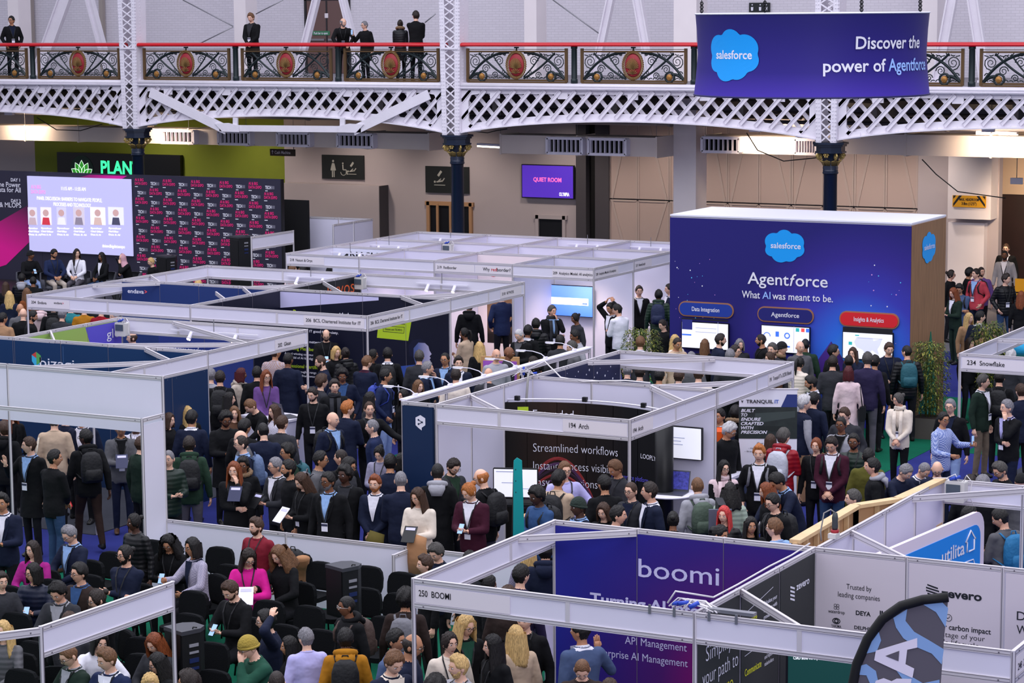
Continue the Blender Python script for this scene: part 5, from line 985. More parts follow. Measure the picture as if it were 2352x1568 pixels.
for k, px in enumerate((1613, 1763, 1976, 2110)):
 a = vd+((px-1867)/270)*1.25; a = vd+math.asin(max(-.93, min(.93, (px-1867)/270))); x, y = R_*.99*math.cos(a), R_*.99*math.sin(a); m = MB(); m.tube([(x, y, Hh), (x, y, Hh+5)], .008, 4)
 for j in range(3): m.tube([(x+.03*math.cos(t), y+.0, Hh+.06+.07*j+.035*math.sin(t)) for t in np.linspace(0, 2*PI, 7)[:-1]], .012, 4, closed=True)
 m.build('suspension_chain', BLACK, hb)
# ---------------- stage with printed wall
YS = 53.4; zt = 3.62; xr = atY(648, 412, YS)[0]; st = empty('stage_backdrop', 'wide dark conference backdrop with repeating pink and white logos, magenta corner', 'backdrop', (xr, YS, 0)); xl = -52
for k in range(6):
 a_, b_ = (xl-xr)*(k+1)/6, (xl-xr)*k/6; MB().box(((a_+b_)/2, 0, zt/2), (b_-a_-.006, .08, zt)).build('backdrop_panel', mat('backdrop_slate', '#2c2a3d', .55), st)
MB().box((0, .0, zt/2), (.03, .12, zt)).build('edge', BLACK, st)
o = MB().box((xr-7.5, 50.6, .25), (17, 5.4, .5)).build('stage_floor', mat('stage_black', '#16171c', .6)); tag(o, 'low black stage platform under the panel speakers', 'stage')
def sx(px, py): q = atY(px, py, YS-.05); return q[0]-xr, q[2]
m = MB(); P = [sx(315, 398), sx(270, 417), sx(66, 415), sx(66, 500), sx(66, 575), sx(15, 609), sx(-100, 640), sx(-100, 560), sx(60, 480)]
P = [sx(*q) for q in ((300, 402), (268, 417), (200, 415), (150, 413))]; 
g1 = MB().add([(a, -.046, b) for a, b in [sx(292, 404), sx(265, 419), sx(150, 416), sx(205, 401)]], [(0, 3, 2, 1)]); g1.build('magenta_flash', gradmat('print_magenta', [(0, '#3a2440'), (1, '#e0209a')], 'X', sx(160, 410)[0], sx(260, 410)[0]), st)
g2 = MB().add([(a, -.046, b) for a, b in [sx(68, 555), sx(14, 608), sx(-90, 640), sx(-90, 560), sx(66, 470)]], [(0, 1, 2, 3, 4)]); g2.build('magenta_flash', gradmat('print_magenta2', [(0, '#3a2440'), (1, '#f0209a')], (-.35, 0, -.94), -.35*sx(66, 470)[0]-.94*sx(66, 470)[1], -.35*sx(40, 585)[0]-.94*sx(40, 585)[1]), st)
PK = mat('print_pink', '#ef2a7c', .5); _, rr0 = glyphs('x'); m = MB(); mt = MB()
q0 = sx(322, 411); dx = (sx(618, 425)[0]-q0[0])/9; dz = (sx(322, 411)[1]-sx(327, 585)[1])/8
for r in range(12):
 for c_ in range(10):
  x = q0[0]+dx*c_+(0.02 if r % 2 else 0)-.19; z = zt-.17-dz*r-(.05 if (c_+r) % 2 else 0)
  if (c_+r) % 2 == 0: txt(m, 'AI & BIG', (x, -.044, z), X1, Z1, .075, 0, .03, .30); txt(m, 'DATA EXPO', (x, -.044, z-.1), X1, Z1, .075, 0, .03, .42); m.box((x+.05, -.047, z-.155), (.1, .002, .02), 1)
  else: txt(m, 'TECH', (x+.06, -.044, z-.05), X1, Z1, .085, 1, .03, .19); m.box((x+.31, -.047, z-.01), (.1, .002, .085), 2); m.box((x+.1, -.047, z-.1), (.08, .002, .02), 1)
m.build('logo_print', [PK, PW, mat('print_grey_block', '#6a6878', .5)], st)
sc = empty('projection_screen', 'lavender projected slide reading PANEL DISCUSSION, BARRIERS TO NAVIGATE', 'screen', (xr, YS-.12, 0)); P = [sx(68, 413), sx(306, 418), sx(309, 588), sx(72, 574)]; xa, xb, za, zb_ = P[0][0]+.05, P[1][0], 1.27, zt-.12
xa = sx(70, 500)[0]; xb = sx(307, 500)[0]; za = sx(200, 582)[1]
MB().box(((xa+xb)/2, 0, (za+zb_)/2), (xb-xa, .04, zb_-za)).build('display', mat('slide_lavender', '#b4b2dc', .6, emit=.55), sc)
def s2(px, py): q = sx(px, py); return q
WH = mat('slide_white', '#ffffff', emit=.8); its = []
for t_, px, py, h, w in (('11:15 AM - 11:55 AM', 146, 436, .1, .85), ('PANEL DISCUSSION: BARRIERS TO NAVIGATE: PEOPLE,', 90, 458, .1, 2.3), ('PROCESSES AND TECHNOLOGY', 128, 472, .1, 1.32), ('#aiandbigdataexpo', 240, 567, .09, .78)):
 u, v = s2(px, py); its.append((t_, u, v, h, {'w': w, 'b': -.004}))
u, v = s2(76, 432); its += [('AI & BIG', u, v, .1, {'mi': 1, 'w': .36, 'b': .03}), ('DATA EXPO', u, v-.14, .1, {'mi': 1, 'w': .52, 'b': .03})]
letters(sc, its, [WH, mat('slide_pink', '#d58cc8', emit=.7)], y=-.026)
for k, (px, w, c1, c2) in enumerate(((70, 19, '#d8d4ea', '#c9b0b8'), (99, 23, '#e8e0e8', '#d23a4a'), (136, 20, '#c8c4e4', '#f0eef8'), (174, 24, '#c9c0cf', '#8f8596'), (213, 33, '#ece4ea', '#d9b9b0'), (254, 34, '#dcdcf0', '#4a4a63'))):
 u, v = s2(px, 515); u2, v2 = s2(px+w, 476); h = v2-v; m = MB(); m.box(((u+u2)/2, -.024, v+h/2), (u2-u, .006, h), 0); cx = (u+u2)/2; m.add([(cx+a*h*.22, -.029, v+h*.68+b*h*.2) for a, b in circ(0, 0, 1, 12)], [tuple(range(12))], 2); m.add([(cx-h*.3, -.029, v), (cx+h*.3, -.029, v), (cx+h*.22, -.029, v+h*.42), (cx-h*.22, -.029, v+h*.42)], [(0, 1, 2, 3)], 1)
 m.build('speaker_photo', [mat('ph_bg%d' % k, c1, emit=.55), mat('ph_cloth%d' % k, c2, emit=.4), mat('ph_skin', '#c8a2a0', emit=.45)], sc)
 letters(sc, [(s_, u, v-.12-.09*j, .045, {'w': .34+.05*((k+j) % 3)}) for j, s_ in enumerate(('Speaker', 'Chief Officer', 'Data & AI'))], [WH], y=-.026)
u0, v0 = s2(0, 416); its = [('DAY 1', s2(46, 417)[0], s2(46, 417)[1], .09, {'a': 'r', 'b': .03}), ('Unlocking the Power', s2(47, 430)[0], s2(47, 430)[1], .14, {'a': 'r'}), ('of Data for All', s2(48, 442)[0], s2(48, 442)[1], .14, {'a': 'r'}), ('DAY 2', s2(48, 465)[0], s2(48, 465)[1], .09, {'a': 'r', 'b': .03}), ('Data Analytics & MLOPS', s2(49, 477)[0], s2(49, 477)[1], .14, {'a': 'r'})]
letters(st, its, [PW], y=-.05)
dp = atY(650, 458, 54.4), atY(708, 458, 54.4)
tag(MB().box(((dp[0][0]+dp[1][0])/2, 54.4, dp[0][2]/2), (dp[1][0]-dp[0][0], .1, dp[0][2])).build('drape_panel', mdark), 'plain black drape panel right of the conference backdrop', 'panel')
# ---------------- right: fine things
bd = desk('white counter with coffee cup and laptop in the crowd before the 202 stand', -23.3, 34.55, 1.05, .6, 1.0, WHITE, WHITE2, -.15)
laptop('open dark laptop on the white counter in the crowd', (-23.0, 34.5, 1.0), 2.6, BLACK, s_=1.15)
def cup(lab, P, m_): e = empty('paper_cup', lab, 'cup', P); MB().lathe([(.03, 0), (.042, .1)], n=12).build('cup_body', m_, e); MB().lathe([(.044, .1), (.044, .112), (.036, .118)], n=12).build('lid', PW, e)
cup('brown paper coffee cup on the left end of the white counter', (-23.68, 34.5, 1.0), mat('kraft', '#b08560', .7))
desk('white counter with lime leaflets beside the 206 post', -23.4, 38.3, .6, 1.0, 1.0, WHITE, WHITE2)
for k in range(4): tag(MB().box((0, 0, .12), (.16, .03, .24), 0).build('leaflet_holder', [mat('leaflet_lime', '#a9c832', .5), mat('leaflet_grey', '#8f93ad', .5)][k % 2], None, (-23.3, 37.95+.2*k, 1.0), .3), '%s leaflet holder on the counter beside the 206 post' % ('nearest lime', 'second, grey', 'third, lime', 'farthest grey')[k], 'leaflets')
desk('white counter end at the left of the navy hexagon stand', -17.9, 29.9, .5, 1.0, 1.0, WHITE, WHITE2)
s_ = empty('framed_poster', 'purple poster in a wooden frame standing behind the lamp-lined truss', 'poster', (-21.45, 39.45, .75), .25); MB().box((0, 0, .38), (.75, .05, .78)).build('frame', WOODT, s_); MB().box((0, -.03, .36), (.66, .01, .66)).build('print', mat('poster_purple', '#a45ac0', .5, var=.15, vscale=3), s_); MB().box((0, .03, -.37), (.5, .3, .76)).build('base', WOODT, s_)
t = empty('round_table', 'small white round table under the blue television', 'table', (-23.4, 45.2, 0)); MB().lathe([(0, 1.0), (.33, 1.0), (.33, 1.03), (0, 1.03)], n=20).build('tabletop', WHITE, t); MB().lathe([(.025, 0), (.025, 1.0)], n=8).build('stem', STEEL, t); MB().lathe([(.22, 0), (.22, .02), (.03, .04)], n=14).build('foot', STEEL, t)
for k in range(2): e = empty('water_bottle', ('left', 'right')[k]+' small water bottle on the white round table', 'bottle', (-23.5+.25*k, 45.1, 1.03)); MB().lathe([(.03, 0), (.03, .14), (.012, .19), (.012, .21)], n=10).build('bottle_body', mat('blue_bottle', '#6f95d8', .1), e); MB().lathe([(.014, .21), (.014, .23)], n=8).build('cap', BLUEPLUG, e)
# ---------------- teal and RA feather flags
p = at(1191, 1052, 2.25); f_ = empty('feather_flag', 'narrow teal feather flag with black pattern beside the lime counter', 'flag', (p[0], p[1], 0)); m = MB(); P = []
for k in range(13): t = k/12; P.append((.09*(1-.25*t)+(.02 if k < 12 else -.06), .5+1.75*t))
m.prism([(-.09*(1-.3*t), .5+1.72*t) for t in np.linspace(0, 1, 9)]+[(-.02, 2.26)]+[(.09*(1-.5*t), .5+1.72*t) for t in np.linspace(1, 0, 9)], .02, 0, (0, 0, 0), (.9, .43, 0), Z1); m.build('flag_cloth', gradmat('print_teal', [(0, '#0d6f78'), (1, '#17a0a0')], 'Z', .4, 2.3), f_)
MB().tube([(-.09, -.04, 0), (-.08, -.03, 1.2), (-.05, -.02, 2.2)], .015, 6).build('pole', BLACK, f_); MB().box((0, 0, .02), (.5, .5, .03)).build('base_plate', BLACK, f_)
mm = MB()
for k in range(9): mm.bar((-.05+.01*(k % 3), -.035, 1.7+.05*k), (.05, .01, 1.73+.05*k), .004, .018)
mm.build('pattern', INK, f_)
FL = at(2130, 1560, 2.45); YFL = FL[1]; ff = empty('feather_flag', 'large grey and pale blue feather flag with black sleeve and white letters RA', 'flag', (FL[0], YFL, 0))
ax_ = np.array([math.cos(.25), math.sin(.25), 0])
def fp(px, py):
 d = ray(px, py); n_ = np.cross(ax_, Z1); P0 = np.array([FL[0], YFL, 0.]); t = ((P0-CAM)@n_)/(d@n_); q = CAM+d*t-P0; return q@ax_, q[2]
edge = [(2178, 1362), (2177, 1378), (2168, 1460), (2160, 1568), (2157, 1700), (2154, 1900)]; outer = [(1952, 1900), (1950, 1700), (1951, 1568), (1960, 1520), (1985, 1460), (2020, 1412), (2070, 1380), (2120, 1366)]
poly = [fp(*q) for q in edge+outer]; m = MB(); m.add([ax_*a+[0, 0, b] for a, b in poly]+[ax_*a+[0.0, .01, b] for a, b in poly], [tuple(range(len(poly)))[::-1], tuple(range(len(poly), 2*len(poly)))]); m.build('flag_cloth', mat('flag_grey', '#5c5862', .7), ff)
sl = [fp(*q) for q in [(2178, 1371)]+[(2120, 1377), (2070, 1391), (2026, 1422), (1993, 1467), (1968, 1525), (1959, 1570), (1956, 1700), (1956, 1900)]]; MB().tube([ax_*a+[0, 0, b] for a, b in sl], .042, 8).build('sleeve', mat('sleeve_black', '#0b0c0d', .7), ff)
n3 = np.cross(ax_, Z1)
def fshape(pl, off): return [ax_*a+np.array([0, 0, b])+n3*off for a, b in (fp(*q) for q in pl)]
bl = MB()
for pl in ([(2118, 1386), (2160, 1378), (2178, 1396), (2172, 1440), (2150, 1405)], [(2052, 1418), (2084, 1398), (2080, 1425), (2100, 1450), (2135, 1470), (2168, 1490), (2163, 1525), (2140, 1500), (2105, 1485), (2075, 1465), (2058, 1440)], [(2018, 1448), (2024, 1470), (2014, 1495), (1980, 1502), (1998, 1470)], [(1968, 1530), (1990, 1524), (2012, 1540), (2018, 1568), (1998, 1568), (1990, 1550), (1964, 1548)], [(2056, 1535), (2080, 1545), (2120, 1568), (2158, 1560), (2158, 1600), (2096, 1590)]):
 bl.add(fshape(pl, .006), [tuple(range(len(pl)))])
bl.build('pale_blue_print', mat('flag_blue', '#86a9d8', .7), ff)
wl = MB()
for pl in ([(2012, 1493), (2107, 1464), (2107, 1486), (2084, 1491), (2080, 1524), (2100, 1534), (2096, 1556), (2008, 1515)],): wl.add(fshape(pl, .01), [tuple(range(len(pl)))])
wl.build('white_letter', mat('flag_white', '#e6dfee', .7), ff); k_ = MB(); k_.add(fshape([(2034, 1505), (2066, 1493), (2064, 1517)], .014), [(0, 1, 2)]); k_.build('letter_counter', mat('flag_grey', '#5c5862'), ff)
wl = MB(); pl = [(2005, 1700), (2005, 1580), (2012, 1562), (2030, 1556), (2048, 1563), (2060, 1557), (2094, 1558), (2090, 1585), (2062, 1590), (2062, 1640), (2088, 1645), (2088, 1700)]; wl.add(fshape(pl, .01), [tuple(range(len(pl)))]); wl.build('white_letter', mat('flag_white', '#e6dfee'), ff)
MB().lathe([(.25, 0), (.25, .03), (.03, .06), (.02, .5)], n=12).build('base', BLACK, ff)
# ================================================================ PEOPLE
def hexmix(a, k): return tuple(x*k for x in srgb(a))
SKIN = {'l': '#d9a68c', 'f': '#e3b59c', 't': '#b98463', 'b': '#7d5138', 'd': '#4a2e22'}
def skinmat(k): return mat('skin_'+k, SKIN[k], .55, bump=.05, bscale=60, var=.05, vscale=6)
HAIRC = {'black': '#110e0d', 'dark': '#241a15', 'brown': '#3f2a1d', 'lbrown': '#6b4a30', 'grey': '#77757a', 'white': '#bdbbbd', 'blonde': '#c9a66b', 'auburn': '#7a3d1c', 'ginger': '#a8632c', 'red': '#4a0f16', 'pinkred': '#c23a38', 'grizzle': '#45423f'}
def hairmat(k): return mat('hair_'+k, HAIRC[k], .55, bump=.35, bscale=14, var=.4, vscale=14, stretch=(7, 7, 1))
CC = {'black': '#0e0f12', 'black2': '#15161b', 'navy': '#161d33', 'navy2': '#1c2748', 'blue': '#2f4f8a', 'bluegrey': '#4a5a7c', 'grey': '#5a5a5e', 'lgrey': '#9c9ca4', 'dgrey': '#303136', 'beige': '#c0a890', 'cream': '#e0d3c4', 'white': '#e4e3ee', 'lav': '#b5b1e2', 'brown': '#4f3526', 'tan': '#a07c5c', 'rust': '#7a4324', 'mustard': '#a8701a', 'olive': '#55521f', 'green': '#1f4a3a', 'dgreen': '#1a2a22', 'forest': '#22382a', 'maroon': '#3d1426', 'redsw': '#7c1f2e', 'magenta': '#d31f8e', 'plum': '#9a1f78', 'purple': '#6a4a86', 'dpurple': '#2a2442', 'coral': '#b8424e', 'redpuff': '#8f1322', 'pink': '#d9c0c4', 'teal': '#2b7d86', 'denim': '#33507c', 'jeans': '#2c4263', 'ljeans': '#8fa5cf', 'khaki': '#6e6153', 'trouser': '#14151a', 'greytr': '#57545c', 'browntr': '#2d1f1b', 'choc': '#2e2320', 'lblue': '#8fb0de', 'stone': '#b8aca0', 'plaid': '#3a5aa8', 'tweed': '#6f6a7c', 'lilacgr': '#8d8aa0', 'mint': '#9cab9c'}
def cloth(k, style=''):
 if style == 'puffer': return mat('cloth_puffer_'+k, CC[k], .45, bump=.16, bscale=5.0, kind='wave', spec=.3)
 if style == 'plaid':
  nm = 'cloth_plaid_'+k
  if nm in MATS: return MATS[nm]
  m = mat(nm, CC[k], .85); nt = m.node_tree; b = nt.nodes['Principled BSDF']; tc = nt.nodes.new('ShaderNodeTexCoord'); c1 = nt.nodes.new('ShaderNodeTexChecker'); c1.inputs['Scale'].default_value = 60
  c1.inputs['Color1'].default_value = (*srgb(CC[k]), 1); c1.inputs['Color2'].default_value = (*srgb('#c4cde8' if k == 'plaid' else '#b0a9bb'), 1) if k != 'tweed' else (*srgb('#86809a'), 1)
  nt.links.new(tc.outputs['Object'], c1.inputs[0]); nt.links.new(c1.outputs[0], b.inputs['Base Color']); return m
 return mat('cloth_'+k, CC[k], .85, bump=.55, bscale=7, var=.06, vscale=5, spec=.2)
SHOE = mat('shoe_black', '#141312', .4); EYEW = mat('eye_white', '#cfc9c9', .3); IRISM = mat('iris', '#1a1210', .3); LIP = mat('lips', '#a4564e', .5)
# ---------- head
NL, NT = 30, 22
def headpt(th, ph, fem, nose=True):
 """th polar from top, ph azimuth: 0 = face (-y), + towards +x"""
 d = np.array([math.sin(th)*math.sin(ph), -math.sin(th)*math.cos(ph), math.cos(th)])
 z = d[2]; x = d[0]*.0765; y = d[1]*.097; zz = z*.118
 fr = max(0, -d[1])
 if z < 0: x *= 1-(.30 if not fem else .38)*(-z)**1.4; y = y*(1-.10*(-z)) if d[1] < 0 else y*(1-.42*(-z)**.8)
 if z < -.1 and d[1] > 0: y -= .004
 a = math.atan2(d[0], -d[1]); e = z
 g = lambda a0, e0, sa, se: math.exp(-((a-a0)/sa)**2-((e-e0)/se)**2)
 r = 0
 if fr > 0:
  if nose: r += .020*g(0, -.22, .16, .13)+.010*g(0, -.02, .11, .18)
  r += .005*g(0, .25, .6, .1)-.008*(g(.38, .02, .2, .12)+g(-.38, .02, .2, .12))+.006*g(0, -.56, .3, .08)+.010*g(0, -.86, .5, .14)+.004*(g(.7, -.25, .3, .2)+g(-.7, -.25, .3, .2))
  r -= .004*g(0, -.7, .3, .07)
 return np.array([x+d[0]*r, y+d[1]*r*1.05-(.0 if z > 0 else .004*(-z)), zz])
def head_mb(fem):
 m = MB(); V = []; F = []; MI = []
 for i in range(1, NT):
  th = PI*i/NT
  for j in range(NL): V.append(headpt(th, 2*PI*j/NL-PI, fem))
 for i in range(NT-2):
  for j in range(NL):
   F.append((i*NL+j, (i+1)*NL+j, (i+1)*NL+(j+1) % NL, i*NL+(j+1) % NL)); z = math.cos(PI*(i+1.5)/NT); ph = 2*PI*(j+.5)/NL-PI
   MI.append(7 if (-.66 < z < -.48 and abs(ph) < .32) else 0)
 V += [headpt(0, 0, fem), headpt(PI, 0, fem)]; k = len(V)
 for j in range(NL): F.append((k-2, j, (j+1) % NL)); MI.append(0); F.append((k-1, (NT-2)*NL+(j+1) % NL, (NT-2)*NL+j)); MI.append(0)
 m.add(V, F, 0, True); m.m = MI[:]
 for s_ in (-1, 1):
  m.ball((s_*.080*(.96 if fem else 1), .008, -.010), (.010, .020, .030), 8, 6, 0)
  m.ball((s_*.031, -.0845, .002), (.0155, .010, .0075), 8, 6, 6); m.ball((s_*.031, -.0915, .002), (.0065, .0045, .0065), 7, 5, 9)
  m.tube([(s_*.014, -.0965, .020), (s_*.030, -.0945, .026), (s_*.049, -.083, .020)], [.0035, .0045, .0025], 4, 5)
 return m
HEADS = {f: head_mb(f) for f in (0, 1)}
# ---------- body prototypes, voxel-joined into one continuous surface
def smooth(t): t = max(0, min(1, t)); return t*t*(3-2*t)
HIP_Z = .93
class Pose:
 def __init__(s, lean=0, twist=0, seated=False, lh=None, rh=None, lel=None, rel=None, legs=None, drop=0, side=0):
  s.__dict__.update(locals())
def bend(p, P):
 p = np.array(p, float); t = smooth((p[2]-HIP_Z)/.42)
 R = np.array(Matrix.Rotation(P.twist*t, 3, 'Z')@Matrix.Rotation(P.side*t, 3, 'Y')@Matrix.Rotation(P.lean*t, 3, 'X'))
 q = R@(p-[0, 0, HIP_Z])+[0, 0, HIP_Z]; q[2] -= P.drop; return q
SH = {1: (.176, .012, 1.408), -1: (-.176, .012, 1.408)}
def elbow(a, b, pole, l1=.295, l2=.265):
 a, b = np.array(a), np.array(b); d = b-a; L = np.linalg.norm(d)
 if L > l1+l2-.01: b = a+d/L*(l1+l2-.01); d = b-a; L = np.linalg.norm(d)
 u = d/L; x = (l1*l1-l2*l2+L*L)/(2*L); h = math.sqrt(max(l1*l1-x*x, 1e-4)); p = np.array(pole, float); p = p-u*(p@u); p /= np.linalg.norm(p)
 return a+u*x+p*h, b
POSES = {
 'stand': Pose(lean=.02, lh=(.29, -.02, .80), rh=(-.29, -.04, .80)),
 'pocket': Pose(lean=.03, lh=(.21, -.12, .95), rh=(-.21, -.12, .95), lel=(.7, 1, 0), rel=(-.7, 1, 0)),
 'phone': Pose(lean=.05, lh=(.06, -.30, 1.14), rh=(-.06, -.30, 1.14), lel=(.6, .4, -1), rel=(-.6, .4, -1)),
 'cross': Pose(lean=.02, lh=(-.10, -.21, 1.17), rh=(.12, -.20, 1.14), lel=(.55, .3, -1), rel=(-.55, .3, -1)),
 'clasp': Pose(lean=.02, lh=(.03, -.22, .97), rh=(-.03, -.22, .97), lel=(1, .4, -.6), rel=(-1, .4, -.6)),
 'chin': Pose(lean=.04, lh=(.07, -.17, 1.47), rh=(.08, -.20, 1.12), lel=(.5, -.2, -1), rel=(-.7, .2, -1)),
 'gest': Pose(lean=.03, lh=(.34, -.34, 1.22), rh=(-.16, -.30, 1.10), lel=(.7, .5, -1), rel=(-.7, .5, -1)),
 'raise': Pose(lean=.02, lh=(.27, -.02, .82), rh=(-.28, -.24, 1.36), lel=(.3, 1, 0), rel=(-.6, .3, -1)),
 'ear': Pose(lean=.03, lh=(.13, -.06, 1.62), rh=(-.29, -.04, .82), lel=(.8, -.4, -.6), rel=(-.3, 1, 0)),
 'head': Pose(lean=.0, lh=(.10, -.06, 1.78), rh=(-.12, -.06, 1.76), lel=(1, -.2, 0), rel=(-1, -.2, 0)),
 'reach': Pose(lean=.05, lh=(.55, -.32, 1.12), rh=(-.1, -.26, 1.08), lel=(.2, .4, -1), rel=(-.6, .3, -1)),
 'walk': Pose(lean=.06, lh=(.27, -.16, .86), rh=(-.27, .14, .84), legs=((-.26, .0), (.26, .05))),
 'bent': Pose(lean=.85, lh=(.2, -.62, .92), rh=(-.2, -.62, .92), lel=(1, 0, 0), rel=(-1, 0, 0)),
 'lean': Pose(lean=.34, lh=(.18, -.50, 1.0), rh=(-.18, -.50, 1.0), lel=(1, .4, .2), rel=(-1, .4, .2)),
 'sit': Pose(seated=True, drop=.37, lean=.03, lh=(.08, -.30, .68), rh=(-.08, -.30, .68), lel=(1, .5, 0), rel=(-1, .5, 0)),
 'sitphone': Pose(seated=True, drop=.37, lean=.10, lh=(.05, -.33, .80), rh=(-.05, -.33, .80), lel=(1, .4, -.6), rel=(-1, .4, -.6)),
 'sitcross': Pose(seated=True, drop=.37, lean=-.04, lh=(-.12, -.19, .82), rh=(.13, -.18, .79), lel=(.6, .3, -1), rel=(-.6, .3, -1)),
 'sitchin': Pose(seated=True, drop=.37, lean=.24, lh=(.04, -.30, 1.10), rh=(-.05, -.26, .80), lel=(.6, -.2, -1), rel=(-.8, .1, -1)),
 'sithead': Pose(seated=True, drop=.37, lean=.10, lh=(.13, -.04, 1.33), rh=(-.05, -.28, .74), lel=(1, -.5, -.1), rel=(-.8, .1, -1)),
 'sitlean': Pose(seated=True, drop=.37, lean=.30, side=.10, lh=(.16, -.46, .70), rh=(-.1, -.42, .70), lel=(1, .4, .2), rel=(-1, .4, .2)),
 'sitgest': Pose(seated=True, drop=.37, lean=.05, side=-.05, lh=(.10, -.3, .72), rh=(-.12, -.44, .88), lel=(1, .4, -.2), rel=(-.8, .3, -1)),
}
def hand_mb(m, wrist, dirv, palmn, mi=0, curl=.5):
 """palm and five fingers growing from the wrist"""
 w = np.array(wrist, float); d = np.array(dirv, float); d /= np.linalg.norm(d); n_ = np.array(palmn, float); n_ -= d*(n_@d); n_ /= (np.linalg.norm(n_)+1e-9); s_ = np.cross(d, n_)
 m.tube([w-d*.02, w+d*.02, w+d*.055, w+d*.088], [(.017, .024), (.018, .031), (.017, .038), (.013, .036)], 8, mi, ref=n_)
 for k, (o, L) in enumerate(((-.028, .062), (-.0095, .075), (.0095, .070), (.027, .055))):
  b = w+d*.080+s_*o; c1 = curl*.8; p1 = b+(d*math.cos(c1)+n_*math.sin(c1))*L*.45; p2 = p1+(d*math.cos(c1*2.1)+n_*math.sin(c1*2.1))*L*.33; p3 = p2+(d*math.cos(c1*3)+n_*math.sin(c1*3))*L*.25
  m.tube([b-d*.015, p1, p2, p3], [.0088, .0085, .0078, .006], 6, mi)
 b = w+d*.028-s_*.024; m.tube([b, b+(-s_*.7+d*.6+n_*.3)*.034, b+(-s_*.7+d*.6+n_*.3)*.034+(d*.9+n_*.5)*.03], [.0115, .0098, .0075], 6, mi)
BODY = {}
def body_proto(key):
 if key in BODY: return BODY[key]
 P = POSES[key]; m = MB(); segs = []   # segs: (a, b, ra, rb, slot)
 rings = [(.80, .150, .115, .0), (.88, .178, .128, .004), (.96, .176, .125, .004), (1.06, .165, .116, 0), (1.16, .170, .118, 0), (1.27, .188, .128, .0), (1.36, .196, .122, .006), (1.42, .186, .100, .012), (1.462, .130, .078, .014), (1.485, .078, .066, .01)]
 if P.seated: rings = rings[1:]
 pts = [bend((0, y, z), P) for z, _, _, y in rings]; m.tube(pts, [(hy*1.10, hx*1.05) for _, hx, hy, _ in rings], 16, 1, ref=(0, -1, 0))
 m.tube([bend((0, .012, 1.44), P), bend((0, .004, 1.50), P), bend((0, -.008, 1.585), P)], [.062, .056, .054], 10, 0)
 wrists = []
 for s_ in (1, -1):
  sh = bend(SH[s_], P); tgt = P.lh if s_ > 0 else P.rh; pole = (P.lel if s_ > 0 else P.rel) or (s_*.5, 1, 0)
  el, wr = elbow(sh, tgt, pole); wrists.append((s_, el, wr))
  m.ball(sh+[-s_*.006, 0, -.004], (.074, .074, .066), 10, 7, 1)
  m.tube([sh, sh+(el-sh)*.5, el], [.068, .066, .059], 10, 1); m.ball(el, .058, 8, 6, 1)
  m.tube([el, el+(wr-el)*.5, wr], [.057, .052, .041], 10, 1)
 if P.seated:
  hipz = HIP_Z-P.drop
  for s_ in (1, -1):
   h_ = np.array([s_*.095, .02, hipz-.02]); k_ = np.array([s_*.13, -.44, .49]); a_ = np.array([s_*.12, -.46 if s_ > 0 else -.40, .09])
   m.ball(h_, (.10, .12, .09), 10, 7, 2); m.tube([h_, (h_+k_)/2, k_], [(.088, .098), (.078, .084), (.062, .064)], 10, 2, ref=(0, 0, 1)); m.ball(k_, .062, 8, 6, 2)
   m.tube([k_, (k_+a_)/2+[0, .01, 0], a_], [.06, .055, .04], 10, 2); m.tube([a_+[0, .05, -.035], a_+[0, -.05, -.045], a_+[0, -.17, -.062]], [(.045, .042), (.045, .045), (.022, .036)], 8, 3, ref=(0, 0, 1))
 else:
  for i, s_ in enumerate((1, -1)):
   fy, lift = (P.legs[i] if P.legs else ((-.02, 0) if s_ > 0 else (.03, 0)))
   h_ = np.array([s_*.092, .004, .90]); a_ = np.array([s_*.105, fy, .09+lift]); k_ = (h_+a_)/2+[0, -.035-abs(fy)*.12, .03]
   m.tube([h_, h_*.5+k_*.5, k_, (k_+a_)/2, a_], [.094, .083, .064, .058, .048], 10, 2); m.tube([a_+[0, .05, -.04], a_+[0, -.06, -.045], a_+[0, -.17, -.062]], [(.045, .044), (.045, .048), (.022, .038)], 8, 3, ref=(0, 0, 1))
 raw = m.mesh('raw', [bpy.data.materials[0]]*1); o = bpy.data.objects.new('raw', raw); COL.objects.link(o)
 md = o.modifiers.new('r', 'REMESH'); md.mode = 'VOXEL'; md.voxel_size = .0175; md.use_smooth_shade = True
 s2_ = o.modifiers.new('s', 'SMOOTH'); s2_.factor = .5; s2_.iterations = 3
 me = bpy.data.meshes.new_from_object(o.evaluated_get(bpy.context.evaluated_depsgraph_get()))
 from mathutils.bvhtree import BVHTree
 bv = BVHTree.FromPolygons(m.v, m.f); V = np.empty(len(me.vertices)*3); me.vertices.foreach_get('co', V); V = V.reshape(-1, 3)
 F = [tuple(p.vertices) for p in me.polygons]; MI = []
 def unbend(p):  # approximate height and front position on the unbent torso
  q = np.array(p)+[0, 0, P.drop]; best = q
  for _ in range(6):
   t = smooth((best[2]-HIP_Z)/.42); R = np.array(Matrix.Rotation(P.twist*t, 3, 'Z')@Matrix.Rotation(P.side*t, 3, 'Y')@Matrix.Rotation(P.lean*t, 3, 'X')); best = R.T@(q-[0, 0, HIP_Z])+[0, 0, HIP_Z]
  return best
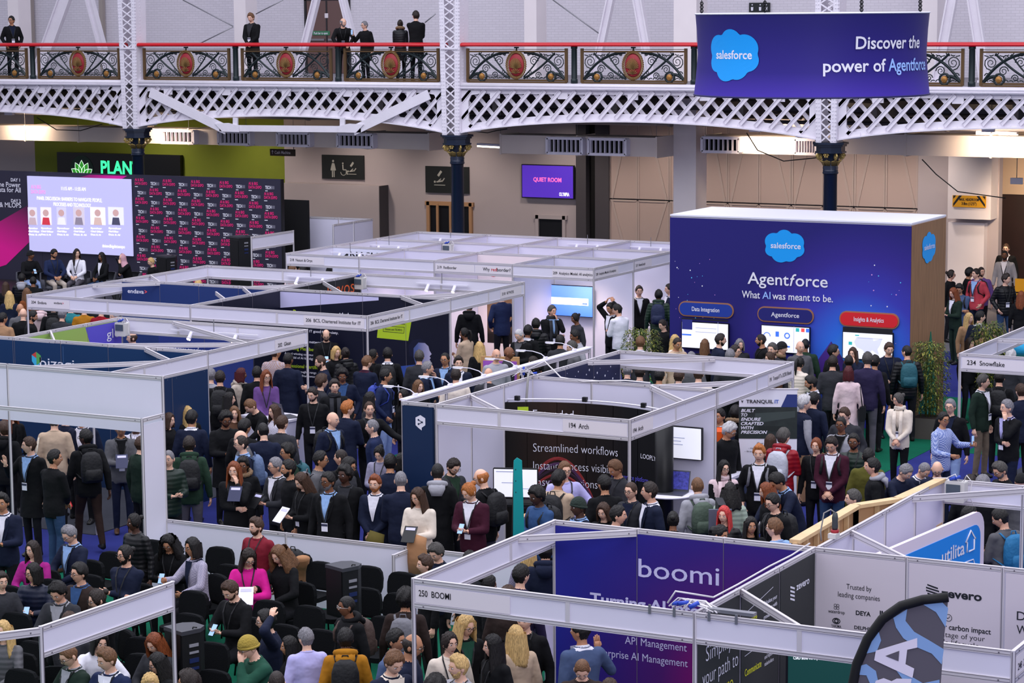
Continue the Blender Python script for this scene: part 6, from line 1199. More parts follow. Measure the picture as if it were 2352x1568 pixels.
 for f in F:
  c = V[list(f)].mean(0); hit = bv.find_nearest(Vector(c)); mi = m.m[hit[2]]
  u = unbend(c)
  if mi == 1 and abs(u[0]) < .21 and u[2] > .85:
   if u[1] < -.02 and abs(u[0]) < (u[2]-1.32)*.24: mi = 4
  if mi == 1 and u[2] > 1.462 and abs(u[0]) < .1: mi = 4
  if mi == 1:
   for s_, el, wr in wrists:
    if np.linalg.norm(c-wr) < .03: mi = 0
  if mi == 1:   # sleeves
   for s_, el, wr in wrists:
    sh = bend(SH[s_], P)
    for a_, b_ in ((sh+(el-sh)*.15, el), (el, wr)):
     t = max(0, min(1, (c-a_)@(b_-a_)/((b_-a_)@(b_-a_))))
     if np.linalg.norm(c-(a_+(b_-a_)*t)) < .068 and not (abs(u[0]) < .165 and 1.0 < u[2] < 1.4 and t < .05): mi = 8
  if mi == 2 and not P.seated and c[2] > .83: mi = 1
  if mi == 2 and P.seated and unbend(c)[2] > .955 and c[1] > -.13: mi = 1
  MI.append(mi)
 bpy.data.objects.remove(o); bpy.data.meshes.remove(me)
 hm = MB()
 for s_, el, wr in wrists:
  d = (wr-el)/np.linalg.norm(wr-el)
  if key in ('phone', 'sitphone'): n_ = np.array([0, .2, 1.]); d = d*.6+np.array([-s_*.25, -.3, .1])
  elif key in ('chin', 'sitchin', 'ear', 'sithead', 'head') and (s_ > 0 or key == 'head'): n_ = np.array([-s_, .6, 0]); d = d*.5+np.array([-s_*.2, .1, .8])
  elif key == 'raise' and s_ < 0: n_ = np.array([0, -1, 0]); d = np.array([0, -.1, 1.])
  elif key in ('cross', 'sitcross'): n_ = np.array([0, 1., 0])
  elif key in ('sit', 'clasp', 'sitlean', 'bent', 'lean'): n_ = np.array([-s_*.3, .5, -.6]); d = d*.6+np.array([-s_*.4, -.1, -.2])
  else: n_ = np.array([-s_, .1, .1])
  hand_mb(hm, wr, d, n_, 0, .15 if key == 'raise' and s_ < 0 else .5)
 R = np.array(Matrix.Rotation(P.twist, 3, 'Z')@Matrix.Rotation(P.side, 3, 'Y')@Matrix.Rotation(P.lean*.6, 3, 'X'))
 hc = bend((0, -.008, 1.56), P)
 BODY[key] = (V, F, MI, hm, hc, R, wrists); return BODY[key]
def headmat(key, yaw, nod):
 """head frame (origin at skull centre) for pose"""
 V, F, MI, hm, hc, R, wr = body_proto(key); M = Matrix(R.tolist())@Matrix.Rotation(yaw, 3, 'Z')@Matrix.Rotation(nod, 3, 'X')
 T = Matrix.Translation(Vector(hc))@M.to_4x4()@Matrix.Translation(Vector((0, -.012, .075)))
 return T
_pm2 = {}
def person_mesh(key, yaw, nod, fem):
 k = (key, round(yaw, 2), round(nod, 2), fem)
 if k in _pm2: return _pm2[k]
 V, F, MI, hm, hc, R, wr = body_proto(key); T = headmat(key, yaw, nod); H = HEADS[fem]
 HV = [tuple(T@Vector(v)) for v in H.v]; n0 = len(V); VV = [tuple(v) for v in V]+HV+hm.v; n1 = n0+len(HV)
 FF = F+[tuple(i+n0 for i in f) for f in H.f]+[tuple(i+n1 for i in f) for f in hm.f]; MM = MI+H.m+hm.m
 me = bpy.data.meshes.new('person'); me.from_pydata(VV, [], FF)
 for _ in range(10): me.materials.append(SHOE)
 me.polygons.foreach_set('material_index', MM); me.polygons.foreach_set('use_smooth', [True]*len(FF)); me.update(); _pm2[k] = me; return me
# ---------- hair (in the head frame)
_hr = random.Random(5)
def hairfn(style):
 """returns thickness(d, az, el) ; az 0 at face, el = z direction"""
 def f(az, z):
  a = abs(az); front = smooth((1.25-a)/.5); side = math.exp(-((a-1.45)/.35)**2); back = smooth((a-1.7)/.5)
  hl = front*.56+side*(.02)+back*(-.62); hl = .56 if a < .55 else (.56-.50*smooth((a-.55)/.55) if a < 1.15 else (.06-.12*smooth((a-1.15)/.3) if a < 1.6 else -.06-.62*smooth((a-1.6)/.6)))
  if style == 'bald': hl = max(hl, 9)
  if style == 'balding' and (a <= .95 or z < -.62): return -.01
  if style == 'balding': return .010*smooth((min(.52, 9)-z)/.15)*smooth((z-max(hl, -.62))/.12)*(1 if a > .95 else 0) if z < .55 else -.01
  if style == 'thin': hl += .12 if a < .8 else 0
  if style in ('fem', 'long', 'pony', 'bob', 'bun'): hl = .60 if a < .35 else (.60-.95*smooth((a-.35)/.8) if a < 1.5 else -.35-.3*smooth((a-1.5)/.5))
  if style == 'cap': hl = .22 if a < 1.2 else -.05
  if style == 'beanie': hl = .28 if a < .9 else (.28-.5*smooth((a-.9)/.8))
  if style == 'crop': return max(-.009, (z-hl)*.09) if z < hl else .0065*min(1, (z-hl)/.08)**.6
  if z < hl: return max(-.009, (z-hl)*.09)
  t = min(1, (z-hl)/.13)**.7
  th = {'short': .014, 'quiff': .016, 'side': .016, 'thin': .008, 'curly': .030, 'afro': .034, 'fem': .018, 'long': .018, 'pony': .012, 'bob': .022, 'bun': .012, 'cap': .014, 'beanie': .018, 'crop': .007, 'messy': .022}.get(style, .014)
  r = th*t
  if style == 'quiff' and a < 1.0: r += .016*smooth((z-.5)/.25)*smooth((1.05-a)/.5)
  if style == 'side': r += .010*smooth((z-.55)/.3)*math.cos(az*.8+.8)
  if style in ('curly', 'afro', 'messy'): r += (.012 if style == 'afro' else .010 if style == 'curly' else .006)*(math.sin(az*11+z*17)*math.sin(z*23+az*5))*t
  elif style not in ('cap', 'beanie'): r += (.0035*math.sin(az*17+z*9)+.003*math.sin(az*7-z*21))*t
  return r
 return f
_hair = {}
def hair_mesh(style):
 if style in _hair: return _hair[style]
 m = MB(); base = style.split('_')[0]; f = hairfn({'longw': 'long', 'longc': 'long'}.get(base, base)); A, B = 36, 26; V = []; TH = []
 for i in range(B+1):
  th = PI*i/B*.93+.0001
  for j in range(A):
   ph = 2*PI*j/A-PI; p = headpt(th, ph, 0, False); n_ = p/np.array([.0765, .097, .118])**2; n_ /= np.linalg.norm(n_); t = f(ph, math.cos(th)); TH.append(t); V.append(p+n_*(t+.0005))
 F = []
 for i in range(B):
  for j in range(A):
   q = (i*A+j, (i+1)*A+j, (i+1)*A+(j+1) % A, i*A+(j+1) % A)
   if max(TH[k] for k in q) > -.004: F.append(q)
 used = sorted({k for q in F for k in q}); mp = {k: i for i, k in enumerate(used)}; m.add([V[k] for k in used], [tuple(mp[k] for k in q) for q in F], 0, True)
 def curtain(z1, spread, wave, azmin, thick=.022, n=24, back=.0):
  rows = 9; VV = []; FF = []
  for L in (0, 1):
   for i in range(rows+1):
    t = i/rows; z = .05+(z1-.05)*t
    for j in range(n+1):
     a = azmin+(2*PI-2*azmin)*j/n; w = 1+spread*t; rx = (.083+thick*(1-L)*.9)*w; ry = (.099+thick*(1-L))*w
     if t > .45: ry *= 1-.14*(t-.45)
     wv = 1+wave*math.sin(a*9+t*8)*math.sin(t*9+a*3); tap = 1-.12*max(0, t-.7)
     VV.append((rx*math.sin(a)*wv*tap, -ry*math.cos(a)*wv*tap+back*t+.01, z+.012*math.sin(a*7)*t))
  W = n+1; S0 = (rows+1)*W
  for i in range(rows):
   for j in range(n): FF.append((i*W+j, i*W+j+1, (i+1)*W+j+1, (i+1)*W+j)); FF.append((S0+i*W+j+1, S0+i*W+j, S0+(i+1)*W+j, S0+(i+1)*W+j+1))
   FF.append((S0+i*W, i*W, (i+1)*W, S0+(i+1)*W)); FF.append((i*W+n, S0+i*W+n, S0+(i+1)*W+n, (i+1)*W+n))
  for j in range(n): FF.append((rows*W+j, rows*W+j+1, S0+rows*W+j+1, S0+rows*W+j))
  m.add(VV, FF, 0, True)
 if base == 'long': curtain(-.30, .30, .02, .95)
 if base == 'longw': curtain(-.30, .42, .06, .9, .03)
 if base == 'longc': curtain(-.22, .55, .10, .85, .045)
 if base == 'bob': curtain(-.13, .12, .01, .95, .026)
 if base == 'pony': m.tube([(0, .09, .06), (0, .13, .05), (0, .15, -.02), (0, .135, -.13), (0, .12, -.24)], [.02, .03, .032, .028, .012], 9)
 if base == 'bun': m.ball((0, .115, .055), (.040, .036, .038), 10, 8)
 if base == 'beanie':
  m.tube([(.093*math.sin(a), -.105*math.cos(a)+.006, .034-.03*(1-math.cos(a))/2*1.6) for a in np.linspace(0, 2*PI, 21)[:-1]], .014, 6, closed=True)
 if base == 'cap': m.add([(.075*math.sin(a), -.085-.075*math.cos(a)**1 if 1 else 0, .035) for a in np.linspace(-1.3, 1.3, 9)]+[(.075*math.sin(a), -.06, .05) for a in np.linspace(-1.3, 1.3, 9)], [(i, i+1, 10+i, 9+i) for i in range(8)])
 _hair[style] = m.mesh('hair', [SHOE]); return _hair[style]
def hijab_mesh():
 if 'hijab' in _hair: return _hair['hijab']
 m = MB(); V = []; A, B = 28, 18
 for i in range(B+1):
  t = i/B; z = .135-.36*t; r = math.sin(min(1, t*2.6)*PI/2)**.6 if t < .4 else 1
  for j in range(A+1):
   a = .62+(2*PI-1.24)*j/A if t < .62 else .1+(2*PI-.2)*j/A; rx = (.088*r if t < .62 else .088+.10*((t-.62)/.38)); ry = (.112*r if t < .62 else .105+.04*((t-.62)/.38)); V.append((rx*math.sin(a), -ry*math.cos(a)+.008, z+.006*math.sin(a*6+t*12)))
 W = A+1; m.add(V, [(i*W+j, (i+1)*W+j, (i+1)*W+j+1, i*W+j+1) for i in range(B) for j in range(A)], 0, True); m.tube([(.075*math.sin(a), -.075*math.cos(a)-.01, -.115+.012*math.sin(3*a)) for a in np.linspace(0, 2*PI, 17)[:-1]], .024, 7, closed=True)
 _hair['hijab'] = m.mesh('headscarf', [SHOE]); return _hair['hijab']
def beard_mesh(full=True):
 k = 'beard%d' % full
 if k in _hair: return _hair[k]
 m = MB(); A, B = 26, 14; V = []; T = []
 for i in range(B+1):
  z = -.05-.93*i/B; th = math.acos(max(-1, z))
  for j in range(A+1):
   ph = -1.45+2.9*j/A; p = headpt(th, ph, 0, False); a = abs(ph); top = -.18-.29*smooth((1.3-a)/.5); mouth = (a < .34 and -.70 < z < -.50); n_ = p/np.linalg.norm(p); t = (.009 if full else .0035)*smooth((top-z)/.12)
   if mouth: t = -.004
   if a < .34 and -.50 <= z < -.43: t = .008 if full else .003
   T.append(t); V.append(p+n_*(t if t > .001 else -.006))
 W = A+1; F = [(i*W+j, (i+1)*W+j, (i+1)*W+j+1, i*W+j+1) for i in range(B) for j in range(A) if max(T[q] for q in (i*W+j, (i+1)*W+j, (i+1)*W+j+1, i*W+j+1)) > .001]
 m.add(V, F, 0, True); _hair[k] = m.mesh('beard', [SHOE]); return _hair[k]
def glasses_mesh():
 if 'gl' in _hair: return _hair['gl']
 m = MB()
 for s_ in (-1, 1):
  m.tube([(s_*.032+.024*math.cos(t), -.107+.004*abs(math.cos(t)), .0+.018*math.sin(t)) for t in np.linspace(0, 2*PI, 13)[:-1]], .0026, 5, closed=True); m.tube([(s_*.056, -.100, .006), (s_*.078, -.07, .004), (s_*.083, .0, -.002)], .0024, 5)
 m.tube([(-.009, -.108, .004), (0, -.111, .007), (.009, -.108, .004)], .0024, 5); _hair['gl'] = m.mesh('glasses', [SHOE]); return _hair['gl']
def attach(name, me, par, M, mats, label=None):
 o = bpy.data.objects.new(name, me); COL.objects.link(o); o.parent = par; o.matrix_local = M
 for i, mt in enumerate(mats): o.material_slots[i].link = 'OBJECT'; o.material_slots[i].material = mt
 if label: o['label'] = label
 return o
# ---------- clothing children built once per pose
_cl = {}
def torso_front(P, x, z, off=.012):
 y = -(.150 if z < 1.3 else .146-(z-1.3)*.30)*math.sqrt(max(.05, 1-(x/.2)**2)); return bend((x, y-off, z), P)
def lanyard_mesh(key):
 if ('ly', key) in _cl: return _cl[('ly', key)]
 P = POSES[key]; m = MB()
 for s_ in (-1, 1):
  pts = [bend((s_*.07, .03, 1.50), P), bend((s_*.085, -.06, 1.47), P), torso_front(P, s_*.065, 1.38, .02), torso_front(P, s_*.035, 1.26, .022), torso_front(P, 0, 1.12, .022)]; m.tube(pts, [(.003, .009)]*5, 5, smooth=False)
 a = _cl[('ly', key)] = m.mesh('lanyard', [SHOE]); b = MB(); c = torso_front(P, 0, 1.06, .024); R = np.array(Matrix.Rotation(P.lean, 3, 'X')); b.box(c, (.085, .006, .11), 0, R=R); b.box(c-R@np.array([0, .004, -.03]), (.085, .003, .03), 1, R=R); _cl[('bd', key)] = b.mesh('badge', [SHOE, SHOE]); return a
def collar_mesh(key):
 if ('co', key) in _cl: return _cl[('co', key)]
 P = POSES[key]; m = MB(); N_ = 18; V = []
 for i, (dz, r) in enumerate(((0, .068), (.030, .064), (.004, .082))):
  for j in range(N_+1): a = .35+(2*PI-.7)*j/N_; V.append(bend((r*1.05*math.sin(a), -r*math.cos(a)+.008, 1.472+dz-.018*math.cos(a)*(1 if i != 1 else .6)), P))
 W = N_+1; m.add(V, [(i*W+j, i*W+j+1, (i+1)*W+j+1, (i+1)*W+j) for i in range(2) for j in range(N_)], 0, True); _cl[('co', key)] = m.mesh('collar', [SHOE]); return _cl[('co', key)]
def ring_mesh(key, kind):
 if (kind, key) in _cl: return _cl[(kind, key)]
 P = POSES[key]; m = MB()
 if kind == 'hood':
  m.tube([bend((.105*math.sin(a), -.075*math.cos(a)+.03, 1.475+.02*(1-math.cos(a))), P) for a in np.linspace(0, 2*PI, 19)[:-1]], [.026+.020*(1-math.cos(a))/2 for a in np.linspace(0, 2*PI, 19)[:-1]], 8, closed=True)
  m.tube([bend((0, .07, 1.50), P), bend((0, .15, 1.45), P), bend((0, .165, 1.36), P)], [(.05, .11), (.045, .115), (.02, .07)], 10, ref=(0, -1, .2))
 if kind == 'fur': m.tube([bend((.115*math.sin(a), -.09*math.cos(a)+.03, 1.49+.03*(1-math.cos(a))), P) for a in np.linspace(0, 2*PI, 25)[:-1]], [.032+.008*(i % 2) for i in range(24)], 8, closed=True)
 if kind == 'scarf':
  for q in range(2): m.tube([bend((.08*math.sin(a+q), -.075*math.cos(a+q)+.01, 1.485+.02*q+.008*math.sin(3*a)), P) for a in np.linspace(0, 2*PI, 17)[:-1]], .03, 8, closed=True)
  for s_ in (-1, 1): m.tube([torso_front(P, s_*.06, z, .03) for z in (1.46, 1.3, 1.12, .98)], [(.012, .04)]*4, 6)
 if kind == 'neck': m.tube([bend((.074*math.sin(a), -.068*math.cos(a)+.008, 1.478-.012*math.cos(a)), P) for a in np.linspace(0, 2*PI, 17)[:-1]], .014, 6, closed=True)
 if kind == 'shirt':
  V = []
  for i in range(10):
   z = 1.13+.345*i/9; w = .008+(z-1.13)*.235
   for j in range(7): V.append(torso_front(P, w*(j-3)/3, z, .008))
  m.add(V, [(i*7+j, i*7+j+1, (i+1)*7+j+1, (i+1)*7+j) for i in range(9) for j in range(6)], 0, True); m.tube([torso_front(P, 0, z, .008) for z in (1.14, 1.25, 1.36, 1.44)], .003, 4)
 if kind == 'lapel':
  for s_ in (-1, 1):
   A_ = [torso_front(P, s_*x, z, .016) for x, z in ((.02, 1.14), (.055, 1.30), (.06, 1.42), (.075, 1.46), (.112, 1.42), (.098, 1.37), (.115, 1.36), (.06, 1.18))]; m.add(A_+[a+np.array([0, .006, 0]) for a in A_], [tuple(range(8)) if s_ < 0 else tuple(range(8))[::-1], tuple(range(8, 16))[::-1] if s_ < 0 else tuple(range(8, 16))])
 if kind == 'skirt':
  V = []; rr = [(.97, .182, .132), (.86, .196, .146), (.72, .205, .155), (.60, .212, .163)]
  for z, hx, hy in rr:
   for j in range(20): a = 2*PI*j/20; V.append(bend((hx*math.sin(a), -hy*math.cos(a)+.004, z), P)+[0, 0, 0])
  m.add(V, [(i*20+j, i*20+(j+1) % 20, (i+1)*20+(j+1) % 20, (i+1)*20+j) for i in range(3) for j in range(20)], 0, True)
 _cl[(kind, key)] = m.mesh({'hood': 'hood', 'fur': 'fur_trim', 'scarf': 'scarf', 'lapel': 'lapel', 'shirt': 'shirt_front', 'neck': 'neckband', 'skirt': 'coat_skirt'}[kind], [SHOE]); return _cl[(kind, key)]
def backpack_meshes():
 if 'bp' in _cl: return _cl['bp']
 b = MB(); V = []; F = []; prof = [(0, .10, .05), (.02, .145, .085), (.15, .155, .10), (.30, .15, .09), (.40, .12, .07), (.44, .06, .03)]
 for z, hx, hy in prof:
  for j in range(16): a = 2*PI*j/16; sx_, sy_ = math.copysign(abs(math.cos(a))**.6, math.cos(a)), math.copysign(abs(math.sin(a))**.6, math.sin(a)); V.append((hx*sx_, .085+hy*sy_, z))
 F = [(i*16+j, i*16+(j+1) % 16, (i+1)*16+(j+1) % 16, (i+1)*16+j) for i in range(5) for j in range(16)]+[tuple(range(16))[::-1], tuple(range(80, 96))]; b.add(V, F, 0, True); body = b.mesh('bag_body', [SHOE])
 p = MB(); V = []
 for z, hx, hy in ((.03, .10, .02), (.05, .125, .045), (.17, .12, .045), (.2, .1, .015)):
  for j in range(12): a = 2*PI*j/12; V.append((hx*math.copysign(abs(math.cos(a))**.6, math.cos(a)), .175+hy*math.sin(a), z))
 p.add(V, [(i*12+j, i*12+(j+1) % 12, (i+1)*12+(j+1) % 12, (i+1)*12+j) for i in range(3) for j in range(12)]+[tuple(range(12))[::-1], tuple(range(36, 48))], 0, True); pk = p.mesh('pocket', [SHOE])
 h = MB(); h.tube([(-.04, .05, .43), (-.03, .05, .48), (.03, .05, .48), (.04, .05, .43)], .008, 6); hd = h.mesh('handle', [SHOE])
 s = MB()
 for q in (-1, 1): s.tube([(q*.09, .02, .38), (q*.11, -.06, .445), (q*.12, -.17, .42), (q*.12, -.25, .32), (q*.14, -.235, .2), (q*.172, -.12, .13), (q*.14, 0, .07), (q*.1, .03, .05)], [(.008, .022)]*8, 6)
 st = s.mesh('strap', [SHOE]); _cl['bp'] = (body, pk, hd, st); return _cl['bp']
PEO = []; DEP = []
NPERS = [0]
def short(lbl, n=10): return ' '.join(lbl.split()[:n])
def P(px, py, pose, face, look, look2, label, hair='short', hc='dark', skin='l', top='black', inner=None, legs='trouser', sleeve=None, style='', fem=0, ex='', s=None, nod=None, z=0.0, bag=None, bagc='black', group=None, H=None, bagn=None):
 """px,py: crown of the head in the photo; face: body heading, 0 towards viewer, +90 photo right; look: heading of the head"""
 Pz = POSES[pose]; s = s or (.95 if fem else 1.02)
 yaw = max(-65, min(65, ((look-face+180) % 360)-180)); yaw = round(yaw/20)*20; nd = look2 if nod is None else nod
 nd = round(nd/12)*12; T = headmat(pose, math.radians(yaw), math.radians(nd))
 ext = {'afro': .035, 'curly': .03, 'beanie': .02}.get(hair, .014 if hair not in ('bald', 'balding', 'crop') else .003)
 k0 = s
 top_z = (T@Vector((0, .02 if nd else 0, .118+ext)))[2]*s+z
 if z == ZG: W_ = atY(px, py, 54.95); k_ = s; s = (W_[2]-ZG)/(top_z-z)*s; s = max(.9, min(1.08, s))
 else: W_ = at(px, py, H or top_z)
 c = -W_[:2]/np.linalg.norm(W_[:2]); vang = math.atan2(c[1], c[0]); ang = vang+math.radians(face)   # + = counterclockwise seen from above = towards photo right
 rz = ang+PI/2
 off = Matrix.Rotation(rz, 3, 'Z')@(T@Vector((0, 0, .118)))*s; loc = (W_[0]-off[0], W_[1]-off[1], z if not H else H-top_z+z)
 me = person_mesh(pose, math.radians(yaw), math.radians(nd), fem); o = bpy.data.objects.new('person', me); COL.objects.link(o)
 o.location = loc; o.rotation_euler[2] = rz; o.scale = (s*(.93 if fem else 1), s*(.95 if fem else 1), s)
 tm = cloth(top, style); im = cloth(inner) if inner else tm
 sk = skinmat(skin); hm = hairmat(hc if hc in HAIRC else 'dark')
 ml = [sk, tm, cloth(legs), mat('shoe_brown', '#4a2f20', .45) if 'brownshoe' in ex else SHOE, im, hm, EYEW, mat('lips_dark', '#6a3530', .5) if skin in 'db' else LIP, cloth(sleeve, 'puffer' if 'pufsl' in ex else '') if sleeve else tm, IRISM]
 for i, mt in enumerate(ml): o.material_slots[i].link = 'OBJECT'; o.material_slots[i].material = mt
 tag(o, 'person '+label, 'person', group)
 if hair == 'hijab': attach('headscarf', hijab_mesh(), o, T, [mat('hijab_pink', '#c99aa6', .8, bump=.3, bscale=8)])
 elif hair != 'bald':
  hmm = mat('knit_%s' % hc, {'mustard': '#a08a3a', 'dgreen': '#23302a', 'black': '#101114'}.get(hc, '#101114'), .9, bump=.4, bscale=60) if hair in ('beanie', 'cap') else hm
  if hair in ('beanie', 'cap'): o.material_slots[5].material = hairmat('dark')
  attach({'beanie': 'beanie', 'cap': 'cap'}.get(hair, 'hair'), hair_mesh(hair), o, T, [hmm])
 if 'beard' in ex: attach('beard', beard_mesh('full' in ex), o, T, [hairmat('ginger') if 'gbeard' in ex else (hairmat('grey') if 'wbeard' in ex else hm)])
 if 'glass' in ex: attach('glasses', glasses_mesh(), o, T, [mat('glasses_clear', '#b8b4b0', .3) if 'clear' in ex else mat('glasses_dark', '#181616', .3)])
 I = Matrix.Identity(4)
 if inner or 'collar' in ex: attach('collar', collar_mesh(pose), o, I, [im])
 attach('neckband', ring_mesh(pose, 'neck'), o, I, [im if not inner else tm])
 if inner: attach('shirt_front', ring_mesh(pose, 'shirt'), o, I, [im])
 if 'suit' in ex: attach('lapel', ring_mesh(pose, 'lapel'), o, I, [tm])
 if 'hood' in ex: attach('hood', ring_mesh(pose, 'hood'), o, I, [cloth('lgrey') if 'ghood' in ex else tm])
 if 'fur' in ex: attach('fur_trim', ring_mesh(pose, 'fur'), o, I, [mat('fur_tan', '#8f7458', .95, bump=.8, bscale=70)])
 if 'scarf' in ex: attach('scarf', ring_mesh(pose, 'scarf'), o, I, [cloth('pink') if 'pscarf' in ex else cloth('cream') if 'cscarf' in ex else cloth('dgrey')])
 if 'coat' in ex: attach('coat_skirt', ring_mesh(pose, 'skirt'), o, I, [tm])
 if 'badge' in ex or 'lany' in ex:
  l = attach('lanyard', lanyard_mesh(pose), o, I, [mat('lanyard_black', '#191a1e', .7)])
  if 'badge' in ex: attach('badge', _cl[('bd', pose)], l, I, [PW, mat('badge_dark', '#3a3c55', .5)])
 if bag:
  B_ = backpack_meshes(); b = empty('backpack', (bagn or ('%s backpack worn by the person %s' % (bag, short(label, 9)))), 'backpack'); R = np.array(Matrix.Rotation(Pz.lean*.9, 3, 'X')); c0 = bend((0, .115, 1.02), Pz)
  b.matrix_world = Matrix.Translation(Vector(loc))@Matrix.Rotation(rz, 4, 'Z')@Matrix.Scale(s, 4)@Matrix.Translation(Vector(c0))@Matrix(R.tolist()).to_4x4()
  bm = mat('bag_'+bagc, {'black': '#121316', 'teal': '#1d5560', 'green': '#47574a', 'grey': '#6f6f76', 'white': '#b9bcc8', 'navy': '#1b2547', 'blue': '#1b6a9a', 'brown': '#4a3a34', 'royal': '#2b3f9a', 'steel': '#5a6d8f'}[bagc], .7, bump=.4, bscale=14)
  DEP.append(b)
  for nm, me_ in zip(('bag_body', 'pocket', 'handle', 'strap'), B_): q = link(nm, me_, b); q.material_slots[0].link = 'OBJECT'; q.material_slots[0].material = bm
 base = Matrix.Translation(Vector(loc))@Matrix.Rotation(rz, 4, 'Z')@Matrix.Scale(s, 4)
 hold = [e_ for e_ in ex.split() if e_.startswith('h_')]
 for e_ in hold:
  V_, F_, MI_, hm_, hc_, R_2, wr_ = body_proto(pose); b = None
  side = [w for w in wr_ if w[0] == (1 if 'L' in e_[2:] else -1)][0]; wpos = side[2]; mid = (wr_[0][2]+wr_[1][2])/2; kind = e_[2:].rstrip('LR'); ll = 'held by the person '+short(label, 9)
  if kind == 'phone':
   b = empty('phone', 'dark phone '+ll, 'phone'); pos = mid+[0, -.075, .045] if not e_[-1] in 'LR' else wpos+[-.01, -.03, .08]; b.matrix_world = base@Matrix.Translation(Vector(pos))@Matrix.Rotation(.9 if not e_[-1] in 'LR' else PI/2, 4, 'X'); MB().rbox((0, 0, 0), (.075, .15, .009), .012).build('case', BLACK, b); MB().box((0, 0, .0055), (.068, .14, .002)).build('display', mat('phone_glow', '#8fb0d8', emit=.5), b)
  if kind == 'cup':
   b = empty('paper_cup', 'white paper cup '+ll, 'cup'); b.matrix_world = base@Matrix.Translation(Vector(wpos+[-.01*side[0], -.075, -.0])); MB().lathe([(.028, -.04), (.04, .06)], n=12).build('cup_body', PW, b); MB().lathe([(.042, .06), (.042, .07), (.034, .076)], n=12).build('lid', PW, b)
  if kind in ('tablet', 'paper', 'book', 'folder'):
   col = {'tablet': BLACK, 'paper': PW, 'book': mat('brochure_navy', '#20264a', .5), 'folder': mat('folder_purple', '#2d1f60', .5)}[kind]; b = empty({'tablet': 'tablet', 'paper': 'paper_sheet', 'book': 'brochure', 'folder': 'folder'}[kind], {'tablet': 'black tablet ', 'paper': 'white paper sheet ', 'book': 'navy brochure ', 'folder': 'purple folder '}[kind]+ll, 'document'); b.matrix_world = base@Matrix.Translation(Vector(mid+[0, -.13, .06]))@Matrix.Rotation(.8, 4, 'X'); MB().box((0, 0, 0), (.18, .25, .008)).build('sheet', col, b); MB().box((0, .08, .006), (.13, .04, .002)).build('print', LAV, b)
  if kind == 'tote':
   b = empty('tote_bag', 'cream canvas tote bag of the person '+short(label, 7), 'bag'); b.matrix_world = base@Matrix.Translation(Vector((.27, .07, .98))); tm_ = mat('canvas', '#c9bfae', .9, bump=.3, bscale=30); MB().rbox((0, 0, -.12), (.09, .36, .4), .03, ax=1).build('bag_body', tm_, b); MB().tube([(0, -.1, .08), (-.05, -.06, .42), (-.05, .02, .42), (0, .1, .08)], [(.004, .014)]*4, 5).build('strap', tm_, b)
  if kind == 'hbag':
   b = empty('handbag', 'black leather handbag '+ll.replace('held', 'carried'), 'bag'); b.matrix_world = base@Matrix.Translation(Vector((-.27, .0, 1.0))); MB().rbox((0, 0, -.1), (.12, .36, .28), .05, ax=1).build('bag_body', BLACK, b); MB().tube([(0, -.12, .03), (.05, -.04, .4), (.05, .04, .4), (0, .12, .03)], .01, 5).build('strap', BLACK, b)
  if kind == 'coat':
   col = mat('held_coat_%s' % ex.count('olive'), '#5c5220' if 'olive' in ex else '#a87a55', .9, bump=.5, bscale=6); b = tag(MB().tube([(.0, .0, .02), (-.03, -.03, -.1), (-.02, -.02, -.3), (.0, .0, -.48)], [(.05, .11), (.07, .13), (.08, .15), (.06, .17)], 14, ref=(0, -1, 0)).build('folded_coat', col), ('olive' if 'olive' in ex else 'camel')+' folded coat over the arm of the person '+short(label, 6), 'coat'); b.matrix_world = base@Matrix.Translation(Vector(mid+[.12, -.08, .02]))
  if kind == 'bottle':
   b = empty('drink_bottle', 'red drink bottle '+ll, 'bottle'); b.matrix_world = base@Matrix.Translation(Vector(wpos+[0, -.06, 0]))@Matrix.Rotation(.6, 4, 'Y'); MB().lathe([(.03, -.1), (.034, -.08), (.034, .07), (.02, .1)], n=12).build('bottle_body', mat('bottle_red', '#c01a22', .3), b); MB().lathe([(.021, .1), (.021, .12)], n=10).build('cap', PW, b)
  if kind == 'mic':
   b = empty('microphone', 'black handheld microphone '+ll, 'microphone'); b.matrix_world = base@Matrix.Translation(Vector(wpos+[-.02, -.04, .06]))@Matrix.Rotation(.4, 4, 'X'); MB().lathe([(.012, -.12), (.016, .05), (.024, .08), (.024, .11), (.012, .13)], n=10).build('handle', BLACK, b)
  if b is not None: DEP.append(b)
 PEO.append(dict(o=o, px=px, py=py, T=T, s=s, s0=s, z=z, rz=rz, top=(top_z-z)/k0, fem=fem, loc=loc, deps=[d_ for d_ in bpy.data.objects[n0:] if d_.parent is None and d_ is not o] if 0 else DEP[:], H=H, y0=loc[1])); DEP.clear(); NPERS[0] += 1
 return o
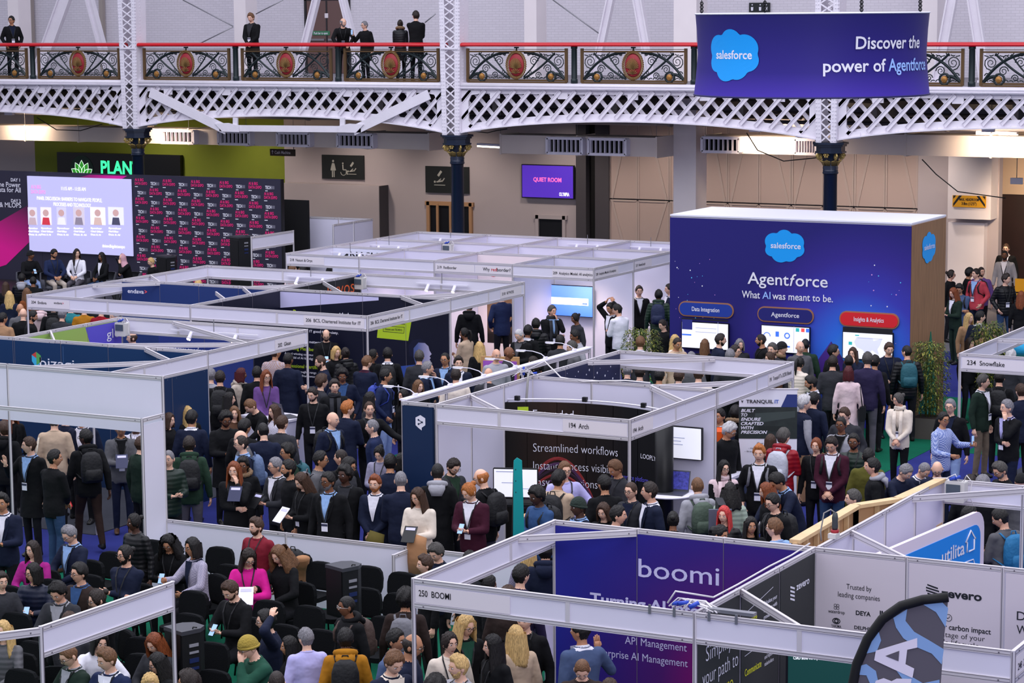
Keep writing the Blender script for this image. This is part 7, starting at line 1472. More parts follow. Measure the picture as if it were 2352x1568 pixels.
def settle():
 """people standing too close are moved along the line of sight, a little taller in front or shorter behind"""
 q = [e for e in PEO if e['z'] == 0 and not e['H']]
 def place(e):
  off = Matrix.Rotation(e['rz'], 3, 'Z')@(e['T']@Vector((0, 0, .118)))*e['s']; W_ = at(e['px'], e['py'], e['top']*e['s']); e['new'] = (W_[0]-off[0], W_[1]-off[1])
 for e in q: place(e)
 for it in range(60):
  mv = 0
  for i, a in enumerate(q):
   for b in q[i+1:]:
    dx, dy = a['new'][0]-b['new'][0], a['new'][1]-b['new'][1]
    if dx*dx+dy*dy < .46**2:
     n_, f_ = (a, b) if a['new'][1]*.88-a['new'][0]*.47 < b['new'][1]*.88-b['new'][0]*.47 else (b, a)
     if n_['s'] < min(1.10, n_['s0']+.07): n_['s'] += .004; mv = 1; place(n_)
     if f_['s'] > max(.87, f_['s0']-.08): f_['s'] -= .004; mv = 1; place(f_)
  if not mv: break
 for e in q:
  s, o = e['s'], e['o']; old = Matrix.Translation(Vector(e['loc']))@Matrix.Rotation(e['rz'], 4, 'Z')@Matrix.Scale(e['s0'], 4)
  o.location = (*e['new'], 0); o.scale = (s*(.93 if e['fem'] else 1), s*(.95 if e['fem'] else 1), s); nw = Matrix.Translation(Vector((*e['new'], 0)))@Matrix.Rotation(e['rz'], 4, 'Z')@Matrix.Scale(s, 4); D = nw@old.inverted()
  for d in e['deps']: d.matrix_world = D@d.matrix_world.copy() if 0 else D@d.matrix_basis
# ================================================================ THE CROWD
P(26, 36, 'pocket', 10, -30, 0, 'in open black jacket leaning on the balcony rail at far left', 'short', 'black', 't', 'black', inner='navy', ex='glass badge', z=ZG)
P(575, 29, 'clasp', -30, -40, 12, 'in long black coat holding a cap at the red balcony rail', 'quiff', 'lbrown', 'f', 'black', inner='dgrey', ex='badge coat', z=ZG)
P(788, 42, 'lean', 0, 40, 0, 'in black shirt leaning with both arms on the red rail', 'balding', 'grey', 'f', 'black', ex='badge beard wbeard', z=ZG, s=.98)
P(837, 48, 'raise', -40, -60, 0, 'in black coat photographing from the balcony, raising a camera', 'short', 'grey', 'f', 'black', ex='glass h_phoneR coat', z=ZG, s=.98)
P(919, 45, 'clasp', 175, -160, 0, 'in black parka with fur-edged hood, back turned on the balcony', 'bun', 'dark', 'f', 'black2', fem=1, ex='fur coat', style='puffer', z=ZG)
P(955, 24, 'chin', 165, -150, 0, 'tallest on the balcony, in long black overcoat, back turned', 'short', 'dark', 'f', 'black', ex='coat', z=ZG, s=1.06)
def armchair(x, y, z, rz, lab):
 e = empty('tub_chair', lab, 'chair', (x, y, z), rz); m_ = mat('chair_shell_grey', '#4b4c54', .7)
 m = MB(); V = []
 for i, zz in enumerate((.38, .55, .78)):
  for j in range(13): a = -2.1+4.2*j/12; r = .33+.02*i; V.append((r*math.sin(a), r*math.cos(a)*.95, zz-(.16*i/2 if abs(a) > 1.3 else 0)))
 for i, zz in enumerate((.38, .55, .78)):
  for j in range(13): a = -2.1+4.2*j/12; r = .29+.02*i; V.append((r*math.sin(a), r*math.cos(a)*.95, zz-(.16*i/2 if abs(a) > 1.3 else 0)))
 F = []
 for o_ in (0, 39): F += [(o_+i*13+j, o_+i*13+j+1, o_+(i+1)*13+j+1, o_+(i+1)*13+j) for i in range(2) for j in range(12)]
 F += [(26+j, 27+j, 66+j, 65+j) for j in range(12)]; m.add(V, F, 0, True); m.build('shell', m_, e); MB().lathe([(.1, .34), (.3, .36), (.31, .44), (.1, .46)], n=18).build('seat', m_, e)
 for k in range(4): a = PI/4+k*PI/2; MB().bar((.15*math.cos(a), .15*math.sin(a), .36), (.28*math.cos(a), .28*math.sin(a), 0), .025, .025).build('leg', BLACK, e)
pan = [P(70, 574, 'sitphone', 20, 50, 0, 'in black jacket and pale jeans, first from left on stage', 'beanie', 'black', 'b', 'black', legs='ljeans', ex='h_phone', z=.5, s=.98),
 P(125, 571, 'sit', 20, 45, 12, 'in navy shirt seated second from left on the stage', 'short', 'black', 't', 'navy2', legs='stone', ex='beard lany', z=.5),
 P(176, 571, 'sit', -20, 20, 0, 'in pale lilac blouse and grey trousers, middle seat on stage', 'long', 'dark', 'f', 'white', legs='greytr', fem=1, ex='badge', z=.5, s=1.0),
 P(233, 579, 'sit', -50, -60, 0, 'in black blazer and dark jeans, fourth seat on stage', 'long', 'black', 'b', 'black', inner='white', legs='jeans', fem=1, z=.5),
 P(279, 582, 'sitchin', -60, -70, 0, 'in pink headscarf speaking into a microphone on the stage', 'hijab', 'black', 'f', 'black', legs='dgrey', fem=1, ex='h_micL', z=.5)]
for k, q in enumerate(pan): armchair(q.location.x, q.location.y, .5, q.rotation_euler[2]+0, 'grey tub chair on stage, %s from the left' % ('first', 'second', 'third', 'fourth', 'fifth')[k])
P(345, 591, 'stand', -60, -60, 12, 'in black standing beside the black loudspeaker at the stage', 'short', 'blonde', 'f', 'black', s=.93, z=.0)
P(50, 627, 'sit', 170, 170, 0, 'in padded black coat with lowered grey hood, before the stage', 'short', 'black', 't', 'black', ex='hood ghood', style='puffer')
P(76, 635, 'sit', 170, 160, 0, 'in plain black top seated right of the grey-hooded coat', 'crop', 'black', 'b', 'black')
P(13, 647, 'sit', 150, 165, 0, 'in black at the left edge, front of the stage audience', 'long', 'brown', 'f', 'black', fem=1)
P(21, 668, 'stand', 170, 190, 0, 'in navy coat with loose fair hair, left edge behind 204', 'longw', 'blonde', 'f', 'navy', fem=1)
P(61, 661, 'stand', -150, -160, 0, 'in rust brown coat holding a white cup left of 204', 'longw', 'lbrown', 'f', 'rust', fem=1, ex='h_cupL')
P(46, 697, 'stand', -170, -160, 0, 'in grey top directly behind the bald black-coated one', 'bald', 'grey', 't', 'grey', ex='beard')
P(53, 708, 'stand', 170, 170, 0, 'in black jacket, bald head seen from behind beside post 204', 'bald', 'grey', 'f', 'black')
P(6, 717, 'stand', 160, 120, 0, 'in tan brown corduroy jacket cut by the left edge', 'short', 'black', 't', 'tan')
P(77, 712, 'stand', 80, 70, 12, 'in black shirt just right of the 204 corner post', 'short', 'black', 't', 'black', ex='beard')
P(95, 690, 'stand', 160, 160, 0, 'in pale pink hooded top under the 204 name board', 'short', 'lbrown', 'f', 'pink', ex='hood')
P(122, 693, 'stand', 175, 170, 0, 'in black coat with rucksack under the 204 fascia', 'short', 'dark', 'f', 'black', ex='hood', bag='black', bagc='black')
P(143, 708, 'stand', 150, 140, 0, 'in dark coat with grey hair, under the 204 fascia', 'short', 'grey', 'f', 'dgrey')
P(162, 690, 'stand', 170, 180, 0, 'in teal jumper glimpsed under the 204 fascia', 'short', 'brown', 'f', 'teal')
P(193, 694, 'stand', 170, 160, 0, 'in mustard yellow jacket glimpsed under the 204 fascia', 'short', 'dark', 'f', 'mustard')
P(233, 697, 'stand', 150, 140, 0, 'in bright red top glimpsed under the 204 fascia', 'short', 'dark', 'f', 'redpuff')
P(262, 712, 'stand', -60, -70, 0, 'in purple top beside the grey glean power box', 'short', 'white', 'f', 'purple')
P(455, 641, 'stand', 170, 160, 0, 'with fair hair behind the 204 rear fascia', 'short', 'blonde', 'f', 'black')
P(585, 655, 'stand', 160, 170, 0, 'in black seen through the open roof of the 204 stand', 'crop', 'lbrown', 'f', 'black')
P(500, 652, 'stand', 120, 110, 0, 'in dark grey through the open roof left of the kyvos wall', 'short', 'black', 't', 'dgrey')
P(303, 762, 'stand', -60, -80, 0, 'in black shirt inside the glean stand, facing left', 'balding', 'brown', 'f', 'black', ex='lany')
P(672, 607, 'stand', 60, 90, 0, 'in pink and black behind board 218', 'short', 'lbrown', 'f', 'pink')
P(694, 609, 'stand', -90, -90, 0, 'in black with dark face behind board 218', 'short', 'black', 'b', 'black')
P(757, 611, 'stand', -20, 0, 0, 'in black hooded top under board 218', 'beanie', 'black', 't', 'black', ex='beard')
P(749, 757, 'phone', 0, 0, 24, 'in black jumper with white badge behind the 206 counter', 'balding', 'dark', 'f', 'black', ex='badge beard full glass h_phone')
P(772, 795, 'gest', 30, 20, 0, 'in black with fringe of fair hair facing the 206 counter', 'bob', 'blonde', 'f', 'black', fem=1)
P(793, 797, 'stand', -160, -160, 0, 'in black puffer coat, hair clipped up, beside the 206 post', 'bun', 'dark', 'l', 'black', style='puffer', fem=1, ex='hood', s=1.0)
P(733, 815, 'gest', -80, -80, 12, 'in navy suit reaching over the 206 leaflets', 'thin', 'brown', 'f', 'navy', ex='beard full suit')
P(786, 843, 'pocket', 0, -5, 12, 'in navy coat over denim shirt, facing the viewer by 206', 'afro', 'black', 'b', 'navy', inner='denim')
P(739, 857, 'stand', 110, 100, 0, 'in charcoal jacket with purple lanyard, curly brown hair', 'curly', 'brown', 'f', 'dgrey', ex='glass')
P(768, 870, 'pocket', 5, -5, 0, 'in black jacket and grey scarf beneath the 202 fascia end', 'messy', 'dark', 'f', 'black', ex='scarf')
P(716, 888, 'stand', -10, -30, 12, 'in black zip polo with white chest logo and badge', 'short', 'dark', 'f', 'black', ex='badge beard')
P(845, 815, 'phone', 150, 130, 12, 'in navy overcoat with maroon collar, holding a pale phone', 'short', 'lbrown', 'f', 'navy', inner='maroon', ex='coat h_phone')
P(857, 801, 'stand', 70, 90, 0, 'in black behind the 206 post, dark curly hair tied', 'bun', 'black', 'b', 'black', fem=1)
P(890, 797, 'stand', 178, 178, 0, 'in black suit with small rucksack below the lime panel', 'short', 'black', 'l', 'black', ex='suit collar', inner='white', bag='black', bagc='black')
P(886, 846, 'pocket', 70, 85, 0, 'in royal blue sweatshirt with yellow print', 'short', 'black', 't', 'navy2', ex='badge', legs='ljeans', bag='royal blue', bagc='royal')
P(963, 803, 'stand', 170, 160, 0, 'in waxed dark jacket before the printed portrait', 'short', 'grizzle', 'l', 'dgrey', ex='coat')
P(982, 829, 'chin', 70, 90, 0, 'in navy suit, hand over mouth, before the printed portrait', 'short', 'grey', 'l', 'navy', inner='lblue', ex='suit')
P(1022, 809, 'stand', -20, -15, 0, 'in navy jacket and pale shirt with spectacles near 206 wall', 'thin', 'black', 't', 'navy', inner='lblue', ex='glass lany')
P(1053, 817, 'stand', 5, 10, 0, 'in navy suit facing forward left of the arm lights', 'quiff', 'dark', 'f', 'navy', inner='white', ex='suit')
P(1047, 845, 'stand', 175, 175, 0, 'in cream jumper, back turned, left of the arm lights', 'short', 'dark', 'l', 'cream')
P(1122, 845, 'stand', 170, 170, 0, 'with bald head low beside the purple framed poster', 'bald', 'grey', 'l', 'dgrey')
P(961, 872, 'stand', 20, 40, 0, 'in black with straight brown hair under the first arm light', 'long', 'lbrown', 'f', 'black', fem=1)
P(926, 893, 'stand', -50, -50, 0, 'in dark top smiling left of the navy hexagon panel', 'long', 'black', 'l', 'black', fem=1)
P(1066, 752, 'phone', -130, -90, 0, 'in beige trench coat with long dark ponytail near 210', 'pony', 'black', 'b', 'beige', fem=1, ex='coat')
P(1078, 688, 'stand', 175, 175, 0, 'in long black hooded coat under the 210 fascia', 'short', 'black', 'l', 'black', ex='hood coat', s=1.04)
P(1150, 664, 'pocket', -160, -130, 0, 'in royal navy suit holding coffee under board 210', 'short', 'brown', 'f', 'navy2', ex='suit h_cupR', s=1.06)
P(1101, 784, 'stand', -165, -165, 0, 'in black with long fair hair behind the framed poster', 'longw', 'blonde', 'f', 'black', fem=1)
P(1140, 801, 'stand', 20, 10, 0, 'with bald head at the framed poster, left one', 'bald', 'grey', 'l', 'lgrey')
P(1169, 796, 'stand', 80, 90, 0, 'with bald brown head at the framed poster, right one', 'bald', 'black', 'b', 'dgrey')
P(1189, 756, 'phone', -35, -35, 24, 'in black jacket, grey tee and many lanyards', 'crop', 'white', 'f', 'black', inner='grey', ex='badge')
P(1213, 745, 'stand', 150, 140, 0, 'in black suit with white collar edge right of the lanyards', 'short', 'black', 'b', 'black', inner='white')
P(1231, 730, 'stand', 175, 170, 0, 'in bulky black coat with hood before stand 209', 'short', 'black', 'l', 'black', ex='hood coat', style='puffer')
P(1268, 700, 'chin', 20, 35, 0, 'in black suit and grey scarf, hand at chin, before blue television', 'short', 'grizzle', 'l', 'black', inner='lblue', ex='suit scarf badge')
P(1319, 718, 'stand', -60, -60, 12, 'in charcoal with hair tied back beside the white bistro table', 'bun', 'black', 'b', 'dgrey', fem=1)
P(1318, 756, 'stand', -70, -70, 12, 'in grey blazer between the last two arm lights', 'short', 'black', 'b', 'lgrey')
P(1311, 781, 'stand', -80, -85, 12, 'in pale collar with short grizzled hair behind last arm light', 'short', 'grizzle', 'f', 'grey', ex='beard')
P(1222, 818, 'stand', -80, -85, 12, 'in black with brown bob behind the truss lamps', 'bob', 'dark', 'f', 'black', fem=1)
P(1287, 768, 'stand', 170, 165, 0, 'in dark grey behind the fifth arm light', 'short', 'black', 't', 'dgrey')
P(1415, 697, 'phone', -140, -110, 12, 'in crisp white shirt holding a phone by the bistro table', 'short', 'black', 'l', 'white', ex='h_phone')
P(1401, 694, 'head', -50, -40, 12, 'in black suit with both hands raised to the head', 'short', 'black', 't', 'black', inner='white', ex='suit')
P(1468, 655, 'stand', 10, 0, 0, 'in black suit and white shirt beside the large blue box', 'short', 'dark', 'f', 'black', inner='white', ex='suit lany')
P(1513, 664, 'stand', 175, 170, 0, 'in olive green puffer near the blue box edge', 'short', 'black', 'b', 'forest', style='puffer', ex='hood', bag='navy', bagc='navy')
P(1537, 651, 'stand', -70, -80, 0, 'in dark suit half hidden by the blue box edge', 'short', 'dark', 'f', 'navy', inner='white')
P(1520, 733, 'stand', -50, -50, 12, 'in black standing behind the left green plant', 'short', 'dark', 'f', 'black', fem=1)
P(1471, 771, 'stand', 168, 170, 0, 'in dark suit with white collar left of the green plant', 'short', 'lbrown', 'f', 'dgrey', inner='white', ex='suit')
P(1550, 768, 'stand', -130, -130, 0, 'in cream coat with wavy pale hair beside the plant', 'longw', 'blonde', 'f', 'cream', fem=1)
P(1557, 775, 'stand', 30, 30, 12, 'in beige coat looking down right of the plant', 'crop', 'dark', 't', 'beige')
P(1619, 778, 'stand', 170, 170, 0, 'in dark top with long two-tone hair below Data Integration', 'long', 'lbrown', 'f', 'black', fem=1)
P(1655, 765, 'stand', 110, 90, 0, 'in navy jacket facing right below Data Integration', 'short', 'dark', 'f', 'navy', ex='beard')
P(1588, 806, 'stand', 170, 170, 0, 'with thinning grey crown behind the 191 rear fascia', 'thin', 'grey', 'f', 'grey')
P(1677, 800, 'stand', 170, 170, 0, 'with grey crown behind the 191 rear fascia, middle', 'short', 'grey', 'f', 'dgrey')
P(1689, 791, 'gest', 60, 70, 0, 'in dark top with spectacles gesturing below the left screen', 'short', 'dark', 'f', 'dgrey', ex='glass')
P(1699, 778, 'stand', 20, 30, 0, 'in dark coat with grey hair near the middle screen', 'bob', 'grey', 'f', 'dgrey', fem=1)
P(1748, 767, 'stand', -70, -85, 0, 'in black with lanyard facing the middle screen left', 'crop', 'dark', 't', 'black', ex='lany beard')
P(1774, 786, 'stand', -30, -20, 0, 'in grey with lined face below the middle screen', 'short', 'grizzle', 'f', 'dgrey')
P(1796, 783, 'stand', 70, 70, 0, 'in black with fur hood and white mask, middle screen', 'beanie', 'black', 'f', 'black', ex='fur')
P(1766, 807, 'stand', -60, -60, 12, 'with tied brown hair just above the 191 rear fascia', 'bun', 'brown', 'f', 'brown', fem=1)
P(1838, 783, 'stand', 20, 20, 0, 'with pale bald head behind the green-coated one', 'bald', 'grey', 'f', 'grey')
P(1850, 778, 'stand', 175, 165, 0, 'in dark bottle green coat below the middle screen', 'crop', 'black', 'b', 'forest', ex='coat')
P(1839, 819, 'phone', 150, 140, 12, 'in cream puffer jacket with black ponytail at the 191 post', 'pony', 'black', 'l', 'cream', style='puffer', fem=1)
P(1913, 815, 'stand', 175, 165, 0, 'in black quilted jacket with brown bag strap, back turned', 'short', 'dark', 'l', 'dgrey')
P(1915, 791, 'stand', 110, 90, 0, 'in black with spectacles below the printed mountain', 'messy', 'black', 'l', 'black', ex='glass')
P(1950, 815, 'stand', 175, 175, 0, 'in black with cropped black hair left of the map screen', 'crop', 'black', 'b', 'black')
P(1959, 797, 'chin', -20, -30, 0, 'in navy shirt smiling in front of the map screen', 'long', 'brown', 'f', 'navy', fem=1)
P(1993, 807, 'stand', 175, 170, 0, 'in large dark purple jumper and grey jeans, back turned', 'short', 'grizzle', 'l', 'dpurple', legs='greytr', s=1.08, ex='brownshoe')
P(2010, 814, 'stand', 160, 160, 0, 'in black close behind the purple jumper', 'short', 'black', 't', 'black')
P(2043, 785, 'gest', 15, 20, 12, 'in navy shirt with lanyard gesturing at the map screen edge', 'short', 'brown', 'f', 'navy', ex='lany', s=1.05)
P(2083, 793, 'stand', -170, -130, 0, 'in black puffer jacket beside the right plant', 'crop', 'black', 'l', 'black', style='puffer', bag='teal', bagc='teal')
P(1859, 861, 'phone', -80, -80, 12, 'in navy jacket and white collar behind the phone caller', 'messy', 'black', 't', 'navy', inner='white', ex='beard')
P(1848, 905, 'ear', 120, 100, 0, 'in navy gilet and grey sleeves phoning, curly grey hair', 'curly', 'white', 'f', 'navy', sleeve='lgrey', legs='tan')
P(1870, 899, 'stand', 150, 140, 0, 'in dark patterned jacket right behind the phone caller', 'short', 'black', 'l', 'navy')
P(1949, 841, 'stand', 178, 178, 0, 'in pale pink coat with deep red bob, back turned', 'bob', 'red', 'f', 'pink', fem=1, ex='coat h_hbagR', legs='pink')
P(1938, 934, 'pocket', -10, -25, 12, 'in dark grey wool coat and spectacles behind the grey gilet', 'short', 'brown', 'f', 'dgrey', ex='glass coat')
P(1932, 957, 'cross', -20, -20, 0, 'in pale grey gilet with arms folded, near the maroon jumper', 'crop', 'black', 'b', 'lgrey', inner='black', ex='glass lany')
P(1961, 994, 'pocket', -10, -5, 0, 'in dark green puffer vest right of the folded arms', 'short', 'black', 'b', 'dgreen', style='puffer', ex='glass beard lany')
P(1875, 1004, 'stand', -15, -10, 0, 'in black coat with auburn tied hair left of maroon jumper', 'bun', 'auburn', 'f', 'black', fem=1, ex='badge', s=.98)
P(1908, 1001, 'clasp', -15, -25, 24, 'in maroon jumper, white collar and blue jeans with badge', 'short', 'dark', 'l', 'maroon', inner='white', legs='jeans', ex='badge', bag='black', bagc='black', s=1.04)
P(1995, 1027, 'stand', 170, 170, 0, 'with thinning crown behind the black anorak', 'thin', 'black', 'l', 'olive')
P(2005, 1050, 'stand', -90, -85, 0, 'in black anorak with grey lined hood facing left', 'short', 'black', 'l', 'black', ex='hood ghood collar')
P(1960, 1122, 'stand', -80, -80, 0, 'whose greying head rises behind the wooden batten frame', 'short', 'grizzle', 'f', 'black')
P(2061, 901, 'clasp', -15, -45, 12, 'in cream wool coat, shawl and black trousers holding a coat', 'bun', 'grizzle', 'l', 'cream', legs='black', fem=1, ex='scarf cscarf badge', s=.98)
P(2089, 1066, 'lean', 50, 50, 24, 'in navy suit bending over, left of three heads near utilita', 'short', 'grey', 'f', 'navy', s=.98)
P(2130, 1064, 'lean', 40, 30, 24, 'in navy jumper bending, middle of three heads near utilita', 'crop', 'grey', 'f', 'navy', inner='white', s=.98)
P(2153, 1060, 'stand', 0, 0, 24, 'with bald head and spectacles, right of the three heads', 'bald', 'grey', 'f', 'navy', ex='glass', s=.97)
P(2183, 915, 'stand', -15, -15, 0, 'in black jacket and spectacles behind the checked shirt', 'short', 'grey', 'f', 'black', inner='navy', legs='ljeans', ex='glass')
P(2168, 945, 'gest', 55, 30, 0, 'in blue checked short-sleeved shirt at the aisle corner', 'short', 'black', 't', 'plaid', style='plaid', legs='navy', ex='glass h_phoneL', s=.98)
P(2259, 859, 'stand', 60, 85, 0, 'in dark green overshirt, white tee and khaki trousers', 'messy', 'grizzle', 'f', 'dgreen', inner='white', legs='khaki', ex='badge')
P(2313, 916, 'chin', -40, -60, 0, 'in black jacket over lavender shirt, hand across mouth', 'short', 'grey', 'f', 'black', inner='lav', legs='navy', ex='badge', s=1.05)
P(2296, 850, 'stand', 175, 175, 0, 'in black with yellow-strapped rucksack under board 234', 'short', 'black', 'l', 'black', bag='black', bagc='black', s=1.03)
P(2345, 880, 'stand', -150, -150, 0, 'in dark navy cut off by the right edge under 234', 'short', 'brown', 'f', 'navy')
P(2291, 1059, 'stand', -55, -60, 24, 'in black with grizzled beard looking down near right edge', 'quiff', 'grizzle', 'l', 'black', ex='glass beard wbeard')
P(2229, 1089, 'stand', 170, 170, 0, 'whose dark crown shows over the utilita rear fascia, left', 'curly', 'dark', 't', 'black', s=.96)
P(2258, 1089, 'stand', 170, 170, 0, 'whose grey crown shows over the utilita rear fascia, right', 'curly', 'grey', 'f', 'black', s=.96)
P(2346, 1085, 'stand', 170, 170, 0, 'with dark cap and grey top at the right edge', 'cap', 'black', 'f', 'grey', s=.97)
P(2289, 1166, 'phone', -140, -110, 24, 'in grey jumper with a blue rucksack, holding a phone, right edge', 'short', 'black', 'l', 'grey', legs='ljeans', ex='h_phone', bag='bright blue', bagc='blue')
P(2228, 1160, 'stand', 100, 100, 0, 'in very dark green under the utilita fascia', 'short', 'black', 'l', 'dgreen')
P(2311, 559, 'stand', -10, -20, 0, 'in black highest at the archway, behind the grey blazer', 'short', 'brown', 'f', 'black', inner='white', ex='glass', s=1.06)
P(2308, 575, 'stand', -10, -10, 0, 'in pale grey blazer and white tee at the archway', 'crop', 'black', 'b', 'lgrey', inner='white', ex='beard full glass lany suit', s=1.04)
P(2185, 619, 'stand', 60, 80, 0, 'in black with hair pulled back beside the wooden side', 'bun', 'dark', 'l', 'black', fem=1, ex='glass', s=1.0)
P(2227, 614, 'raise', 100, 120, 0, 'in black raising a phone left of the coral jumper', 'messy', 'black', 't', 'black', ex='h_phoneR')
P(2242, 616, 'pocket', -35, -50, 0, 'in coral red jumper and blue shirt collar with dark rucksack', 'short', 'dark', 'f', 'coral', inner='lblue', legs='navy', ex='badge', bag='black', bagc='black', s=1.03)
P(2254, 613, 'stand', -10, 20, 0, 'with dark beard right behind the coral jumper', 'crop', 'dark', 'l', 'purple', ex='beard')
P(2203, 651, 'cross', -10, -10, 24, 'in slate blue jumper looking down, arms folded', 'messy', 'black', 't', 'bluegrey', bag='black', bagc='black')
P(2188, 660, 'phone', -50, -60, 12, 'in dark green blazer and trousers with auburn hair', 'long', 'auburn', 'f', 'dgreen', inner='white', legs='dgreen', fem=1, ex='lany', s=1.0)
P(2311, 628, 'pocket', 25, 60, 0, 'in black puffer jacket and blue jeans by the archway', 'quiff', 'dark', 'f', 'black', style='puffer', legs='jeans', ex='badge', s=1.03)
P(2226, 718, 'stand', 30, 50, 0, 'in brown coat with pale straight hair left of navy suit', 'long', 'blonde', 'f', 'tan', fem=1, ex='coat')
P(2252, 713, 'stand', 150, 110, 0, 'in navy suit and white collar, back turned near 234', 'short', 'black', 'f', 'navy', inner='white', ex='suit')
P(2262, 745, 'stand', 30, 40, 0, 'with pale hair hidden behind the navy suit near 234', 'short', 'grey', 'f', 'tan')
P(2291, 754, 'stand', -60, -70, 0, 'in black with wavy dark hair above the 234 fascia', 'bob', 'dark', 'f', 'black', fem=1)
P(2229, 775, 'stand', 40, 30, 0, 'in black smiling, beside the blue and yellow cushions', 'bob', 'dark', 'f', 'black', fem=1)
P(2346, 668, 'stand', 170, 160, 0, 'in black with auburn hair cut by the right edge', 'longw', 'auburn', 'f', 'black', fem=1, ex='h_hbagR')
P(2322, 800, 'stand', 170, 170, 0, 'with white hair inside the 234 stand frame', 'curly', 'white', 'f', 'dgrey', s=.97)
P(430, 932, 'stand', -150, -150, 0, 'with pale fair hair behind the navy jumper, by navy panel', 'longw', 'blonde', 'f', 'black', fem=1)
P(440, 941, 'stand', 168, 150, 0, 'in navy jumper with white collar before the navy panel', 'messy', 'black', 't', 'navy', inner='white', ex='collar')
P(434, 1000, 'stand', 178, 178, 0, 'in dark green parka with lowered hood and grey trousers', 'short', 'dark', 'l', 'forest', legs='greytr', ex='hood', bag='black', bagc='black', s=1.04)
P(387, 1034, 'phone', 20, -10, 0, 'in dark green puffer jacket right of the white wall post', 'crop', 'grey', 'f', 'dgreen', style='puffer')
P(388, 948, 'stand', 60, 70, 0, 'in black mostly hidden behind the white wall post', 'bob', 'brown', 'f', 'black', fem=1)
P(484, 845, 'stand', 165, 165, 0, 'in long pale grey cardigan beside the 202 fascia post', 'short', 'grey', 'f', 'lgrey', ex='coat', legs='khaki', s=1.02)
P(505, 850, 'stand', 175, 175, 0, 'in black with rucksack left of the deep red hair', 'short', 'dark', 'l', 'black', bag='black', bagc='black')
P(554, 845, 'stand', 50, 80, 0, 'in beige hooded jacket with deep red hair', 'bob', 'red', 'b', 'stone', inner='black', fem=1, ex='hood')
P(611, 849, 'clasp', 0, 15, 0, 'in purple knitted jumper behind the white counter', 'long', 'auburn', 'f', 'purple', fem=1, ex='lany glass', s=1.0)
P(633, 793, 'stand', 160, 130, 0, 'in brown checked blazer cut off by the 202 fascia', 'short', 'brown', 't', 'tan', style='plaid', ex='suit', s=1.03)
P(662, 809, 'stand', 165, 150, 0, 'in long dark navy coat facing the leaflets', 'thin', 'black', 'b', 'navy', ex='coat', s=1.05)
P(590, 840, 'stand', 178, 178, 0, 'in black behind the purple jumper', 'short', 'black', 'l', 'black')
P(527, 900, 'stand', 80, 90, 0, 'in black with long straight black hair facing right', 'long', 'black', 'f', 'black', fem=1)
P(538, 932, 'stand', 40, 10, 0, 'in brown smiling between black hair and the afro', 'longw', 'lbrown', 'f', 'brown', fem=1)
P(567, 917, 'lean', -60, -70, 24, 'in black polo bowed towards the left by white counter', 'short', 'lbrown', 'f', 'black')
P(519, 941, 'phone', 15, 20, 12, 'in black coat, round spectacles and beard, big hair', 'afro', 'black', 'b', 'black', ex='glass beard coat', s=1.04)
P(562, 961, 'stand', 150, 130, 0, 'in black with black hair before the white counter', 'messy', 'black', 't', 'black')
P(629, 928, 'stand', -60, -60, 0, 'in black and white striped top with long brown hair', 'long', 'brown', 'f', 'white', style='plaid', fem=1)
P(648, 953, 'stand', 155, 130, 0, 'in dark grey tweed blazer, back turned at white counter', 'short', 'brown', 'f', 'dgrey', ex='suit')
P(603, 970, 'stand', 178, -170, 12, 'in dark navy jumper, back turned, below the white counter', 'crop', 'black', 'f', 'navy', s=1.05)
P(549, 988, 'stand', -80, -70, 12, 'in grey jacket with pale bald crown behind brown spectacles', 'bald', 'grey', 'f', 'grey')
P(554, 999, 'stand', -80, -85, 0, 'in navy blazer over blue shirt with steel blue rucksack', 'thin', 'dark', 'f', 'navy', inner='lblue', ex='glass', bag='steel blue', bagc='steel')
P(558, 1047, 'stand', -10, 0, 0, 'in black coat with fur hood behind the long-haired one', 'curly', 'black', 'b', 'black', fem=1, ex='glass fur')
P(537, 1059, 'chin', -15, -10, 0, 'in black with very long brown hair, hand raised', 'long', 'auburn', 'f', 'black', ex='lany h_book', s=1.0)
P(660, 1015, 'stand', -75, -80, 0, 'in green with dark rucksack behind the grey suit', 'curly', 'black', 't', 'forest', ex='glass', bag='dark teal', bagc='teal')
P(662, 1054, 'stand', -75, -80, 0, 'in black with full black beard behind the grey suit', 'short', 'black', 't', 'black', ex='beard full')
P(632, 1049, 'phone', -50, -70, 0, 'in charcoal suit and white shirt holding a tablet', 'short', 'grey', 'l', 'dgrey', inner='white', ex='glass suit lany h_tablet', s=1.03)
P(685, 1085, 'phone', -55, -60, 24, 'in black dress with long brown hair holding papers', 'long', 'brown', 'f', 'black', fem=1, ex='badge h_paper', s=1.0)
P(736, 1034, 'stand', 80, 80, 0, 'in mid grey jacket and spectacles facing right', 'short', 'black', 't', 'grey', ex='glass', bag='grey', bagc='grey')
P(783, 1032, 'stand', -150, -120, 0, 'in black behind the dark zip jacket', 'crop', 'dark', 'l', 'black')
P(804, 1049, 'stand', 60, 70, 12, 'in grey sweatshirt with dark hair behind the ginger beard', 'messy', 'black', 't', 'dgrey', ex='glass')
P(791, 1064, 'stand', -15, -30, 0, 'in black quarter-zip jacket with short black hair', 'afro', 'black', 'd', 'black', inner='dgrey', s=1.05)
P(753, 1082, 'stand', -25, -45, 0, 'in black coat over sky blue shirt with badge', 'short', 'black', 'b', 'black', inner='lblue', ex='glass beard wbeard suit badge coat', s=1.05)
P(861, 1089, 'clasp', -20, -30, 0, 'in navy jumper, white collar and ginger beard', 'quiff', 'auburn', 'f', 'navy', inner='white', ex='beard full gbeard h_coat olive', s=1.0)
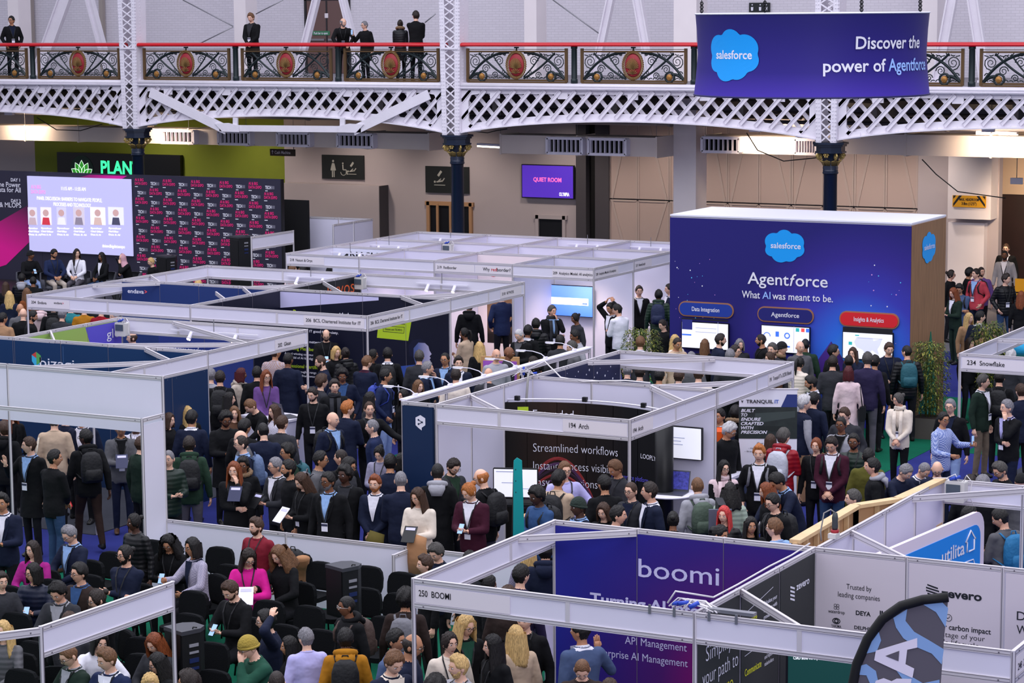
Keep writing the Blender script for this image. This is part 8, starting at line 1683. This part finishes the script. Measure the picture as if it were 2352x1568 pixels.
P(764, 946, 'stand', 40, 55, 0, 'in navy zip jacket with black rucksack and pale badge, bald', 'bald', 'grey', 'f', 'navy', inner='lblue', ex='badge', bag='black', bagc='black', s=1.04)
P(798, 919, 'phone', 150, 110, 0, 'in navy sweatshirt with ginger hair, back half turned', 'quiff', 'ginger', 'f', 'navy', s=1.03)
P(848, 921, 'reach', 10, 0, 0, 'in black jacket stretching an arm to the right', 'thin', 'brown', 'f', 'black', inner='dgrey', ex='lany')
P(855, 963, 'stand', -95, -90, 0, 'in dark blue jumper with cropped grey hair facing left', 'crop', 'grey', 'f', 'navy2', s=1.02)
P(850, 899, 'stand', 90, 110, 0, 'in dark top with long black hair behind the outstretched arm', 'long', 'black', 'f', 'dgrey', fem=1)
P(868, 1024, 'phone', -20, -20, 24, 'in grey eating from a pink box', 'bun', 'black', 'f', 'lilacgr', fem=1, ex='lany')
P(896, 1041, 'stand', 175, 165, 0, 'in navy gilet, back turned, left of the navy panel foot', 'short', 'black', 't', 'navy')
P(924, 1040, 'stand', 60, 80, 0, 'in dark navy coat looking right at the navy panel foot', 'bob', 'black', 't', 'navy', fem=1)
P(920, 1082, 'phone', -175, -175, 0, 'in navy quilted jacket with shaved grey head, back turned', 'crop', 'grey', 'f', 'navy')
P(956, 1119, 'phone', -20, -35, 12, 'in cream and black jumper with long brown hair, black folder', 'long', 'brown', 'l', 'cream', fem=1, ex='h_tablet h_coat', legs='cream', s=1.0)
P(1005, 1064, 'stand', 175, 170, 0, 'in black coat with pale grey hood, back turned', 'crop', 'black', 'f', 'black', ex='hood ghood coat', s=1.06)
P(1046, 1052, 'phone', 35, 35, 24, 'in dark checked jacket with green collar looking down', 'quiff', 'dark', 'f', 'dgrey', inner='forest', ex='glass beard lany')
P(1071, 1108, 'phone', -25, -45, 24, 'in dark maroon jumper and white shirt using a phone', 'bun', 'ginger', 'f', 'maroon', inner='white', ex='badge h_phone', s=1.02)
P(1101, 1076, 'stand', -130, -100, 12, 'in black coat with large rucksack beside the white monitor', 'balding', 'ginger', 'f', 'black', ex='glass', bag='large black', bagc='black', s=1.04, legs='greytr')
P(1229, 1113, 'phone', -50, -60, 12, 'in denim jacket with black strap near the teal banner', 'afro', 'black', 'd', 'denim', bag='black', bagc='black', ex='h_phone')
P(1284, 1078, 'chin', 155, 130, 0, 'in beige jacket with black rucksack facing the Arch wall', 'messy', 'black', 't', 'beige', bag='black', bagc='black')
P(1297, 1058, 'gest', 20, 15, 0, 'in pale striped shirt and spectacles gesturing in the Arch stand', 'short', 'lbrown', 'f', 'lav', ex='glass lany', s=1.05)
P(1388, 1089, 'stand', -165, -150, 0, 'in black leather jacket, back turned, in the Arch stand', 'short', 'black', 't', 'black')
P(1407, 1056, 'clasp', -50, -60, 24, 'in dark jumper with wavy brown hair in the Arch stand', 'messy', 'lbrown', 't', 'dgrey', ex='lany')
P(1328, 1139, 'stand', -60, -60, 0, 'in navy jacket wearing a dark green knitted beanie', 'beanie', 'dgreen', 'd', 'navy', inner='lblue')
P(1384, 1154, 'stand', -25, -25, 12, 'in black with brown bob just above the purple wall', 'bob', 'brown', 'f', 'black', fem=1)
P(1420, 1159, 'stand', 80, 80, 0, 'with black hair and large profile above the purple wall', 'short', 'black', 'l', 'dgrey')
P(1449, 1107, 'stand', -35, -45, 0, 'in dark cardigan, patterned collar and spectacles below post 194', 'crop', 'brown', 'f', 'dgrey', inner='navy', ex='glass badge')
P(1492, 1105, 'stand', -70, -85, 0, 'in navy blazer with white collar left of the laptop table', 'short', 'dark', 'l', 'navy', inner='white', ex='suit')
P(1546, 1173, 'stand', 178, 178, 0, 'in black with tight dark bun below the laptop table', 'bun', 'black', 'b', 'black', fem=1, s=.93)
P(1602, 1096, 'stand', -160, -165, 0, 'in pale grey hooded sweatshirt with bald head at the laptop', 'crop', 'lbrown', 'f', 'lgrey', ex='hood', bag='green canvas', bagc='green')
P(1663, 1056, 'clasp', 5, 20, 0, 'in black coat and pink scarf with spectacles, long hair', 'long', 'black', 'f', 'pink', sleeve='black', fem=1, ex='glass scarf pscarf lany')
P(1677, 1107, 'stand', 175, 175, 0, 'in pale green puffer jacket with big dark curly hair', 'longc', 'black', 'f', 'mint', style='puffer', fem=1, s=.98)
P(1744, 1019, 'pocket', -10, -5, 0, 'in black top, white collar and grey rucksack straps, ginger hair', 'quiff', 'ginger', 'f', 'black', inner='white', ex='badge', bag='grey', bagc='grey', s=1.05)
P(1756, 1107, 'stand', -75, -75, 12, 'in black with long reddish hair left of the bowing jumper', 'longw', 'auburn', 'f', 'black', fem=1)
P(1775, 1086, 'lean', -60, -70, 24, 'in navy jumper bowing forward with white cuff', 'messy', 'black', 't', 'navy', inner='lblue', ex='lany', s=1.04)
P(1772, 1131, 'stand', -50, -60, 12, 'in black with rucksack, dark spectacles, above the batten frame', 'short', 'black', 'f', 'black', ex='glass lany', bag='black', bagc='black')
P(1663, 1161, 'stand', -20, -10, 0, 'in black puffer with bright red dyed hair', 'long', 'pinkred', 'f', 'black', style='puffer', fem=1)
P(1725, 1186, 'stand', 15, 10, 0, 'in black with long black hair above the purple wall', 'long', 'black', 't', 'black', fem=1, s=.93)
P(1779, 1188, 'stand', -130, -110, 0, 'in pale blue shirt with short brown hair by the batten frame', 'short', 'lbrown', 'f', 'lblue', ex='glass')
P(1658, 1204, 'stand', 60, 60, 12, 'whose dark head peeps beside the black display edge', 'short', 'black', 't', 'dgrey', s=.96)
P(1652, 936, 'phone', -30, -20, 0, 'in navy suit cut off by the 191 fascia', 'short', 'black', 't', 'navy', inner='white', ex='suit badge')
P(1690, 930, 'stand', 160, 160, 0, 'in black with fur collar behind the orange case', 'messy', 'black', 'l', 'black', ex='fur')
P(1682, 968, 'stand', 40, 60, 24, 'with white hair and spectacles looking down at the orange case', 'curly', 'white', 't', 'black', ex='glass')
P(1770, 997, 'stand', 175, 175, 0, 'with dark bob standing before the tall roll-up banner', 'bob', 'brown', 'f', 'black', fem=1)
P(1800, 982, 'phone', 160, 140, 0, 'in red puffer jacket with pale rucksack, back turned', 'messy', 'grizzle', 'f', 'redpuff', style='puffer', ex='hood', bag='pale grey', bagc='white', s=1.03)
P(1441, 836, 'stand', 175, 175, 0, 'in navy shirt with shaved head inside the 191 stand', 'crop', 'grey', 'f', 'navy')
P(1470, 838, 'stand', 170, 170, 0, 'in beige coat beside the shaved head inside the 191 stand', 'short', 'dark', 'f', 'navy2')
P(1600, 878, 'stand', 170, 170, 0, 'with bald head behind the pale fascia brace of 191', 'bald', 'grey', 'f', 'grey')
P(1605, 842, 'stand', 170, 170, 0, 'in cream puffer behind the 191 rear fascia', 'short', 'brown', 'f', 'cream', style='puffer')
P(1515, 846, 'stand', 160, 160, 0, 'in navy glimpsed below the 191 rear fascia', 'short', 'black', 't', 'navy')
P(1560, 846, 'stand', 160, 160, 0, 'in grey glimpsed below the 191 rear fascia', 'short', 'brown', 'f', 'grey')
P(25, 932, 'stand', 15, 60, 0, 'in black blazer with long auburn hair at the doorway', 'longw', 'auburn', 'f', 'black', fem=1, ex='suit', s=1.0)
P(9, 966, 'stand', 155, -100, 0, 'in black hooded jacket at the left edge of the doorway', 'messy', 'brown', 'f', 'black', ex='hood')
P(66, 1002, 'raise', -40, -75, 0, 'in black jacket and blue shirt raising an open hand', 'short', 'brown', 'f', 'black', inner='lblue', ex='badge coat', s=1.03)
P(125, 945, 'stand', 172, 160, 0, 'in light beige jumper with tote bag, back turned', 'short', 'grizzle', 'f', 'beige', ex='h_toteL', s=1.06)
P(152, 938, 'stand', 150, 120, 0, 'in navy suit behind the beige jumper', 'short', 'brown', 'f', 'navy', ex='suit')
P(185, 941, 'stand', -20, -30, 12, 'in navy suit, white open shirt, looking down at doorway', 'short', 'grizzle', 't', 'navy', inner='white', ex='suit', s=1.03)
P(125, 1031, 'clasp', 130, 95, 0, 'in black jacket and blue jeans with a red bottle', 'short', 'black', 't', 'black', legs='jeans', ex='brownshoe h_bottleL')
P(196, 984, 'walk', -165, -120, 0, 'in black hooded coat and brown trousers walking past', 'short', 'black', 'd', 'black', legs='browntr', ex='hood glass', bag='black', bagc='black', s=1.05)
P(277, 966, 'phone', 0, -5, 12, 'in grey tweed blazer with brochure at the mouth', 'side', 'black', 't', 'grey', inner='black', legs='navy', ex='glass badge suit h_book brownshoe', s=1.0)
P(311, 955, 'stand', 0, 0, 0, 'in white checked shirt beside the narrow white panel', 'short', 'black', 'd', 'white', style='plaid', ex='lany beard', s=1.03)
P(4, 1131, 'phone', -20, -30, 0, 'in navy suit standing at the left edge, low in photo', 'quiff', 'black', 't', 'navy', inner='white', ex='suit')
P(325, 1000, 'stand', 120, 110, 0, 'in dark green carrying white bag behind the narrow panel', 'short', 'brown', 'f', 'dgreen')
P(74, 1241, 'sit', -25, -45, 0, 'in plum magenta jumper seated, upper left of the audience', 'long', 'dark', 'f', 'plum', fem=1)
P(75, 1293, 'sitphone', -20, -50, 0, 'in navy puffer seated with phone, wire spectacles', 'bob', 'black', 'l', 'navy', style='puffer', fem=1, ex='glass h_phone', s=.98)
P(152, 1206, 'sit', -50, -60, 24, 'in navy suit with grey hair seated beside the blue aisle', 'side', 'grey', 'f', 'navy', inner='lblue', ex='glass lany')
P(181, 1291, 'sit', -40, -60, 0, 'in dark brown jacket and blue shirt seated, spectacles', 'messy', 'black', 'l', 'choc', inner='denim', ex='glass')
P(126, 1335, 'sitphone', -30, -40, 24, 'in charcoal zip jumper seated with dark curly hair', 'curly', 'black', 'l', 'dgrey', inner='lgrey', ex='lany')
P(218, 1351, 'sit', -70, -70, 12, 'in black with tied-back hair above the near fascia', 'bun', 'dark', 'f', 'black', ex='glass beard')
P(158, 1403, 'sit', 160, 160, 0, 'whose brown crown just shows above the near fascia', 'short', 'brown', 'f', 'dgrey')
P(287, 1250, 'sitcross', -35, -55, 0, 'in navy jacket with full black beard, arms folded, seated', 'bun', 'black', 'l', 'navy', ex='glass beard full lany')
P(307, 1178, 'stand', -45, -60, 0, 'in black puffer jacket standing at the white partition corner', 'bun', 'black', 'd', 'black', style='puffer', fem=1, s=.93)
P(382, 1228, 'sitphone', -20, -15, 24, 'in black with long curly hair and phone on lap', 'longc', 'black', 't', 'black', fem=1, ex='glass lany h_phone', s=1.0)
P(440, 1234, 'sitgest', -60, -70, 0, 'in lilac tweed jacket gesturing with one hand, seated', 'bob', 'black', 't', 'lilacgr', style='plaid', inner='navy', fem=1, ex='glass', s=1.0)
P(588, 1187, 'stand', -35, -55, 0, 'in dark red jumper with beard before the low partition', 'quiff', 'brown', 'f', 'redsw', ex='beard full lany', s=.98)
P(573, 1260, 'sitphone', -5, 10, 24, 'in bright magenta cardigan seated in the front centre', 'long', 'dark', 'f', 'magenta', fem=1, ex='glass lany h_paper', s=1.0)
P(632, 1252, 'sitgest', -45, -40, 24, 'in black cardigan with curly fair hair, sunglasses on head', 'longc', 'lbrown', 'f', 'black', fem=1, s=1.02)
P(521, 1333, 'sitphone', -45, -45, 24, 'in black sweatshirt seated using a phone, brown beard', 'quiff', 'brown', 'f', 'black', ex='beard lany h_phone', s=1.03)
P(609, 1399, 'sithead', -85, -90, 0, 'in navy sweatshirt seated with a hand on the head', 'messy', 'black', 'f', 'navy', ex='glass')
P(562, 1457, 'sitchin', -65, -75, 12, 'in green sweatshirt and mustard beanie, hand at mouth', 'beanie', 'mustard', 'f', 'green', ex='glass')
P(663, 1460, 'sit', -80, -80, 0, 'in black with long black hair in profile, lower centre', 'long', 'black', 't', 'black', fem=1)
P(702, 1440, 'stand', -165, -140, 0, 'in lavender shirt with grey hair, back turned, bottom', 'short', 'grey', 'f', 'lav', s=.9)
P(796, 1369, 'stand', -55, -75, 0, 'in black parka with bald head and clear spectacles', 'crop', 'black', 'b', 'black', ex='hood glass clear', bag='brown', bagc='brown', s=.95)
P(793, 1440, 'stand', 178, 178, 0, 'in mustard hooded jacket with rucksack, back turned, bottom', 'short', 'black', 'd', 'mustard', ex='hood', bag='black', bagc='black', s=.95)
P(909, 1442, 'stand', 60, 70, 0, 'in blue-grey wool coat left of the 250 post', 'short', 'black', 't', 'bluegrey', ex='suit')
P(911, 1494, 'stand', 30, 40, 24, 'in cream collar with wavy brown hair at the bottom', 'messy', 'lbrown', 'f', 'navy', inner='cream')
P(953, 1455, 'stand', 75, 75, 12, 'in navy suit behind the 250 post, thinning dark hair', 'balding', 'dark', 't', 'navy', ex='glass')
P(931, 1346, 'stand', 170, 165, 0, 'in dark brown coat with grey straps beside the 250 post', 'afro', 'black', 't', 'choc', bag='grey', bagc='grey', s=.95)
P(635, 1541, 'sit', 178, 178, 0, 'whose dark crown shows at the very bottom centre-left', 'crop', 'dark', 'f', 'dgrey')
P(1000, 1545, 'sit', 178, 178, 0, 'whose bushy black crown shows at the bottom below 250', 'afro', 'black', 't', 'black', H=1.75)
P(148, 1482, 'sit', -60, -60, 24, 'in dark green jumper under the near fascia, spectacles', 'crop', 'lbrown', 'f', 'dgreen', inner='lgrey', ex='glass lany')
P(240, 1486, 'sit', -40, -60, 12, 'in indigo shirt, bottom left under the near fascia', 'quiff', 'lbrown', 'f', 'navy2', inner='white', ex='lany')
P(235, 1450, 'sitlean', 20, 20, 0, 'in white blouse behind the indigo shirt under the fascia', 'bob', 'black', 'f', 'white', fem=1)
P(347, 1454, 'sit', -40, -50, 24, 'in black with wavy copper hair beside the near loudspeaker', 'longw', 'auburn', 'f', 'dgrey', fem=1)
P(355, 1498, 'sitphone', -70, -70, 12, 'in black with long black hair writing on a pad, bottom', 'long', 'black', 'l', 'black', fem=1, ex='glass h_phone')
P(344, 1544, 'sit', 0, 0, 12, 'whose fair crown shows at the bottom beside the pad', 'short', 'blonde', 'f', 'cream')
P(432, 1535, 'sit', -100, -100, 0, 'with dark curly hair at the bottom below the loudspeaker', 'curly', 'dark', 't', 'black')
P(3, 1312, 'sit', 20, 20, 0, 'in grey coat with cream fur cuff at the left edge', 'messy', 'dark', 'f', 'dgrey', fem=1)
P(6, 1424, 'sit', -30, -30, 0, 'in grey puffer with fair hair at the left edge', 'longw', 'blonde', 'f', 'grey', style='puffer', fem=1)
P(996, 1246, 'stand', -35, -45, 24, 'in navy with curly grey hair behind the young profile', 'curly', 'grizzle', 'f', 'navy', ex='lany', s=.93)
P(976, 1273, 'stand', -75, -85, 0, 'in black in sharp profile above the 250 fascia', 'quiff', 'brown', 'f', 'black', s=.93)
P(1078, 1263, 'stand', 175, 160, 0, 'whose dark crown shows above the left Boomi fascia', 'short', 'black', 'f', 'dgrey', s=.93)
P(1197, 1294, 'stand', 155, 140, 0, 'in purple jacket seen through the Boomi frame', 'short', 'black', 'f', 'dpurple')
P(1127, 1318, 'stand', 100, 90, 12, 'in black with pulled-back hair inside the Boomi frame', 'bun', 'black', 'b', 'black', fem=1)
P(1167, 1343, 'stand', 160, 160, 0, 'in brown curly coat inside the Boomi frame', 'curly', 'brown', 'f', 'choc', s=.95)
P(1253, 1240, 'stand', 178, 178, 0, 'in navy hooded jacket beside the left edge of purple wall', 'short', 'black', 'l', 'navy', ex='hood', legs='navy')
P(1215, 1250, 'stand', 170, 170, 0, 'in checked black and white top left of the navy hood', 'long', 'blonde', 'f', 'tweed', style='plaid', fem=1)
P(1074, 1409, 'stand', 20, 35, 12, 'in black over green blouse with very long fair hair', 'longw', 'blonde', 'f', 'black', inner='green', fem=1, ex='glass badge', s=1.02)
P(1033, 1449, 'stand', 10, 25, 0, 'in cream coat with lanyard below the 250 board', 'pony', 'dark', 'f', 'cream', fem=1, ex='lany collar')
P(1053, 1502, 'stand', -45, -60, 0, 'in white tee with fair beard at the bottom', 'quiff', 'blonde', 'f', 'lgrey', ex='beard full lany', s=.98)
P(1131, 1456, 'stand', -55, -75, 0, 'in black with straight black hair facing left, Boomi stand', 'long', 'black', 'f', 'black', fem=1, ex='lany')
P(1185, 1435, 'stand', -155, -155, 0, 'in beige blazer with wavy fair hair, back turned', 'longw', 'blonde', 'f', 'beige', fem=1, ex='suit')
P(1205, 1395, 'stand', -20, -10, 0, 'in black suit with badge behind the beige blazer', 'short', 'dark', 'f', 'black', ex='badge suit')
P(1333, 1420, 'raise', -155, -110, 0, 'in blue-grey suit jacket raising an arm at purple wall', 'short', 'black', 't', 'bluegrey', inner='white', ex='suit')
P(1337, 1518, 'stand', 0, -5, 36, 'in dark brown top looking down at the bottom of Boomi', 'crop', 'lbrown', 'f', 'choc', s=.95)
P(1400, 1556, 'stand', 170, 170, 0, 'whose crown just shows at the bottom edge of Boomi', 'short', 'brown', 'f', 'black', s=.95)
settle()
# ================================================================ CHAIRS, LOUDSPEAKERS, PLANTS
FAB = mat('chair_fabric_black', '#0e1013', .95, bump=.3, bscale=120, spec=.15); LEGM = mat('chair_leg', '#1b1c1f', .4, .6)
def chair_meshes():
 s = MB(); s.rbox((0, -.02, .455), (.45, .43, .06), .1, n=4); b = MB(); P = []
 for i, (hw, z) in enumerate(((.15, .50), (.20, .53), (.225, .60), (.228, .72), (.21, .80), (.17, .845), (.10, .86), (0, .865))): P.append((hw, z))
 out = P+[(-a, z) for a, z in P[::-1][1:]]
 for o_ in (0, 1): pass
 n = len(out); V = [(a, .20+.10*(z-.5)-.03*(1-(a/.23)**2)*0+.02*((a/.23)**2)*-1, z) for a, z in out]+[(a*.97, .245+.10*(z-.5), z) for a, z in out]
 b.add(V, [tuple(range(n)), tuple(range(n, 2*n))[::-1]]+[(i, n+i, n+(i+1) % n, (i+1) % n) for i in range(n)])
 f = MB()
 for s_ in (-1, 1): f.tube([(s_*.19, -.18, .43), (s_*.19, .17, .43), (s_*.17, .235, .47), (s_*.16, .25, .62)], .011, 6)
 ls = []
 for sx_, sy_ in ((-1, -1), (1, -1), (-1, 1), (1, 1)): q = MB(); q.tube([(sx_*.19, sy_*.17, .43), (sx_*.215, sy_*.23, 0)], .012, 6); ls.append(q.mesh('leg', LEGM))
 return s.mesh('seat', FAB), b.mesh('backrest', FAB), f.mesh('seat_frame', LEGM), ls
CM = chair_meshes(); CH = []
def chair(x, y, rz, lab):
 e = empty('conference_chair', lab, 'chair', (x, y, 0), rz); link('seat', CM[0], e); link('backrest', CM[1], e); link('seat_frame', CM[2], e)
 for l in CM[3]: link('leg', l, e)
 CH.append((x, y)); return e
for o in [o for o in bpy.data.objects if o.name.startswith('person') and o.get('label')]:
 x, y = o.location.x, o.location.y
 if o['label'] and abs(o.location.z) < .1 and any(o.data.name == m.name for k, m in _pm2.items() if k[0].startswith('sit')):
  c, s_ = math.cos(o.rotation_euler[2]), math.sin(o.rotation_euler[2]); cx_, cy_ = x-0*c, y
  rz = o.rotation_euler[2]; chair(x+.06*s_*-1, y+.06*c, rz, 'black chair under the '+' '.join(o['label'].split()[:12]))
free = [(504, 1256, 'row against the low partition, first empty'), (735, 1290, 'row against the low partition, second empty'), (845, 1300, 'row against the low partition, third empty'), (922, 1314, 'row against the low partition, last empty'), (840, 1350, 'second row, just right of the near loudspeaker'), (906, 1361, 'second row, rightmost below the partition stub'), (442, 1357, 'third row, right of the near fascia post'), (618, 1379, 'third row, below the magenta cardigan'), (707, 1391, 'third row, right of the camel coat'), (884, 1416, 'third row, under the dark brown coat'), (432, 1409, 'fourth row, right of the near fascia post'), (645, 1433, 'fourth row, right of the navy sweatshirt'), (738, 1446, 'fourth row, right of the grey-haired head'), (489, 1476, 'fifth row, left of the mustard beanie'), (476, 1537, 'bottom row, left of the green sweatshirt'), (232, 1276, 'row behind the grey-haired navy suit'), (205, 1320, 'second row, left of the folded arms'), (349, 1240, 'upper row beside the black puffer jacket'), (129, 1312, 'second row, beside the plum jumper'), (37, 1407, 'third row at the left edge'), (294, 1451, 'row under the near fascia, middle'), (72, 1474, 'row under the near fascia, left of its post'), (289, 1509, 'row under the near fascia, right of the indigo shirt'), (47, 1537, 'bottom left corner row'), (492, 1315, 'second row, between tweed jacket and black sweatshirt'), (730, 1335, 'second row, left of the near loudspeaker'), (400, 1475, 'behind the lower loudspeaker'), (18, 1345, 'second row at the left edge')]
for px, py, lab in free:
 W_ = at(px, py, .865); x, y = W_[0], W_[1]-.23
 for _ in range(6):
  for cx_, cy_ in CH:
   d = np.array([x-cx_, y-cy_]); L = np.linalg.norm(d)
   if L < .5: x, y = cx_+d[0]/max(L, .01)*.52, cy_+d[1]/max(L, .01)*.52
 chair(x, min(y, 26.25), random.uniform(-.1, .1), 'empty black fabric chair, '+lab)
def speaker(px, py, h, lab, w=.34, d=.34, stand=True, z0=0, Y=None):
 W_ = at(px, py, h+z0); e = empty('loudspeaker', lab, 'loudspeaker', (W_[0], W_[1]+.1, z0), -.35); hb = .62 if stand else h
 P = [(-w/2, -d/2), (w/2, -d/2), (w/2, d*.2), (w*.28, d/2), (-w*.28, d/2), (-w/2, d*.2)]
 MB().prism(P, hb, 0, (0, 0, h-hb), X1, Y1).build('cabinet', mat('speaker_black', '#16171a', .5), e); MB().prism([(a*1.04, b*1.04) for a, b in P], .045, 0, (0, 0, h-.03), X1, Y1).build('top_cap', mat('speaker_cap', '#3c3d44', .5), e)
 MB().box((0, -d/2-.006, h-hb/2), (w*.9, .012, hb*.92)).build('grille', BLACK, e); m = MB()
 for k, (zz, hh, mi) in enumerate(((.16, .035, 0), (.24, .025, 0), (.33, .05, 1), (.42, .03, 1))): m.box((w/2+.004, -.02, h-zz), (.008, .12, hh), mi)
 m.build('label_plate', [mat('label_grey', '#8f8f98', .6), mat('label_blue', '#1d2b5a', .5)], e); m = MB(); m.tube([(w/2-.05, 0, h), (w/2-.03, 0, h+.035), (w/2-.0, .03, h+.03)], .008, 5); m.build('handle', BLACK, e)
 if stand:
  MB().tube([(0, 0, .25), (0, 0, h-hb)], .02, 8).build('pole', BLACK, e)
  for k in range(3): a = PI/6+k*2*PI/3; MB().tube([(0, 0, .5), (.28*math.cos(a), .28*math.sin(a), .01)], .012, 6).build('leg', BLACK, e)
speaker(783, 1302, 1.25, 'black column loudspeaker among the empty chairs below the partition', stand=True); speaker(415, 1446, 1.3, 'black column loudspeaker behind the near fascia post at lower left')
speaker(97, 626, .75, 'black wedge loudspeaker on the stage lip before the panel', .7, .4, False, .0); speaker(380, 588, 1.6, 'black upright loudspeaker right of the standing blond person', .5, .4, False); speaker(551, 543, 2.3, 'tall black loudspeaker tower left of the small white arch', .4, .5, False)
e = empty('flight_case', 'black equipment case and desk at the far left of the stage', 'case', (-45.8, 50.2, 0)); MB().box((0, 0, .85), (2.4, .8, .4)).build('case_body', mat('speaker_black', '#16171a'), e); MB().box((0, 0, .32), (2.3, .75, .62)).build('case_base', BLACK, e); MB().tube([(-1, -.3, 1.06), (0, -.35, 1.12), (1.1, -.2, 1.06)], .02, 6).build('cable', BLACK, e)
for k in range(3): e = empty('paper_cup', 'white paper cup on the low stage table, %s' % ('left', 'middle', 'right')[k], 'cup', tuple(at(155+13*k, 642, .78))); MB().lathe([(.03, 0), (.042, .11)], n=12).build('cup_body', PW, e)
P_ = at(168, 650, .78); t = empty('low_table', 'small black low table holding paper cups before the stage', 'table', (P_[0]+.1, P_[1], 0)); MB().lathe([(0, .73), (.42, .73), (.42, .77), (0, .77)], n=20).build('tabletop', BLACK, t); MB().lathe([(.03, 0), (.03, .73)], n=8).build('stem', BLACK, t); MB().lathe([(.25, 0), (.25, .03), (.03, .05)], n=14).build('foot', BLACK, t)
def bamboo(px, py, h, x, y, lab, n=900, r=.42, seed=1):
 e = empty('potted_bamboo', lab, 'plant', (x, y, 0)); rn = random.Random(seed); MB().rbox((0, 0, .2), (.5, .5, .4), .03).build('planter', mat('planter_grey', '#56504b', .7), e); MB().box((0, 0, .4), (.44, .44, .02)).build('soil', mat('soil', '#2a211b', 1), e)
 for k in range(9):
  a, q = rn.uniform(0, 6.28), rn.uniform(.02, .17); P = [(q*math.cos(a), q*math.sin(a), .4)]; P += [(P[0][0]*(1+.9*t), P[0][1]*(1+.9*t), .4+(h-.45)*t) for t in (.4, .75, 1)]; MB().tube(P, [.012, .01, .007, .004], 5).build('cane', mat('cane_green', '#5c6a2c', .6), e)
 m = MB()
 for k in range(n):
  z = .5+(h-.45)*rn.random()**.8; q = r*(.35+.65*math.sin(PI*min(1, (z-.3)/h)))*rn.random()**.5; a = rn.uniform(0, 6.28); c = np.array([q*math.cos(a), q*math.sin(a), z]); d = np.array([math.cos(a)+rn.uniform(-.8, .8), math.sin(a)+rn.uniform(-.8, .8), rn.uniform(-.5, .6)]); d /= np.linalg.norm(d); s_ = np.cross(d, [0, 0, 1.]); s_ /= np.linalg.norm(s_)+1e-6; L = rn.uniform(.06, .11)
  m.add([c, c+d*L*.4+s_*.014+[0, 0, .012], c+d*L+[0, 0, -.02], c+d*L*.4-s_*.014+[0, 0, .012]], [(0, 1, 2, 3)], rn.choice((0, 0, 1, 2)))
 stuff(m.build('foliage', [mat('leaf_mid', '#4e5f22', .6), mat('leaf_dark', '#2b3a16', .6), mat('leaf_yellow', '#8a8a35', .6)], e))
bamboo(0, 0, 1.75, -14.1, 42.75, 'tall green potted bamboo at the right front corner of the box', 2400, .4, 3); bamboo(0, 0, 1.6, -20.25, 43.2, 'green potted bamboo at the left front corner of the box', 2200, .45, 4); bamboo(0, 0, 1.9, -13.6, 44.9, 'darker potted bamboo behind the wooden side, by the cushions', 2400, .4, 6)
c_ = empty('cushion_stack', 'bright blue and yellow cushions stacked behind the right plant', 'cushions', (-13.3, 45.7, 0))
for k, cc_ in enumerate(('#1b8fc0', '#1b8fc0', '#1b8fc0', '#d9b416', '#1b9ccf')):
 q = MB(); q.ball((.03*(-1)**k, 0, .17+.30*k), (.36, .26, .17), 14, 8); q.build('cushion', mat('cushion_'+cc_[1:], cc_, .7, bump=.4, bscale=10), c_)
for k in range(2): s_ = empty('yellow_sign', ('upper', 'lower')[k]+' small yellow sign by the brown doors at right edge', 'sign', tuple(atY(2343, 655+26*k*1.3, 60))); MB().box((0, 0, 0), (.26, .03, .34)).build('board', mat('sign_yellow', '#e0a21c'), s_); MB().box((0, .03, -.9), (.04, .04, 1.5)).build('pole', BLACK, s_)
W_ = at(668, 1262, .95); b = empty('backpack', 'black rucksack standing on a chair beside the curly fair hair', 'backpack', (W_[0], W_[1], .5)); bm = mat('bag_black', '#121316', .7)
for nm, me_ in zip(('bag_body', 'pocket', 'handle'), backpack_meshes()[:3]): q = link(nm, me_, b); q.material_slots[0].link = 'OBJECT'; q.material_slots[0].material = bm
chair(W_[0], W_[1]-.05, .1, 'black chair holding the rucksack against the low partition')
tag(MB().tube([at(695, 1282, .9), at(690, 1300, .75), at(683, 1345, .45), at(668, 1400, .2)], [(.05, .1), (.05, .11), (.04, .12), (.03, .1)], 12).build('camel_coat', mat('held_coat_0', '#a87a55', .9, bump=.5, bscale=6)), 'camel coat draped over a chair back and hanging down', 'coat')
d_ = at(1655, 1168, 1.5); e = empty('display_unit', 'grey and black slim display unit standing above the purple wall', 'display', (d_[0], d_[1], 0), .5); MB().rbox((0, 0, .8), (.1, .5, 1.6), .03).build('case', BLACK, e); MB().box((-.03, -.27, .8), (.3, .04, 1.5)).build('side_panel', mat('panel_slate', '#5b6070', .4), e)
